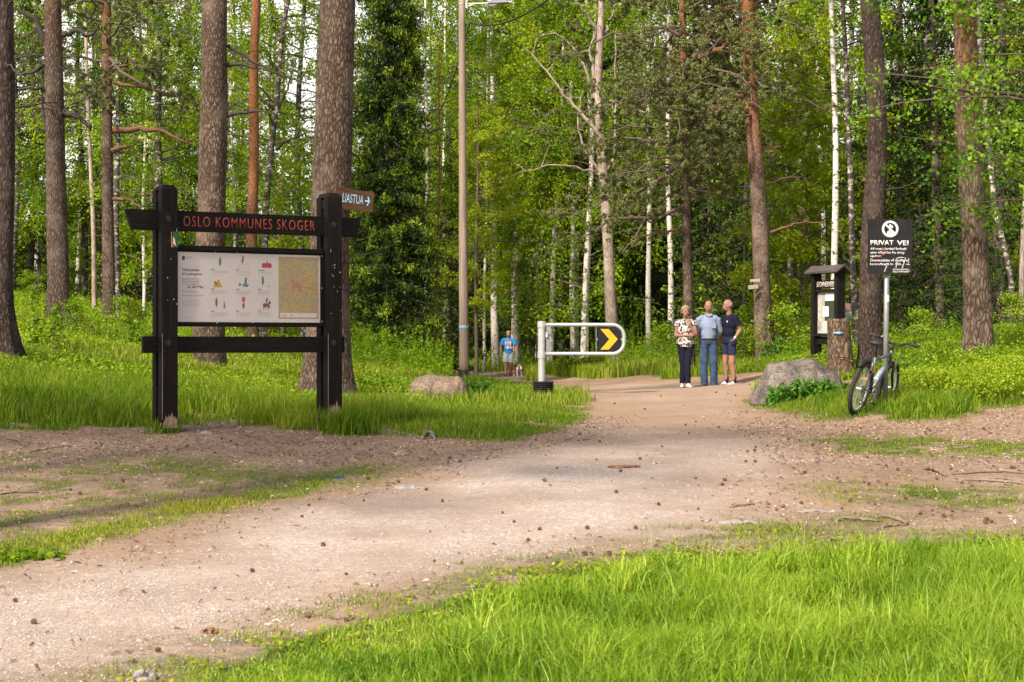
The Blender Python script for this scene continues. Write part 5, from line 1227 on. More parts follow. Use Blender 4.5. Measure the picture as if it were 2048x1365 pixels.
# ------------------------------------------------------------------ private road sign
def road_sign():
    d = 21.95; k = d / F; g = G(1773, d); z = lambda py: EYE - (py - 682) * k - g.z; x = lambda px: (px - 1772.5) * k
    t = empty('road_sign', g, 'black PRIVAT VEI sign with white text and crossed circle on a grey pole', 'road sign')
    MB().tube([(x(1769.5), 0, -.3), (x(1774), 0, z(442))], .033, 16).build('pole', M['steel_dull'], t, smooth=True)
    MB().tube([(x(1772.5), 0, z(604)), (x(1772.7), 0, z(590))], .0345, 16).build('tape_band', M['white'], t)
    cl = MB(); cl.box((x(1773.5), -.02, z(470)), (.11, .09, .03)); cl.box((x(1773.3), -.02, z(525)), (.11, .09, .03)); cl.build('clamp', M['steel'], t)
    y = -.075
    pl = MB().prism([(x(1732), z(549)), (x(1819), z(547)), (x(1821.5), z(440)), (x(1733), z(438.5))], 0, .006, Matrix.Translation((0, y, 0)) @ FR).build('plate', M['blackpaint'], t, bevel=.002)
    y -= .0065
    ox, oy = 1725, 430; s = 110 / 1155
    X = lambda cx: x(ox + cx * s); Z = lambda cy: z(oy + cy * s)
    c = (X(546), Z(300)); m = MB(); ring(m, 150 * s * k, 46 * s * k, Matrix.Translation((c[0], y, c[1])) @ FR, 32, 0, .001)
    a = R(-44); l = 140 * s * k; w = 17 * s * k; dv = Vector((math.cos(a), math.sin(a))); nv = Vector((-dv.y, dv.x))
    q = [(-l, -w), (l, -w), (l, w), (-l, w)]; m.prism([(dv.x * u + nv.x * v, dv.y * u + nv.y * v) for u, v in q], .0012, .002, Matrix.Translation((c[0], y, c[1])) @ FR)
    m.build('prohibition_ring', M['white'], pl)
    sy = MB(); T = Matrix.Translation((0, y, 0)) @ FR
    for poly in ([(480, 405), (490, 350), (515, 340), (520, 318), (580, 318), (590, 340), (605, 352), (612, 405), (590, 418), (500, 418)], [(500, 285), (530, 215), (545, 195), (560, 215), (600, 235), (608, 270), (580, 285), (560, 262), (530, 272)]):
        sy.prism([(X(a_), Z(b_)) for a_, b_ in poly], 0, .0008, T)
    sy.build('vehicle_symbol', M['white'], pl)
    wn_ = MB(); wn_.box((X(548), y - .001, Z(362)), (70 * s * k, .001, 12 * s * k)); wn_.box((X(548), y - .001, Z(398)), (60 * s * k, .001, 10 * s * k)); wn_.build('symbol_gap', M['blackpaint'], pl)
    def tx(st, x0, x1, yb, yt, b=.008): text(st, X(x1) - X(x0), Z(yt) - Z(yb), (X(x0), y, Z(yb)), M['white'], pl, b, ext=.0008)
    tx('PRIVAT', 135, 622, 640, 538, .02); tx('VEI', 690, 928, 645, 545, .02)
    tx('All motorferdsel forbudt', 135, 890, 742, 688); tx('uten tillatelse fra skog-', 135, 858, 832, 768); tx('sjefen.', 132, 365, 905, 845)
    tx('Overtredelse vil medføre', 130, 910, 988, 928); tx('kontrollavgift kr. 500,-', 125, 805, 1075, 1012)
    tx('SKOGSJEFEN', 605, 925, 1172, 1135, .015); tx('OSLO KOMMUNE', 600, 935, 1214, 1178, .015)
    tb = lambda pts, r: MB().tube([(X(a_), y - .002, Z(b_)) for a_, b_ in pts], r * k, 5).build('graffiti', M['smear'], pl)
    tb([(690, 910), (780, 900), (870, 905), (800, 1120)], 1.1); tb([(680, 915), (690, 1010), (665, 1120)], 1.0); tb([(935, 915), (925, 1050), (870, 1040), (955, 1055)], .9); tb([(930, 1165), (965, 1190)], .6); tb([(480, 1075), (440, 1150), (430, 1200)], .9)
    for pts in ([(385, 700), (425, 730), (430, 800), (400, 850)], [(360, 705), (440, 715)], [(240, 880), (330, 885), (360, 850)]): MB().tube([(X(a_), y - .0025, Z(b_)) for a_, b_ in pts], 1.1 * k, 5).build('faded_graffiti', M['red_graffiti'], pl)
road_sign()

# ------------------------------------------------------------------ mountain bike leaning on the sign pole
def wheel(t, cx, r=.335, name='wheel'):
    ty = MB(); pts = [(cx + (r - .026) * math.cos(a), 0, r + (r - .026) * math.sin(a)) for a in np.linspace(0, 2 * math.pi, 49)[:-1]]
    ty.tube(pts, .030, 10, closed=True)
    for k in range(72):
        a = 2 * math.pi * k / 72
        for s in (-1, 1): ty.box((cx + (r + .001) * math.cos(a + s * .02), s * .011, r + (r + .001) * math.sin(a + s * .02)), (.008, .014, .010), Matrix.Rotation(-a, 3, 'Y'))
    w = ty.build('wheel', M['rubber'], t, smooth=False)
    ri = MB(); ri.tube([(cx + (r - .058) * math.cos(a), 0, r + (r - .058) * math.sin(a)) for a in np.linspace(0, 2 * math.pi, 49)[:-1]], .013, 6, closed=True); ri.build('rim', M['steel'], w)
    sp = MB()
    for k in range(32):
        a = 2 * math.pi * k / 32; b = a + (.45 if k % 2 else -.45); s = .022 if (k // 2) % 2 else -.022
        sp.tube([(cx + .02 * math.cos(b), s, r + .02 * math.sin(b)), (cx + (r - .06) * math.cos(a), 0, r + (r - .06) * math.sin(a))], .0014, 4)
    sp.tube([(cx, -.05, r), (cx, .05, r)], .016, 10); sp.build('spokes', M['steel'], w)
    rf = MB(); a = R(150 if cx < .5 else -20); c = Vector((cx + (r - .10) * math.cos(a), -.012, r + (r - .10) * math.sin(a))); rf.box(c, (.028, .012, .075), Matrix.Rotation(-a + .1, 3, 'Y')); rf.build('reflector', M['orange'], w)
    return w
M['orange'] = simple('orange_reflector', (.55, .14, .02), .3)
M['frame_grey'] = simple('silver_grey_frame', (.13, .14, .165), .4, .3, var=.2)
def bike():
    d = 21.35; g = G(1708, d); 
    t = empty('bicycle', g, 'grey mountain bike leaning against the pole of the private road sign', 'bicycle'); t.rotation_euler = (R(14), 0, R(59))
    r = .335; wb = 1.06; hub = (0, 0, r); bb = Vector((.42, 0, .29)); st = Vector((.30, 0, .70)); ht = Vector((.86, 0, .78)); hb = Vector((.90, 0, .66)); fh = Vector((wb, 0, r))
    wheel(t, 0); 
    # steered front half
    st_ = bpy.data.objects.new('front_wheel_pivot', None)
    bpy.data.objects.remove(st_)
    fw = wheel(t, wb)
    f = MB(); f.tube([bb, st + Vector((-.02, 0, .04))], .017, 12); f.tube([st, ht], .021, 12); f.tube([bb, hb], .026, 12); f.tube([hb - Vector((-.01, 0, .03)), ht + Vector((-.012, 0, .05))], .024, 12)
    for s in (-1, 1):
        f.tube([bb + Vector((0, s * .02, 0)), (0.02, s * .062, r)], .010, 8); f.tube([st + Vector((-.01, s * .015, -.02)), (.0, s * .062, r)], .009, 8)
    f.tube([bb + Vector((0, -.04, 0)), bb + Vector((0, .04, 0))], .024, 12); f.build('frame', M['frame_grey'], t, smooth=True)
    k = MB()
    for s in (-1, 1): k.tube([hb + Vector((.02, s * .055, -.04)), hb + Vector((.055, s * .055, -.17)), fh + Vector((0, s * .058, 0))], [.02, .019, .012], 10)
    k.tube([hb + Vector((.02, -.06, -.04)), hb + Vector((.02, .06, -.04))], .02, 10); k.build('fork', M['black'], t, smooth=True)
    top = ht + Vector((-.025, 0, .10))
    h = MB(); h.tube([ht + Vector((-.01, 0, .03)), top, top + Vector((.07, 0, .03))], .018, 10); c = top + Vector((.07, 0, .03))
    h.tube([c + Vector((-.05, -.31, .05)), c + Vector((-.02, -.15, .045)), c + Vector((0, -.06, 0)), c + Vector((0, .06, 0)), c + Vector((-.02, .15, .045)), c + Vector((-.05, .31, .05))], .0125, 10)
    for s in (-1, 1): h.tube([c + Vector((-.01, s * .19, .04)), c + Vector((.05, s * .27, .02))], .006, 6); h.box(c + Vector((-.02, s * .17, .045)), (.035, .03, .03))
    h.tube([c + Vector((.02, -.17, .04)), c + Vector((.12, -.12, -.02)), c + Vector((.10, -.06, -.22)), hb + Vector((.05, -.05, -.12))], .0035, 5); h.tube([c + Vector((.02, .17, .04)), c + Vector((.14, .10, -.03)), c + Vector((.02, .02, -.22))], .0035, 5)
    hbar = h.build('handlebar', M['black'], t, smooth=True)
    for s in (-1, 1): MB().tube([c + Vector((-.032, s * .20, .05)), c + Vector((-.052, s * .335, .053))], .018, 10).build('grip', M['rubber'], hbar, smooth=True)
    MB().box(c + Vector((-.02, .172, .062)), (.05, .022, .012)).build('shifter', M['steel'], hbar)
    # saddle
    sp = st + Vector((-.055, 0, .17)); MB().tube([st, sp + Vector((0, 0, .01))], .014, 10).build('seat_post', M['black'], t, smooth=True)
    s = MB(); n = 9; pts = []; 
    vs = []; fs = []; prof = [(-.13, .075, .035), (-.10, .085, .045), (-.05, .07, .045), (.0, .045, .04), (.06, .028, .035), (.12, .020, .03), (.15, .008, .015)]
    for (xx, wdt, hh) in prof:
        for a in np.linspace(0, 2 * math.pi, 13)[:-1]: vs.append(sp + Vector((xx, wdt * math.cos(a), .04 + hh * (math.sin(a) if math.sin(a) > 0 else .5 * math.sin(a)) + .012 * abs(math.cos(a)))))
    for i in range(len(prof) - 1):
        for a in range(12): fs.append((i * 12 + a, i * 12 + (a + 1) % 12, (i + 1) * 12 + (a + 1) % 12, (i + 1) * 12 + a))
    fs += [tuple(range(12))[::-1], tuple((len(prof) - 1) * 12 + a for a in range(12))]; s.add(vs, fs); s.build('saddle', M['black'], t, smooth=True)
    # rear mudguard stub, bag under saddle
    m = MB(); pts = [(.0 + (r + .035) * math.cos(a), 0, r + (r + .035) * math.sin(a)) for a in np.linspace(R(60), R(128), 9)]; m.tube(pts, [.02, .028, .03, .03, .03, .03, .03, .028, .02], 8); m.build('mudguard', M['black'], t, smooth=True)
    MB().box(Vector((.31, 0, .585)), (.05, .05, .09)).build('yellow_lock', simple('yellow_plastic', (.50, .27, .02), .4), t, bevel=.01)
    b0 = bb.lerp(hb, .32) + Vector((-.05, 0, .045)); b1 = bb.lerp(hb, .72) + Vector((-.05, 0, .045)); bt = MB(); bt.tube([b0, b0.lerp(b1, .8), b0.lerp(b1, .88), b1], [.035, .035, .02, .018], 14)
    bt.build('water_bottle', simple('bottle_blue_grey', (.12, .15, .22), .3, c2=(.40, .42, .46), scale=18), t, smooth=True)
    MB().tube([b0 - (b1 - b0).normalized() * .035, b0], .034, 14).build('bottle_cap', M['white'], t)
    cr = MB(); cr.tube([bb + Vector((.085 * math.cos(a), -.055, .085 * math.sin(a))) for a in np.linspace(0, 2 * math.pi, 25)[:-1]], .006, 6, closed=True)
    cr.tube([bb + Vector((0, -.065, 0)), bb + Vector((-.10, -.075, -.13))], .011, 8); cr.tube([bb + Vector((0, .065, 0)), bb + Vector((.10, .075, .13))], .011, 8); cr.tube([bb + Vector((0, -.07, 0)), bb + Vector((0, .07, 0))], .012, 8)
    for q in range(5): cr.tube([bb + Vector((0, -.055, 0)), bb + Vector((.085 * math.cos(q * 1.257), -.055, .085 * math.sin(q * 1.257)))], .007, 6)
    ck = cr.build('crankset', M['steel_dull'], t)
    for s_, v in ((-1, Vector((-.10, -.12, -.13))), (1, Vector((.10, .12, .13)))):
        MB().box(bb + v, (.09, .085, .022)).build('pedal', M['orange'] if s_ > 0 else M['black'], ck, bevel=.004)
    ch = MB(); ch.tube([bb + Vector((.0, -.055, .085)), Vector((0, -.045, r + .05))], .004, 5); ch.tube([bb + Vector((-.0, -.055, -.085)), Vector((.02, -.045, r - .17)), Vector((-.02, -.045, r - .06))], .004, 5)
    ch.build('chain', M['black'], t)
    dr = MB(); dr.box((.005, -.05, r - .07), (.03, .02, .10)); dr.tube([(.02, -.055, r - .17), (.02, -.04, r - .17)], .025, 10); 
    for q in range(6): dr.tube([(0, -.030 - q * .004, r), (0, -.033 - q * .004, r)], .055 - q * .006, 20)
    dr.build('rear_gears', M['steel_dull'], t)
    for s_ in (-1, 1): MB().box((-.02 + .12, s_ * .045, .63), (.02, .02, .10)).build('brake_arm', M['steel'], t); MB().box((wb - .06, s_ * .05, .66), (.02, .02, .10)).build('brake_arm', M['steel'], t)
bike()

# ------------------------------------------------------------------ small roofed notice board, angled away
def notice_board():
    d = 37.4; k = 36.9 / F; x0 = (1629 - 1024) / F * d; base = Vector((x0, d, EYE - (727 - 682) * k))
    t = empty('notice_board', base, 'small black roofed notice board standing at an angle behind the grey boulder', 'notice board', rz=R(-57))
    W_ = .78
    for u in (0.05, W_):
        MB().box((u, 0, .90), (.10, .24, 2.16)).build('post', M['timber'], t, bevel=.006)
    h = MB(); yb = .21
    for s in (-1, 1):
        v = [(-.10, 0, 2.13), (W_ + .14, 0, 2.13), (W_ + .14, s * yb, 1.99), (-.10, s * yb, 1.99)]
        lo = [(a, b, c - .035) for a, b, c in v]; h.add(v + lo, [(0, 1, 2, 3), (7, 6, 5, 4), (0, 4, 5, 1), (2, 6, 7, 3), (1, 5, 6, 2), (0, 3, 7, 4)])
    h.build('roof', M['roofboard'], t)
    MB().box((W_ / 2, 0, 1.72), (W_ - .1, .05, .17)).build('name_board', M['timber_h'], t)
    text('STOVNERVEIEN', W_ - .20, .12, (.10, -.0255, 1.66), M['pale_text'], t, .02, ext=.004)
    MB().box((W_ / 2, 0, 1.58), (W_ - .1, .12, .06)).build('upper_rail', M['timber_h'], t)
    pn = MB().box((W_ / 2, .02, 1.10), (W_ - .1, .03, .90)).build('panel', simple('grey_panel', (.34, .32, .29), .7, var=.2, scale=1, stretch=(30, 30, 2)), t)
    def sh(nm, u0, u1, z0, z1, mat, y=.004): plate(MB(), u0, u1, z0, z1, y, .002).build(nm, mat, pn)
    sh('white_sheet', .34, .71, 1.36, 1.52, M['white']); sh('dark_map', .32, .72, .93, 1.36, simple('dark_green_sheet', (.035, .045, .025), .4, var=.5, scale=25)); sh('small_sheet', .26, .44, 1.02, 1.24, M['white'], .001); sh('paper_sheet', .11, .24, .70, 1.50, simple('stained_paper', (.42, .39, .34), .7, var=.3, scale=12), .002)
    sh('lower_boards', .10, .72, .66, .92, simple('pale_boards', (.46, .44, .40), .7, var=.12, scale=1, stretch=(40, 40, 1)), .002)
    MB().box((W_ / 2, -.02, .615), (W_ - .1, .16, .045)).box((W_ / 2, 0, .50), (W_ - .1, .06, .17)).build('lower_rail', M['timber_h'], t)
M['roofboard'] = simple('weathered_roof_boards', (.045, .036, .033), .85, var=.5, scale=1, stretch=(3, 50, 20), bmp=.004, c2=(.12, .10, .09))
notice_board()
def trail_cards():
    d = 38; k = d / F; b = G(1692, d); t = empty('trail_sign', b, 'thin post with an orange and a green trail card behind the rotten stump', 'trail sign')
    z = lambda py: EYE - (py - 682) * k - b.z
    MB().tube([(0, .03, 0), (0, .03, z(606))], .02, 8).build('post', M['bare_wood'], t)
    plate(MB(), -.07, .10, z(621), z(607), 0, .008).build('orange_card', simple('orange_card', (.50, .12, .06), .5, c2=(.10, .16, .16), var=.3, scale=14), t)
    plate(MB(), -.12, .12, z(637), z(623), 0, .008).build('green_card', simple('green_card', (.02, .13, .08), .5, c2=(.45, .52, .45), var=.3, scale=22), t)
trail_cards()
def tree_boards():
    d = 43.6; k = d / F; t = empty('direction_sign', WV(1500, 575, d), 'two short weathered pale boards nailed to the left side of the leaning pine', 'direction sign')
    for (a, b, c, e, ti) in ((-.5, 20, 11, 17, R(3)), (-4, 16, -3, 5, R(6))):
        MB().box(((a + b) / 2 * k, -.02, (c + e) / 2 * k), ((b - a) * k, .03, (e - c) * k), Matrix.Rotation(-ti, 3, 'Y')).build('board', M['pale_board'], t, bevel=.004)
    text('LIASTUA', 16 * k, 4.5 * k, (-2 * k, -.037, -1.5 * k), M['text_grey'], t, 0, ext=.001, rot=R(5))
M['pale_board'] = simple('pale_weathered_board', (.32, .28, .24), .8, var=.3, scale=1, stretch=(6, 40, 40), bmp=.002)
tree_boards()

# ------------------------------------------------------------------ rotten stump
def stump():
    d = 29.6; k = d / F; b = G(1682, d); b.z = EYE - (752 - 682) * k - .03
    t = empty('tree_stump', b, 'tall rotten stump with a light blue paint mark between the boulder and the bicycle', 'stump')
    r = np.random.default_rng(4); n = 36; zs = np.concatenate([np.linspace(-.2, .3, 8), np.linspace(.36, 1.03, 14)]); V = []
    a = np.arange(n) * 2 * np.pi / n
    for z in zs:
        rad = .20 + .035 * math.exp(-max(z, 0) / .18) + .012 * math.sin(z * 5) - (.02 if z > 1.0 else 0)
        rr = rad * (1 + .05 * np.sin(3 * a + 1) + .35 * math.exp(-max(z, 0) / .12) * np.maximum(0, np.cos(4 * a)) + r.normal(size=n) * (.018 if z < .95 else .004))
        V.append(np.stack([np.cos(a) * rr - .06 * (z - .1), np.sin(a) * rr, np.full(n, z) + (z > .98) * .012 * np.sin(2 * a + 2)], 1))
    V.append(V[-1] * np.array([.8, .8, 1]) - np.array([.06 * .18, 0, .03])); V.append(np.tile(V[-1].mean(0) - [0, 0, .05], (n, 1)))
    k_ = len(V); V = np.concatenate(V); i = np.arange(k_ - 1)[:, None] * n + np.arange(n); i2 = np.arange(k_ - 1)[:, None] * n + (np.arange(n) + 1) % n
    me = np_mesh('trunk', V, [np.stack([i, i2, i2 + n, i + n], 2).reshape(-1, 4)], smooth=True)
    tr = link('trunk', me, M['stumpbark'], t)
    def patch(nm, mat, cx, cz, w, h, seed):
        rr = random.Random(seed); m = MB(); pts = [(cx + w * math.cos(q) * rr.uniform(.7, 1.1), cz + h * math.sin(q) * rr.uniform(.7, 1.1)) for q in np.linspace(0, 6.283, 17)[:-1]]
        ctr = (cx, cz); f = lambda p, o=.0: Vector((p[0] - .06 * p[1], -math.sqrt(max(.226 ** 2 - p[0] ** 2, 0)) - o, p[1]))
        vs = [f(ctr, .008)] + [f(((p[0] + cx) / 2, (p[1] + cz) / 2), .008) for p in pts] + [f(p, -.004) for p in pts]; N_ = len(pts)
        fs = [(0, 1 + (q + 1) % N_, 1 + q) for q in range(N_)] + [(1 + q, 1 + (q + 1) % N_, 1 + N_ + (q + 1) % N_, 1 + N_ + q) for q in range(N_)]
        m.add(vs, fs); m.build(nm, mat, t, smooth=True)
    patch('paint_mark', M['blue_mark'], -.04, .775, .085, .024, 2)
    patch('stripped_wood', M['stripwood'], .085, .47, .04, .16, 3)
    mu = MB()
    for x_, z_ in ((-.12, .38), (-.02, .37), (-.02, .33), (.15, .29)): mu.ell((x_, -math.sqrt(.05 - x_ * x_) - .005, z_), (.028, .03, .012), 0, 8)
    mu.build('mushrooms', simple('bracket_mushroom', (.42, .20, .06), .6, var=.3, scale=40), t)
M['stumpbark'] = bark('stump_bark', (.04, .03, .024), (.12, .085, .064), (.24, .17, .13), sc_=(20, 20, 8), bd=.015)
M['stripwood'] = simple('bare_stripped_wood', (.24, .16, .09), .8, var=.3, scale=1, stretch=(30, 30, 4))
stump()

# ------------------------------------------------------------------ boulders and flat stones
def rock_mat(name, lo, hi, lichen):
    m, nt, out = nodes(name); p = N(nt, 'ShaderNodeBsdfPrincipled', Roughness=.85); L(nt, p.outputs[0], out.inputs[0]); p.inputs['Specular IOR Level'].default_value = .2
    v = coords(nt); n = tnoise(nt, v, 5, 7, .65); n2 = tnoise(nt, v, 28, 5, .7); n3 = tnoise(nt, coords(nt, (2, 2, 9)), 2.2, 5, .7)
    r = ramp(nt, n.outputs[0], [(.32, lo), (.5, tuple((np.array(lo) + hi) / 2)), (.68, hi)])
    r2 = ramp(nt, n2.outputs[0], [(.35, (.42, .40, .38)), (.58, (1.05, 1.03, 1)), (.75, (1.5, 1.46, 1.42))]); c = mixc(nt, .9, r.outputs[0], r2.outputs[0], 'MULTIPLY')
    r3 = ramp(nt, n3.outputs[0], [(.56, 0), (.64, .7)]); c = mixc(nt, r3.outputs[0], c, lichen); L(nt, c, p.inputs['Base Color'])
    b = bump(nt, n.outputs[0], 1, .05); b = bump(nt, n2.outputs[0], .8, .012, b); L(nt, b, p.inputs['Normal'])
    return m
M['rock_grey'] = rock_mat('grey_gneiss', (.075, .066, .06), (.29, .25, .225), (.055, .048, .04))
M['rock_tan'] = rock_mat('tan_gneiss', (.15, .11, .085), (.34, .255, .20), (.10, .09, .055))
M['rock_flat'] = rock_mat('flat_slab', (.22, .20, .19), (.42, .38, .36), (.30, .28, .26))
def boulder(name, loc, prof, depth, mat, label, seed, cat='boulder', rough=.05):
    """prof: outline (x, z) of the upper side, left to right, in metres; thickness follows the outline"""
    r = random.Random(seed); nx, na = 46, 26
    xs = np.linspace(prof[0][0], prof[-1][0], nx); top = np.interp(xs, [p[0] for p in prof], [p[1] for p in prof])
    for _ in range(2): top[1:-1] = (top[:-2] + 2 * top[1:-1] + top[2:]) / 4
    vs = []; off = Vector((r.uniform(0, 50), 0, r.uniform(0, 50)))
    for i, x in enumerate(xs):
        e = math.sqrt(max(0.0, 1 - (2 * (i / (nx - 1)) - 1) ** 4)) * .97 + .03
        for k in range(na + 1):
            a = math.pi * k / na; y = -math.cos(a) * depth * e; z = top[i] * (math.sin(a) ** .62)
            v = Vector((x, y, z)); nn = mnoise.fractal(v * 3.2 + off, .7, 2.1, 4) * rough + mnoise.noise(v * 1.4 + off) * rough * 1.2
            c = abs(mnoise.noise(v * 2.3 + off * 2)); nn -= max(0, .06 - c) * .6
            v += Vector((0, -math.cos(a), math.sin(a))) * nn; v.z -= .06
            vs.append(v)
    fs = [(i * (na + 1) + k, i * (na + 1) + k + 1, (i + 1) * (na + 1) + k + 1, (i + 1) * (na + 1) + k) for i in range(nx - 1) for k in range(na)]
    fs.append(tuple(range(na, -1, -1))); fs.append(tuple((nx - 1) * (na + 1) + k for k in range(na + 1)))
    m = MB(); m.add(vs, fs); o = m.build(name, mat, None, smooth=True); o.location = loc
    return tag(o, label, cat)
k = 27.0 / F; b = G(1590, 27.0); b.z = EYE - (800 - 682) * k
boulder('boulder', b, [((px - 1590) * k, (803 - py) * k + .05) for px, py in ((1498, 803), (1508, 790), (1520, 770), (1528, 745), (1545, 726), (1565, 720), (1600, 718), (1622, 720), (1642, 728), (1662, 741), (1682, 758), (1694, 778), (1699, 796))], .48, M['rock_grey'], 'big grey boulder with leafy nettles in front of it, right of the path', 3, rough=.07)
k = 29.0 / F; b = G(872, 29.0); b.z = EYE - (796 - 682) * k
boulder('boulder', b, [((px - 872) * k, (797 - py) * k + .04) for px, py in ((815, 795), (818, 764), (828, 753), (850, 750), (880, 749), (905, 750), (925, 757), (934, 768), (938, 785))], .38, M['rock_tan'], 'pinkish tan boulder in the grass left of the wooden lamp pole', 8, rough=.03)
for i, (px, py, w, h, dp, lab) in enumerate(((1622, 1012, .11, .02, .05, 'flat grey stone flush with the dirt, the farther of two near the exposed root'), (1632, 1024, .20, .025, .05, 'wider flat grey stone just in front of the smaller one near the exposed root'), (1478, 1046, .22, .03, .05, 'long flat grey slab at the edge of the front grass'),
                          (826, 976, .17, .02, .07, 'flat stone set in the middle of the gravel path'), (288, 1360, .06, .05, .05, 'smooth grey stone at the bottom edge of the picture'), (1313, 928, .05, .03, .03, 'small whitish stone on the shaded stretch of path'), (414, 868, .09, .04, .05, 'grey stone on the dirt under the large board'),
                          (800, 910, .07, .04, .04, 'small brown stone by the knotted root'), (640, 878, .06, .03, .03, 'pale chip of stone at the foot of the right board post'))):
    x, y = hit(px, py); g = Vector((x, y, float(H(x, y)) + .05))
    boulder('stone', g, [(-w, .02), (-w * .7, h * .9), (0, h + .01), (w * .6, h * .8), (w, .02)], dp, M['rock_flat'], lab, 20 + i, 'stone', rough=.006)

# ------------------------------------------------------------------ nettles by the boulder and other single plants
def plant(name, px, d, w, n, h, leafsz, mat, label, per=22, dep=.35, cat='plant', dzz=0.0):
    g = G(px, d, dzz); t = empty(name, g, label, cat); r = np.random.default_rng(int(px)); P = []; S = []; tw = []
    for i in range(n):
        x = r.uniform(-w, w); y = r.uniform(-dep, dep); hh = h * r.uniform(.55, 1.1) * (1 - .35 * (x / w) ** 2); lx, ly = r.normal(size=2) * .06
        z0 = float(H(g.x + x, g.y + y)) - g.z; tw.append((np.array([[x, y, z0 - .02], [x + lx * .5, y + ly * .5, z0 + hh * .5], [x + lx, y + ly, z0 + hh]]), np.array([.004, .003, .002])))
        tt = r.uniform(.15, 1, per); a = r.uniform(0, 6.28, per); rad = .075 * (1.15 - tt)
        P.append(np.stack([x + lx * tt + np.cos(a) * rad, y + ly * tt + np.sin(a) * rad, z0 + hh * tt], 1)); S.append(leafsz * r.uniform(.6, 1.2, per))
    me = crown_mesh('foliage', np.concatenate(P), np.concatenate(S), r.uniform(0, 1, n * per), tw, [mat, M['twig']], up=.9, aspect=.6)
    link('foliage', me, [], t); return t
plant('nettle_plant', 1610, 26.2, .52, 95, .40, .11, M['nettle'], 'clump of dark green nettles growing against the front of the grey boulder', 24, .2)
plant('nettle_plant', 1668, 26.5, .25, 22, .25, .08, M['nettle'], 'smaller nettle clump at the right end of the grey boulder', 22, .2)
plant('broadleaf_weed', 962, 30.3, .22, 20, .28, .10, M['nettle'], 'dark broad leaved weed between the tan boulder and the barrier', 16, .2)
plant('dandelion_plant', 60, 10.75, .16, 26, .035, .06, M['herb'], 'flat yellow-green dandelion leaves at the left edge of the path', 8, .1)
plant('rowan_sapling', 95, 28, .35, 14, .75, .09, M['herb'], 'light rowan sapling on the bank right of the dark left pine', 30, .2)
plant('rowan_sapling', 262, 33, .35, 14, .7, .09, M['herb'], 'yellowish sapling on the bank just left of the board\'s left post', 30, .2)
plant('rowan_sapling', 1560, 43, .4, 16, .8, .1, M['nettle'], 'leafy sapling at the right foot of the leaning pine', 30, .3)
plant('rowan_sapling', 1150, 58, .6, 20, .9, .13, M['herb'], 'leafy herbs standing under the barrier arm beyond the path', 30, .4)
plant('fern_plant', 745, 33, .35, 16, .5, .1, M['herb'], 'pale green tuft between the biggest pine and the tan boulder', 26, .3)

# ------------------------------------------------------------------ cones, sticks, roots
def cone_mesh():
    V = []; F_ = []; n = 12; rings = 11
    for i in range(rings):
        t = i / (rings - 1); rad = .019 * math.sin(math.pi * min(.97, t * .86 + .12)) ** .8
        for k in range(n):
            a = 2 * math.pi * (k + .5 * (i % 2)) / n; j = 1.0 + .28 * (1 if (k + i) % 2 else -1); V.append((rad * j * math.cos(a), rad * j * math.sin(a), -.022 + .045 * t))
    for i in range(rings - 1):
        for k in range(n): F_.append((i * n + k, i * n + (k + 1) % n, (i + 1) * n + (k + 1) % n, (i + 1) * n + k))
    F_ += [tuple(range(n))[::-1], tuple((rings - 1) * n + k for k in range(n))]
    me = bpy.data.meshes.new('pine_cone'); me.from_pydata(V, [], F_); me.materials.append(simple('cone_brown', (.11, .062, .04), .8, var=.5, scale=90, c2=(.24, .135, .085))); me.update(); return me
CM = cone_mesh()
c7 = [(887,38),(923,50),(1382,60),(1420,62),(1448,50),(1885,55),(1745,105),(1800,118),(1842,130),(1948,122),(1518,182),(1473,200),(1594,213),(1706,245),(1550,228),(860,95),(750,68),(793,180),(282,245),(318,262),(492,212),(550,312),(880,250),(192,140),(1235,305),(1208,352),(1292,468),(1738,532),(1638,678),(1385,580),(1235,758),(1383,770),(632,895),(2010,335),(1455,287),(135,780),(60,690),(1010,572),(1770,290),(1480,85),(1490,110)]
c8 = [(338,242),(512,240),(180,275),(435,290),(130,328),(735,318),(852,325),(842,343),(418,375),(587,425),(745,440),(1058,443),(1025,420),(300,520),(494,517),(387,622),(290,624),(575,590),(527,688),(115,870),(110,525),(65,567),(8,495),(975,192),(970,207),(943,212),(935,250),(973,250),(1083,233),(1105,162),(1150,165),(1088,88),(1075,98),(1265,174),(1395,118),(1325,136),(1655,140),(1885,120),(1680,228),(1545,284),(1757,283),(1497,268),(1292,258),(1170,297),(1465,330),(1497,342),(1700,322),(1320,440),(1610,355),(1990,322),(1925,268),(1850,395),(1730,433),(270,142),(1020,186),(1950,455),(1310,205),(1420,232),(1780,295),(1840,350),(2010,275),(1600,325),(95,163),(410,17),(690,22)]
spots = [(x / 2, 860 + y / 2) for x, y in c7] + [(1024 + x / 2, 800 + y / 2) for x, y in c8]
rc = random.Random(3)
for _ in range(42): spots.append((rc.uniform(1560, 2040), rc.uniform(850, 1050)))
for _ in range(22): spots.append((rc.uniform(1180, 1640), rc.uniform(785, 900)))
for i, (px, py) in enumerate(spots):
    x, y = hit(px, py); onp = f_path(np.array([x]), np.array([y]))[0] > 0
    if onp: lab, gp = 'small round brown pine cone lying on the gravel path', 'pine cones on the path'
    elif x < 0: lab, gp = 'small brown pine cone on the bare ground left of the path', 'pine cones left of the path'
    else: lab, gp = 'small brown pine cone among grass and dirt right of the path', 'pine cones right of the path'
    s = rc.uniform(.45, .85); o = bpy.data.objects.new('pine_cone', CM); col.objects.link(o); o.location = (x, y, float(H(x, y)) + .017 * s)
    o.rotation_euler = (rc.uniform(.9, 1.9), rc.uniform(-.4, .4), rc.uniform(0, 6.28)); o.scale = (s, s, s); tag(o, lab, 'pine cone', gp)
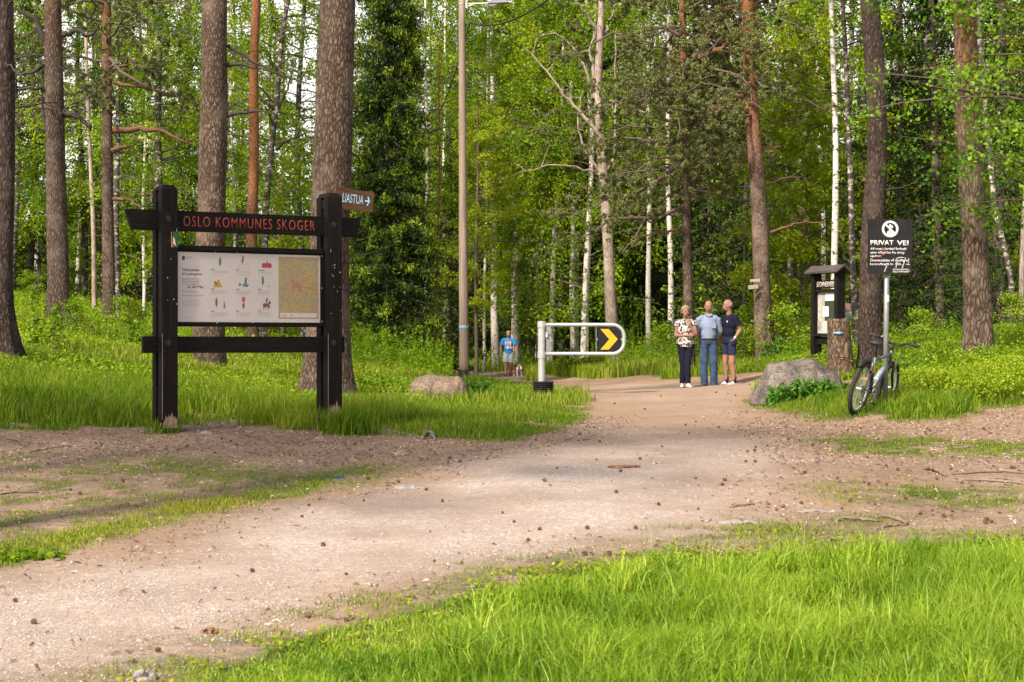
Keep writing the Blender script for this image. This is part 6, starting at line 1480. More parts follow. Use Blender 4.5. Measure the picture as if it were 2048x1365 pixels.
def stick(name, pts, r, mat, label, cat='stick', lift=.0):
    P = []
    hs = [hit(px, py) for px, py in pts]; xs = np.interp(np.linspace(0, len(hs) - 1, 16), range(len(hs)), [h[0] for h in hs]); ys = np.interp(np.linspace(0, len(hs) - 1, 16), range(len(hs)), [h[1] for h in hs])
    q = np.random.default_rng(abs(int(pts[0][0]))); xs = xs + q.normal(size=16) * r * .4; ys = ys + q.normal(size=16) * r * .8
    for i in range(16): P.append((xs[i], ys[i], float(H(xs[i], ys[i])) + r * .45 + lift * math.sin(math.pi * i / 15)))
    rr = [r * (1 - .5 * abs(2 * i / 15 - .9)) * q.uniform(.8, 1.15) for i in range(16)]
    return tag(MB().tube(P, rr, 8).build(name, mat, None, smooth=True), label, cat)
stk = simple('stick_bark', (.24, .13, .075), .85, var=.4, scale=30); rt = simple('root_wood', (.21, .155, .12), .85, var=.35, scale=14, bmp=.004)
stick('stick', [(1216, 936), (1245, 937), (1278, 935)], .022, stk, 'short thick brown stick lying on the shaded path')
stick('stick', [(404, 1269), (436, 1270)], .020, stk, 'stubby cigar-like piece of brown wood on the gravel in front')
stick('stick', [(545, 1265), (566, 1264)], .010, stk, 'small thin piece of wood just right of the stubby one')
stick('stick', [(1460, 1016), (1480, 1013), (1508, 1011)], .013, stk, 'thin bent stick at the right edge of the gravel')
stick('stick', [(1905, 897), (1955, 896)], .014, rt, 'pale twig lying in the far grass strip on the right')
stick('stick', [(584, 1051), (602, 1053)], .006, stk, 'short light twig on the middle of the path')
stick('stick', [(0, 990), (30, 987), (78, 986)], .011, simple('dark_stick', (.09, .07, .06), .8), 'long dark stick on the dirt at the left edge')
stick('stick', [(-10, 1024), (34, 1024)], .009, rt, 'pale stick at the left picture edge below the dark one')
stick('stick', [(632, 886), (655, 887)], .014, simple('red_brown_wood', (.25, .09, .05), .7), 'reddish chunk of bark on the dirt near the right board post')
for pts, r, lab, lf in (([(1668, 1046), (1690, 1040), (1730, 1043), (1758, 1045)], .020, 'pale exposed root forming the left part of the ring of roots', .01), ([(1750, 1037), (1775, 1036), (1805, 1046), (1815, 1052)], .020, 'pale exposed root curving down to the right', .01),
                        ([(1752, 1062), (1775, 1054), (1815, 1050)], .018, 'lower exposed root closing the ring of roots', .005), ([(1905, 950), (1960, 946), (2010, 945), (2060, 950)], .022, 'long grey root on the right, upper of the bundle', .01),
                        ([(1920, 962), (1975, 964), (2030, 968), (2070, 975)], .018, 'grey root in the middle of the bundle on the right', .01), ([(1990, 958), (2020, 962), (2050, 972)], .016, 'short forked root at the right picture edge', .01), ([(1850, 940), (1870, 944), (1890, 955)], .030, 'knobbly root hump left of the root bundle', .03),
                        ([(780, 864), (810, 868), (840, 876), (858, 878)], .018, 'thin long root running to the knotted hump at the path edge', .0), ([(845, 880), (852, 872), (862, 873), (870, 884)], .035, 'knotted root hump at the left edge of the path', .05),
                        ([(18, 880), (35, 885), (50, 893)], .022, 'grey root near the left picture edge', .02), ([(60, 905), (100, 898), (140, 893)], .013, 'thin root on the dirt left of the board', .0), ([(275, 930), (290, 938), (300, 948)], .018, 'light forked root in the grass patch left of the path', .02),
                        ([(180, 884), (196, 890), (200, 895)], .018, 'small root arch on the dirt left of the board', .03)):
    stick('exposed_root', pts, r * .75, rt, lab, 'root', lf * .7)
x, y = hit(678, 957); s = MB().box((0, 0, .012), (.075, .03, .02), Matrix.Rotation(.5, 3, 'Z') @ Matrix.Rotation(.15, 3, 'Y')).build('plastic_scrap', simple('blue_plastic', (.03, .12, .22), .35), None, bevel=.004)
s.location = (x, y, float(H(x, y))); tag(s, 'small blue plastic scrap lying in the grass patch left of the path', 'litter')

# ------------------------------------------------------------------ people and dog: bodies grown as one continuous surface
def blob(shapes, vox=.008, infl=0.0, smooth=4, clip=None, name='body'):
    m = MB()
    for s in shapes:
        if s[0] == 'cap': m.cap(s[1], s[2], s[3] + infl, s[4] + infl, 14)
        elif s[0] == 'ell': m.ell(s[1], tuple(q + infl for q in s[2]), 0, 18, s[3] if len(s) > 3 else None)
        elif s[0] == 'tube': m.tube([s[1], s[2]], [s[3] + infl, s[4] + infl], 16)
    o = m.build('tmp', M['white']); o.data.materials.clear()
    r = o.modifiers.new('r', 'REMESH'); r.mode = 'VOXEL'; r.voxel_size = vox; r.use_smooth_shade = True
    if smooth:
        k = o.modifiers.new('s', 'SMOOTH'); k.factor = .5; k.iterations = smooth
    me = baked(o, name)
    if clip:
        bmm = bmesh.new(); bmm.from_mesh(me)
        for co, no in clip:
            g = bmesh.ops.bisect_plane(bmm, geom=bmm.verts[:] + bmm.edges[:] + bmm.faces[:], plane_co=co, plane_no=no, clear_outer=True)
            ed = [e for e in g['geom_cut'] if isinstance(e, bmesh.types.BMEdge)]
        bmm.to_mesh(me); bmm.free()
    return me
def V3(*a): return Vector(a)
def hand(w, fwd, palm, thumb, curl=.35, s=1.0):
    """wrist, finger direction, palm normal (side the fingers curl to), thumb side"""
    f = Vector(fwd).normalized(); p = Vector(palm); p = (p - f * p.dot(f)).normalized(); t = f.cross(p).normalized(); t = t if t.dot(Vector(thumb)) > 0 else -t
    w = Vector(w); sh = []
    kn = w + f * .085 * s
    for i, o in enumerate((.030, .010, -.010, -.029)):
        sh.append(('cap', w + t * o * .55 * s, kn + t * o * s, .014 * s, .0105 * s))
        L_ = (.070, .078, .073, .058)[i] * s; q = kn + t * o * 1.05 * s; d = f.copy(); a = curl * (1 + .12 * i)
        for k, fr in enumerate((.45, .32, .23)):
            d = (d * math.cos(a) + p * math.sin(a)).normalized(); n = q + d * L_ * fr; sh.append(('cap', q, n, (.0090, .0082, .0076)[k] * s, (.0082, .0076, .0068)[k] * s)); q = n
    b = w + f * .025 * s + t * .022 * s; m = b + (t * .7 + f * .7 + p * .25).normalized() * .042 * s; e = m + (t * .25 + f * .95 + p * .3).normalized() * .034 * s
    sh += [('cap', b, m, .0135 * s, .0105 * s), ('cap', m, e, .0105 * s, .008 * s)]
    return sh
def head(c, face, s=1.0, jaw=1.0):
    """head centre, face direction (horizontal)"""
    f = Vector(face).normalized(); r = f.cross(Vector((0, 0, 1))).normalized(); u = r.cross(f)
    Rm = Matrix((r, -f, u)).transposed(); c = Vector(c); at = lambda x, y, z: c + (r * x - f * y + u * z) * s
    sh = [('ell', at(0, .012, .022), (.076 * s, .094 * s, .098 * s), Rm), ('ell', at(0, -.022, -.045), (.056 * s * jaw, .068 * s, .072 * s), Rm), ('ell', at(0, -.052, -.088), (.026 * s, .022 * s, .018 * s), Rm),
          ('cap', at(0, -.080, .008), at(0, -.108, -.030), .008 * s, .0135 * s), ('cap', at(-.014, -.094, -.034), at(.014, -.094, -.034), .008 * s, .008 * s),
          ('cap', at(-.045, -.070, .026), at(.045, -.070, .026), .010 * s, .010 * s), ('cap', at(-.02, -.083, -.058), at(.02, -.083, -.058), .0075 * s, .0075 * s), ('cap', at(-.018, -.080, -.068), at(.018, -.080, -.068), .0075 * s, .0075 * s)]
    for q in (-1, 1): sh += [('ell', at(q * .079, .012, -.008), (.010 * s, .020 * s, .032 * s), Rm), ('ell', at(q * .042, -.055, -.022), (.022 * s, .022 * s, .022 * s), Rm)]
    return sh, at, Rm, s
def face_bits(t, hd, skin, hair, style='short'):
    sh, at, Rm, s = hd
    for q in (-1, 1):
        MB().ell(at(q * .031, -.0765, .006), .0108 * s, 0, 12).build('eye', M['eye_white'], t, smooth=True)
        MB().ell(at(q * .031, -.0862, .005), (.0060 * s, .0035 * s, .0055 * s), 0, 8, Rm).build('iris', M['text_black'], t, smooth=True)
        MB().cap(at(q * .045, -.082, .030), at(q * .018, -.088, .032), .0035 * s, .0035 * s, 6).build('eyebrow', hair, t, smooth=True)
    MB().cap(at(-.022, -.0885, -.063), at(.022, -.0885, -.063), .004 * s, .004 * s, 6).build('lips', M['lip'], t, smooth=True)
    if style == 'short': hs = [('ell', at(0, .026, .040), (.080 * s, .090 * s, .090 * s), Rm)]; cl = [(at(0, -.052, .05), Rm @ Vector((0, -1, -.45))), (at(0, 0, -.01), Rm @ Vector((0, -.3, -1)))]
    elif style == 'thin': hs = [('ell', at(0, .030, .016), (.0805 * s, .082 * s, .080 * s), Rm)]; cl = [(at(0, .0, .03), Rm @ Vector((0, -1, -.1))), (at(0, 0, -.035), Rm @ Vector((0, 0, -1)))]
    else: hs = [('ell', at(0, .020, .030), (.098 * s, .104 * s, .108 * s), Rm), ('ell', at(-.055, .02, -.03), (.045 * s, .055 * s, .06 * s), Rm), ('ell', at(.055, .02, -.03), (.045 * s, .055 * s, .06 * s), Rm)]; cl = [(at(0, -.042, .06), Rm @ Vector((0, -1, -.55)))]
    link('hair', blob(hs, .008, 0, 2, cl, 'hair'), hair, t)
def shoe(t, ank, toe_dir, mat, solem, s=1.0, name='shoe'):
    a = Vector(ank); d = Vector(toe_dir).normalized(); z0 = 0.0
    c = lambda k, z: Vector((a.x + d.x * k, a.y + d.y * k, z))
    u = blob([('ell', c(-.02, .055), (.042, .042, .045)), ('cap', c(-.02, .045), c(.13, .035), .042, .034), ('ell', c(.15, .032), (.042, .042, .026)), ('cap', c(.0, .08), c(.06, .06), .034, .03)], .008, 0, 2, [((0, 0, .018), (0, 0, -1))], 'shoe')
    o = link(name, u, mat, t)
    m = MB(); n = 20; pts = []
    for k in range(n):
        q = 2 * math.pi * k / n; l = .122 * math.cos(q); w = .047 * math.sin(q) * (1.0 + .12 * math.cos(q)); pts.append((a.x + d.x * (.062 + l) - d.y * w, a.y + d.y * (.062 + l) + d.x * w))
    m.prism(pts, .0, .024); m.build('sole', solem, o)
M['skin'] = simple('skin_light', (.29, .15, .105), .6, spec=.2, var=.08, scale=10, c2=(.34, .185, .13)); M['skin_tan'] = simple('skin_tanned', (.33, .16, .10), .55, var=.08, scale=10, c2=(.38, .19, .12)); M['lip'] = simple('lips', (.40, .15, .12), .5)
M['eye_white'] = simple('eye_white', (.34, .30, .27), .6)
M['hair_grey'] = simple('grey_hair', (.26, .24, .22), .8, var=.35, scale=60); M['hair_blond'] = simple('greyish_blond_hair', (.30, .22, .15), .8, var=.35, scale=60); M['hair_dark'] = simple('dark_cropped_hair', (.05, .04, .035), .8)
M['navy'] = simple('navy_cloth', (.012, .013, .026), .9, spec=.1, var=.2, scale=14); M['navy_shorts'] = simple('navy_blue_shorts', (.022, .027, .058), .9, spec=.1, var=.2, scale=14)
M['jeans'] = simple('blue_denim', (.018, .04, .09), .85, var=.45, scale=9, c2=(.05, .095, .17)); M['denim_light'] = simple('light_denim', (.34, .40, .48), .85, var=.25, scale=9)
M['belt'] = simple('dark_belt', (.02, .018, .018), .5); M['sock'] = simple('black_sock', (.02, .02, .022), .9); M['shoe_dark'] = simple('dark_walking_shoe', (.05, .05, .048), .7, var=.3, scale=40); M['shoe_white'] = simple('white_trainer', (.60, .57, .54), .6, var=.2, scale=40)
M['shoe_blue'] = simple('blue_trainer', (.10, .20, .42), .6); M['tee_blue'] = simple('bright_blue_tshirt', (.02, .20, .48), .8, var=.15, scale=9); M['tee_print'] = simple('pink_print', (.52, .24, .30), .8); M['watch'] = simple('watch', (.5, .5, .5), .3, .6)
def check_mat():
    m, nt, out = nodes('light_blue_shirt'); p = N(nt, 'ShaderNodeBsdfPrincipled', Roughness=.8); L(nt, p.outputs[0], out.inputs[0]); v = coords(nt)
    s = nt.nodes.new('ShaderNodeSeparateXYZ'); L(nt, v, s.inputs[0]); w = N(nt, 'ShaderNodeTexWave', Scale=26.0); L(nt, v, w.inputs['Vector']); w2 = N(nt, 'ShaderNodeTexWave', Scale=26.0, bands_direction='Z'); L(nt, v, w2.inputs['Vector'])
    a = N(nt, 'ShaderNodeMath', operation='ADD'); L(nt, w.outputs[1], a.inputs[0]); L(nt, w2.outputs[1], a.inputs[1]); r = ramp(nt, a.outputs[0], [(.2, (.08, .12, .23)), (.8, (.165, .215, .33)), (1, (.25, .30, .40))]); L(nt, r.outputs[0], p.inputs['Base Color'])
    n = tnoise(nt, coords(nt, (9, 9, 3)), 1.5, 3); L(nt, bump(nt, n.outputs[0], 1, .02), p.inputs['Normal']); return m
def blouse_mat():
    m, nt, out = nodes('black_and_white_blouse'); p = N(nt, 'ShaderNodeBsdfPrincipled', Roughness=.8); L(nt, p.outputs[0], out.inputs[0])
    n = tnoise(nt, coords(nt), 26, 2, .5); r = ramp(nt, n.outputs[0], [(.47, (.60, .56, .52)), (.53, (.03, .03, .035))]); L(nt, r.outputs[0], p.inputs['Base Color']); return m
M['shirt_check'] = check_mat(); M['blouse'] = blouse_mat()

YOKE = lambda z, w=.13: [('cap', V3(0, .01, z), V3(-w, .01, z - .062), .045, .040), ('cap', V3(0, .01, z), V3(w, .01, z - .062), .045, .040)]
def torso(w=1.0, b=1.0, dz=0.0, lean=0.0, hipw=1.0):
    x = lean
    return [('ell', V3(0, 0, .95 + dz), (.165 * w * hipw, .115 * b, .12)), ('ell', V3(x * .3, -.01 * b, 1.10 + dz), (.152 * w, .115 * b, .15)), ('ell', V3(x * .7, 0, 1.28 + dz), (.172 * w, .118 * b, .16)), ('ell', V3(x, .01, 1.38 + dz), (.17 * w, .10 * b, .09)),
            ('cap', V3(x - .145 * w, .01, 1.425 + dz), V3(x + .145 * w, .01, 1.425 + dz), .058, .058)]
def neck(c, top, r=.056): return [('cap', V3(c[0], c[1] + .01, c[2] - .05), Vector(top), r * 1.08, r), ('cap', V3(c[0], c[1] + .01, c[2] + .0), V3(c[0] - .13, c[1] + .01, c[2] - .055), .05, .05), ('cap', V3(c[0], c[1] + .01, c[2] + .0), V3(c[0] + .13, c[1] + .01, c[2] - .055), .05, .05)]
def leg(h, k, a, r=(.088, .06, .042), calf=True):
    h, k, a = map(Vector, (h, k, a)); s = [('cap', h, k, r[0], r[1]), ('cap', k, a, r[1] * .95, r[2])]
    if calf: s.append(('ell', k.lerp(a, .32) + V3(0, .018, 0), (r[1] * .98, r[1] * 1.02, .13)))
    return s
def foot(a, d):
    a = Vector(a); d = Vector(d).normalized(); return [('cap', a, V3(a.x - d.x * .03, a.y - d.y * .03, .04), .038, .034), ('cap', V3(a.x, a.y, .045), V3(a.x + d.x * .15, a.y + d.y * .15, .03), .035, .024)]
def arm(s, e, w, r=(.052, .042, .028)): return [('cap', Vector(s), Vector(e), r[0], r[1]), ('cap', Vector(e), Vector(w), r[1] * .98, r[2])]

def seat_on_ground(px, d, py):
    g = G(px, d); return g
def man_shirt():
    d = 36.1; k = d / F; t = empty('person', G(1417, d), 'man in a light blue long-sleeved shirt, jeans and black belt, hands behind his back', 'person')
    lk = dict(r=(.085, .062, .045)); S = 1.0
    tor = torso(.98, 1.0, .03); Ls = leg((-.10, 0, .93), (-.105, -.02, .50), (-.085, .0, .09), **lk); Rs = leg((.09, 0, .93), (.11, -.02, .50), (.115, .0, .09), **lk)
    A1 = arm((-.19, .02, 1.445), (-.235, .09, 1.17), (-.12, .20, 1.03)); A2 = arm((.19, .02, 1.445), (.25, .09, 1.17), (.12, .21, 1.03))
    hd = head((.0, -.02, 1.70), (-.25, -1, -.14), 1.07); sk = tor + Ls + Rs + A1 + A2 + neck((0, 0, 1.50), (0, -.005, 1.63)) + hd[0] + hand((-.12, .20, 1.03), (.9, .1, -.4), (0, 1, 0), (0, 0, 1)) + hand((.12, .21, 1.03), (-.9, .1, -.4), (0, 1, 0), (0, 0, 1)) + foot((-.085, 0, .09), (-.45, -1, 0)) + foot((.115, 0, .09), (.15, -1, 0))
    link('body', blob(sk, .0062, 0, 2), M['skin'], t); face_bits(t, hd, M['skin'], M['hair_grey'], 'thin')
    sh = link('shirt', blob(tor + YOKE(1.495) + [('ell', A1[0][1] - V3(0, 0, .02), (.054, .056, .056)), ('ell', A2[0][1] - V3(0, 0, .02), (.054, .056, .056)), ('tube', V3(0, 0, 1.0), V3(0, 0, 1.3), .125, .13), ('tube', A1[0][1], A1[0][2], .062, .056), ('ell', A1[0][2], (.052, .052, .052)), ('tube', A1[0][2], A1[1][2], .054, .042), ('tube', A2[0][1], A2[0][2], .062, .056), ('ell', A2[0][2], (.052, .052, .052)), ('tube', A2[0][2], A2[1][2], .054, .042), ('tube', V3(0, -.005, 1.49), V3(0, -.01, 1.545), .075, .068)], .009, .014, 3, [((0, 0, 1.03), (0, 0, -1))], 'shirt'), M['shirt_check'], t)
    MB().prism([(-.075, .0), (-.01, -.055), (0, -.02), (.01, -.055), (.075, .0), (.05, .022), (0, -.012), (-.05, .022)], 0, .008, Matrix.Translation((0, -.082, 1.535)) @ Matrix.Rotation(R(-28), 4, 'X') @ FR).build('collar', M['shirt_check'], sh)
    MB().box((.09, -.135, 1.30), (.10, .006, .11)).build('pocket', M['shirt_check'], sh)
    tr = link('trousers', blob([tor[0], ('ell', V3(0, 0, 1.0), (.17, .12, .06)), ('ell', Ls[0][1], (.094, .094, .094)), ('ell', Rs[0][1], (.094, .094, .094))] + [('tube', s[1], s[2], s[3] + .004, s[4] + .014) for s in (Ls[0], Rs[0])] + [('ell', V3(-.105, -.02, .50), (.072, .072, .07)), ('ell', V3(.11, -.02, .50), (.072, .072, .07)), ('tube', Ls[1][1], Ls[1][2] - V3(0, 0, .05), .072, .066), ('tube', Rs[1][1], Rs[1][2] - V3(0, 0, .05), .072, .066)], .009, .012, 3, [((0, 0, 1.03), (0, 0, 1)), ((0, 0, .05), (0, 0, -1))], 'trousers'), M['jeans'], t)
    bl = blob([('ell', V3(0, 0, 1.02), (.186, .140, .09))], .009, 0, 1, [((0, 0, 1.034), (0, 0, 1)), ((0, 0, .992), (0, 0, -1))], 'belt'); link('belt', bl, M['belt'], tr)
    shoe(t, (-.085, 0, .09), (-.55, -1, 0), M['shoe_dark'], M['black']); shoe(t, (.115, 0, .09), (.15, -1, 0), M['shoe_dark'], M['black']); t.scale = (1.0, 1.0, 1.0)
def woman():
    d = 36.0; t = empty('person', G(1371, d), 'woman in a black and white blouse with crossed legs and one hand at her chin', 'person')
    tor = torso(.94, .98, -.05, .0, 1.08); lk = dict(r=(.086, .056, .038))
    Ls = leg((-.085, 0, .90), (-.02, -.02, .48), (.035, -.05, .08), **lk); Rs = leg((.085, 0, .90), (.035, -.085, .48), (-.055, -.10, .08), **lk)
    Ls = leg((-.085, 0, .90), (-.05, -.02, .48), (-.065, .03, .08), **lk); Rs = leg((.085, 0, .90), (.035, -.06, .48), (.045, -.075, .08), **lk)
    eR = V3(-.205, -.03, 1.105); wR = V3(.045, -.175, 1.105); eL = V3(.20, -.10, 1.13); wL = V3(.065, -.165, 1.345)
    A1 = arm((-.165, .01, 1.37), eR, wR, (.048, .040, .025)); A2 = arm((.165, .01, 1.37), eL, wL, (.048, .040, .025))
    hd = head((0, -.025, 1.60), (.05, -1, -.08), 1.04, .92)
    sk = tor + Ls + Rs + A1 + A2 + neck((0, 0, 1.43), (0, -.01, 1.53), .048) + hd[0] + hand(wR, (1, -.05, .15), (0, 1, 0), (0, 0, 1), .3, .92) + hand(wL, (-.35, .1, 1), (-.2, 1, 0), (-1, 0, 0), .55, .92) + foot((-.065, .03, .08), (-.15, -1, 0)) + foot((.045, -.075, .08), (.25, -1, 0))
    link('body', blob(sk, .0062, 0, 2), M['skin'], t); face_bits(t, hd, M['skin'], M['hair_blond'], 'full')
    bl = blob(tor + YOKE(1.425, .12) + [('ell', V3(0, 0, .96), (.175, .125, .13)), ('ell', V3(-.165, .01, 1.37), (.056, .056, .056)), ('ell', V3(.165, .01, 1.37), (.056, .056, .056)), ('tube', V3(-.165, .01, 1.375), V3(-.165, .01, 1.375).lerp(eR, .30), .058, .064), ('tube', V3(.165, .01, 1.375), V3(.165, .01, 1.375).lerp(eL, .30), .058, .064)], .009, .013, 3, [((0, 0, .865), (0, 0, -1))], 'blouse')
    link('blouse', bl, M['blouse'], t)
    link('trousers', blob([tor[0], ('ell', Ls[0][1], (.092, .092, .092)), ('ell', Rs[0][1], (.092, .092, .092))] + [('tube', s[1], s[2], s[3], s[4] + .006) for s in (Ls[0], Rs[0])] + [('ell', Ls[0][2], (.062, .062, .06)), ('ell', Rs[0][2], (.062, .062, .06)), ('tube', Ls[1][1], Ls[1][2] + V3(0, 0, .02), .062, .050), ('tube', Rs[1][1], Rs[1][2] + V3(0, 0, .02), .062, .050)], .009, .009, 3, [((0, 0, .97), (0, 0, 1)), ((0, 0, .10), (0, 0, -1))], 'trousers'), M['navy'], t)
    shoe(t, (-.065, .03, .08), (-.15, -1, 0), M['shoe_white'], M['steel_dull']); shoe(t, (.045, -.075, .08), (.25, -1, 0), M['shoe_white'], M['steel_dull'])
def man_shorts():
    # built facing -Y, then turned towards the other two
    d = 36.2; t = empty('person', G(1459, d), 'man in navy T-shirt and shorts facing the others, hand in his pocket', 'person', rz=R(-60))
    tor = torso(.95, 1.0, .03); lk = dict(r=(.088, .064, .042))
    Ls = leg((-.09, 0, .93), (-.10, -.045, .50), (-.10, .0, .09), **lk); Rs = leg((.09, 0, .93), (.10, -.01, .50), (.10, .05, .09), **lk)
    eR = V3(-.225, .03, 1.17); wR = V3(-.20, -.09, 1.0); eL = V3(.235, .10, 1.18); wL = V3(.205, -.035, .99)
    A1 = arm((-.18, .01, 1.445), eR, wR); A2 = arm((.18, .01, 1.445), eL, wL); hd = head((0, -.05, 1.70), (-.12, -1, -.16), 1.07)
    sk = tor + Ls + Rs + A1 + A2 + neck((0, 0, 1.50), (0, -.03, 1.63)) + hd[0] + hand(wR, (.1, -.2, -1), (1, 0, 0), (0, -1, 0), .4) + hand(wL, (-.35, -.3, -1), (-1, 0, 0), (0, -1, 0), .15, .9) + foot((-.10, 0, .09), (-.1, -1, 0)) + foot((.10, .05, .09), (.1, -1, 0))
    link('body', blob(sk, .0062, 0, 2), M['skin'], t); face_bits(t, hd, M['skin'], M['hair_grey'], 'thin')
    ts = link('t_shirt', blob(tor + YOKE(1.495) + [('ell', V3(-.18, .01, 1.435), (.062, .062, .062)), ('ell', V3(.18, .01, 1.435), (.062, .062, .062)), ('tube', V3(-.18, .01, 1.44), V3(-.18, .01, 1.44).lerp(eR, .62), .060, .068), ('tube', V3(.18, .01, 1.44), V3(.18, .01, 1.44).lerp(eL, .62), .060, .068)], .009, .014, 3, [((0, 0, .985), (0, 0, -1))], 't_shirt'), M['navy'], t)
    MB().box((.085, -.125, 1.36), (.03, .006, .035), Matrix.Rotation(.5, 3, 'Y')).build('chest_emblem', M['white'], ts)
    so = link('shorts', blob([tor[0], ('ell', V3(0, 0, 1.0), (.165, .12, .06)), ('ell', V3(.16, -.02, .93), (.055, .07, .09)), ('ell', Ls[0][1], (.094, .094, .094)), ('ell', Rs[0][1], (.094, .094, .094)), ('tube', Ls[0][1], V3(-.105, -.03, .66), .080, .078), ('tube', Rs[0][1], V3(.105, -.01, .66), .080, .078)], .009, .012, 3, [((0, 0, 1.02), (0, 0, 1)), ((0, 0, .665), (0, 0, -1))], 'shorts'), M['navy_shorts'], t)
    MB().box((-.165, -.045, .90), (.006, .03, .19)).build('white_stripe', M['white'], so)
    MB().tube([Vector(wL).lerp(eL, .10), Vector(wL).lerp(eL, .22)], .034, 16).build('wrist_watch', M['watch'], t)
    for a, dd in (((-.10, 0, .09), (-.1, -1, 0)), ((.10, .05, .09), (.1, -1, 0))):
        MB().tube([(a[0], a[1], .06), (a[0], a[1] - .0, .20)], [.046, .049], 16).build('sock', M['sock'], t, smooth=True); shoe(t, a, dd, M['shoe_white'], M['shoe_dark'])
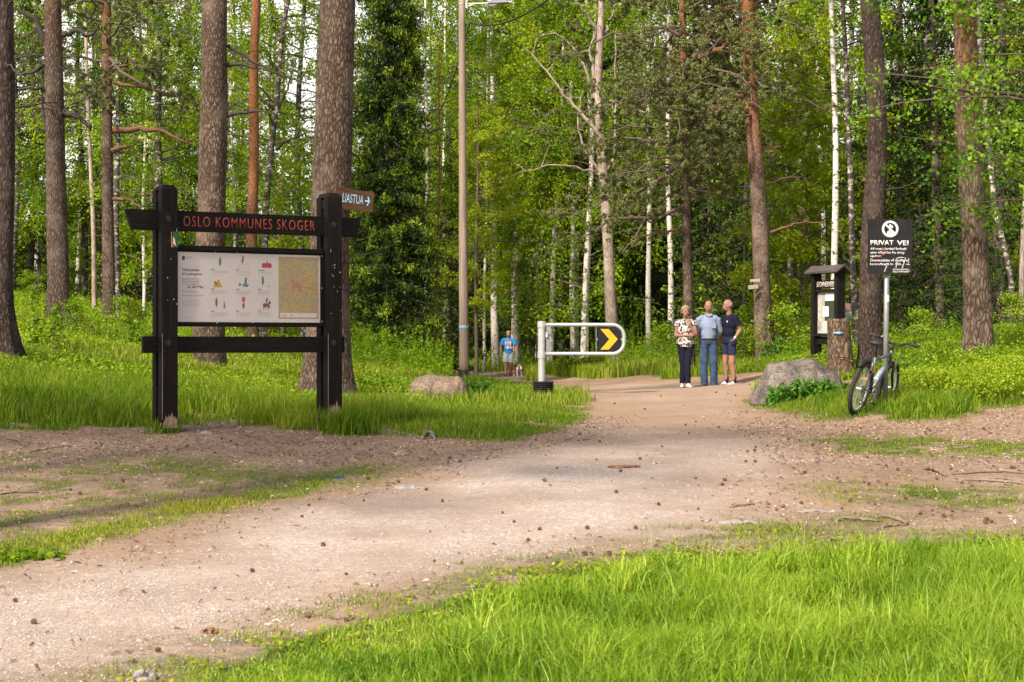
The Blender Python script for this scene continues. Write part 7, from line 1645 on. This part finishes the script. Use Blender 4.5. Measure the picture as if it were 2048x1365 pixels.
def walker():
    d = 64; g = G(1017, d, 0); t = empty('person', g, 'man in a bright blue printed T-shirt and pale denim shorts walking with his dog', 'person')
    tor = torso(1.04, 1.05, 0); lk = dict(r=(.09, .064, .042))
    Ls = leg((-.09, 0, .92), (-.105, -.12, .50), (-.10, -.20, .09), **lk); Rs = leg((.09, 0, .92), (.08, -.03, .50), (.07, .18, .12), **lk)
    eR = V3(-.285, .04, 1.14); wR = V3(-.285, .02, .89); eL = V3(.285, -.02, 1.14); wL = V3(.29, -.12, .92)
    A1 = arm((-.195, .01, 1.42), eR, wR, (.056, .046, .031)); A2 = arm((.195, .01, 1.42), eL, wL, (.056, .046, .031)); hd = head((0, -.03, 1.65), (0, -1, -.2), 1.07)
    sk = tor + Ls + Rs + A1 + A2 + neck((0, 0, 1.48), (0, -.01, 1.58)) + hd[0] + hand(wR, (0, -.05, -1), (1, 0, 0), (0, -1, 0), .4) + hand(wL, (0, -.2, -1), (-1, 0, 0), (0, -1, 0), .75) + foot((-.10, -.20, .09), (0, -1, 0)) + foot((.07, .18, .12), (.1, -1, 0))
    link('body', blob(sk, .0065, 0, 2), M['skin_tan'], t); face_bits(t, hd, M['skin_tan'], M['hair_dark'], 'thin')
    me = blob(tor + YOKE(1.475) + [('ell', V3(-.195, .01, 1.41), (.064, .064, .064)), ('ell', V3(.195, .01, 1.41), (.064, .064, .064)), ('tube', V3(-.195, .01, 1.42), V3(-.195, .01, 1.42).lerp(eR, .66), .062, .074), ('tube', V3(.195, .01, 1.42), V3(.195, .01, 1.42).lerp(eL, .66), .062, .074), ('ell', V3(0, 0, .95), (.17, .125, .12))], .009, .016, 3, [((0, 0, .93), (0, 0, -1))], 't_shirt')
    for m_ in ('tee_blue', 'tee_print', 'white'): me.materials.append(M[m_])
    for p in me.polygons:
        c = p.center
        if c.y < -.04 and abs(c.x) < .115 and 1.10 < c.z < 1.37:
            if c.z > 1.17: p.material_index = 1 if (abs(c.x) < .05 or (int(c.z * 30) % 2)) else (2 if int((c.x + 1) * 22) % 2 else 0)
            else: p.material_index = 2 if int((c.x + 1) * 18) % 2 else 0
    link('t_shirt', me, [], t)
    link('shorts', blob([tor[0], ('ell', Ls[0][1], (.098, .098, .098)), ('ell', Rs[0][1], (.098, .098, .098)), ('tube', Ls[0][1], V3(-.11, -.10, .58), .098, .098), ('tube', Rs[0][1], V3(.085, -.03, .56), .098, .098)], .009, .012, 3, [((0, 0, .98), (0, 0, 1)), ((0, 0, .585), (0, 0, -1))], 'shorts'), M['denim_light'], t)
    for a, dd in (((-.10, -.20, .09), (0, -1, 0)), ((.07, .18, .10), (.1, -1, 0))):
        MB().tube([(a[0], a[1], .06), (a[0], a[1], .15)], [.046, .048], 14).build('sock', M['sock'], t, smooth=True); shoe(t, a, dd, M['shoe_blue'], M['white'])
    # dog at his side, facing the camera with its head low
    dg = G(1038, d - .5); q = empty('dog', dg, 'brown and white spotted dog walking on a lead beside the man in blue', 'dog', rz=R(14))
    b = [('ell', V3(0, .02, .33), (.105, .16, .125)), ('ell', V3(0, .28, .345), (.085, .20, .10)), ('ell', V3(0, .46, .35), (.09, .12, .105)), ('cap', V3(0, -.08, .38), V3(0, -.20, .36), .075, .058), ('ell', V3(0, -.25, .345), (.066, .075, .062)), ('cap', V3(0, -.29, .33), V3(0, -.365, .295), .038, .028), ('ell', V3(-.062, -.225, .30), (.018, .040, .065)), ('ell', V3(.062, -.225, .30), (.018, .040, .065)), ('cap', V3(0, .56, .40), V3(.02, .72, .48), .022, .012)]
    for s in (-1, 1):
        f = -.03 * s
        b += [('cap', V3(s * .07, -.02, .30), V3(s * .075, -.03 + f, .17), .045, .026), ('cap', V3(s * .075, -.03 + f, .17), V3(s * .075, -.06 + f, .03), .024, .021), ('ell', V3(s * .075, -.08 + f, .022), (.028, .040, .022)),
              ('cap', V3(s * .065, .47, .32), V3(s * .075, .42 - f, .21), .062, .036), ('cap', V3(s * .075, .42 - f, .21), V3(s * .075, .52 - f, .13), .030, .020), ('cap', V3(s * .075, .52 - f, .13), V3(s * .075, .50 - f, .03), .020, .019), ('ell', V3(s * .075, .475 - f, .022), (.026, .038, .022))]
    dm = blob(b, .008, 0, 2, None, 'body')
    dm.materials.append(simple('dog_brown', (.17, .065, .03), .9, var=.35, scale=12)); dm.materials.append(simple('dog_white', (.55, .50, .44), .9)); dm.materials.append(simple('dog_black', (.03, .025, .022), .9))
    for p in dm.polygons:
        c = p.center
        if c.z < .22 or (c.y < .02 and c.z < .36 and c.y > -.17) or (abs(c.x) < .018 and c.y < -.2) or c.y < -.30 or (-.16 < c.y < -.09): p.material_index = 1
        elif c.y > .12 and c.z > .36: p.material_index = 2
        else: p.material_index = 0
    db = link('body', dm, [], q)
    MB().ell((0, -.39, .30), (.016, .012, .012), 0, 8).build('nose', M['black'], q, smooth=True)
    for s in (-1, 1): MB().ell((s * .03, -.305, .37), .009, 0, 8).build('eye', M['black'], q, smooth=True)
    MB().tube([(.062 * math.cos(a), -.165 + .01 * math.sin(a), .365 + .07 * math.sin(a)) for a in np.linspace(0, 6.283, 17)[:-1]], .008, 6, closed=True).build('collar', M['red_graffiti'], q)
    h = g + V3(.29, -.16, .84); e = dg + V3(.0, -.12, .43)
    tag(MB().tube([h, h.lerp(e, .5) + V3(0, 0, -.08), e], .006, 6).build('dog_lead', M['black'], None), 'thin dark lead hanging from the walking man\'s hand to the dog', 'dog lead')
man_shirt(); woman(); man_shorts(); walker()
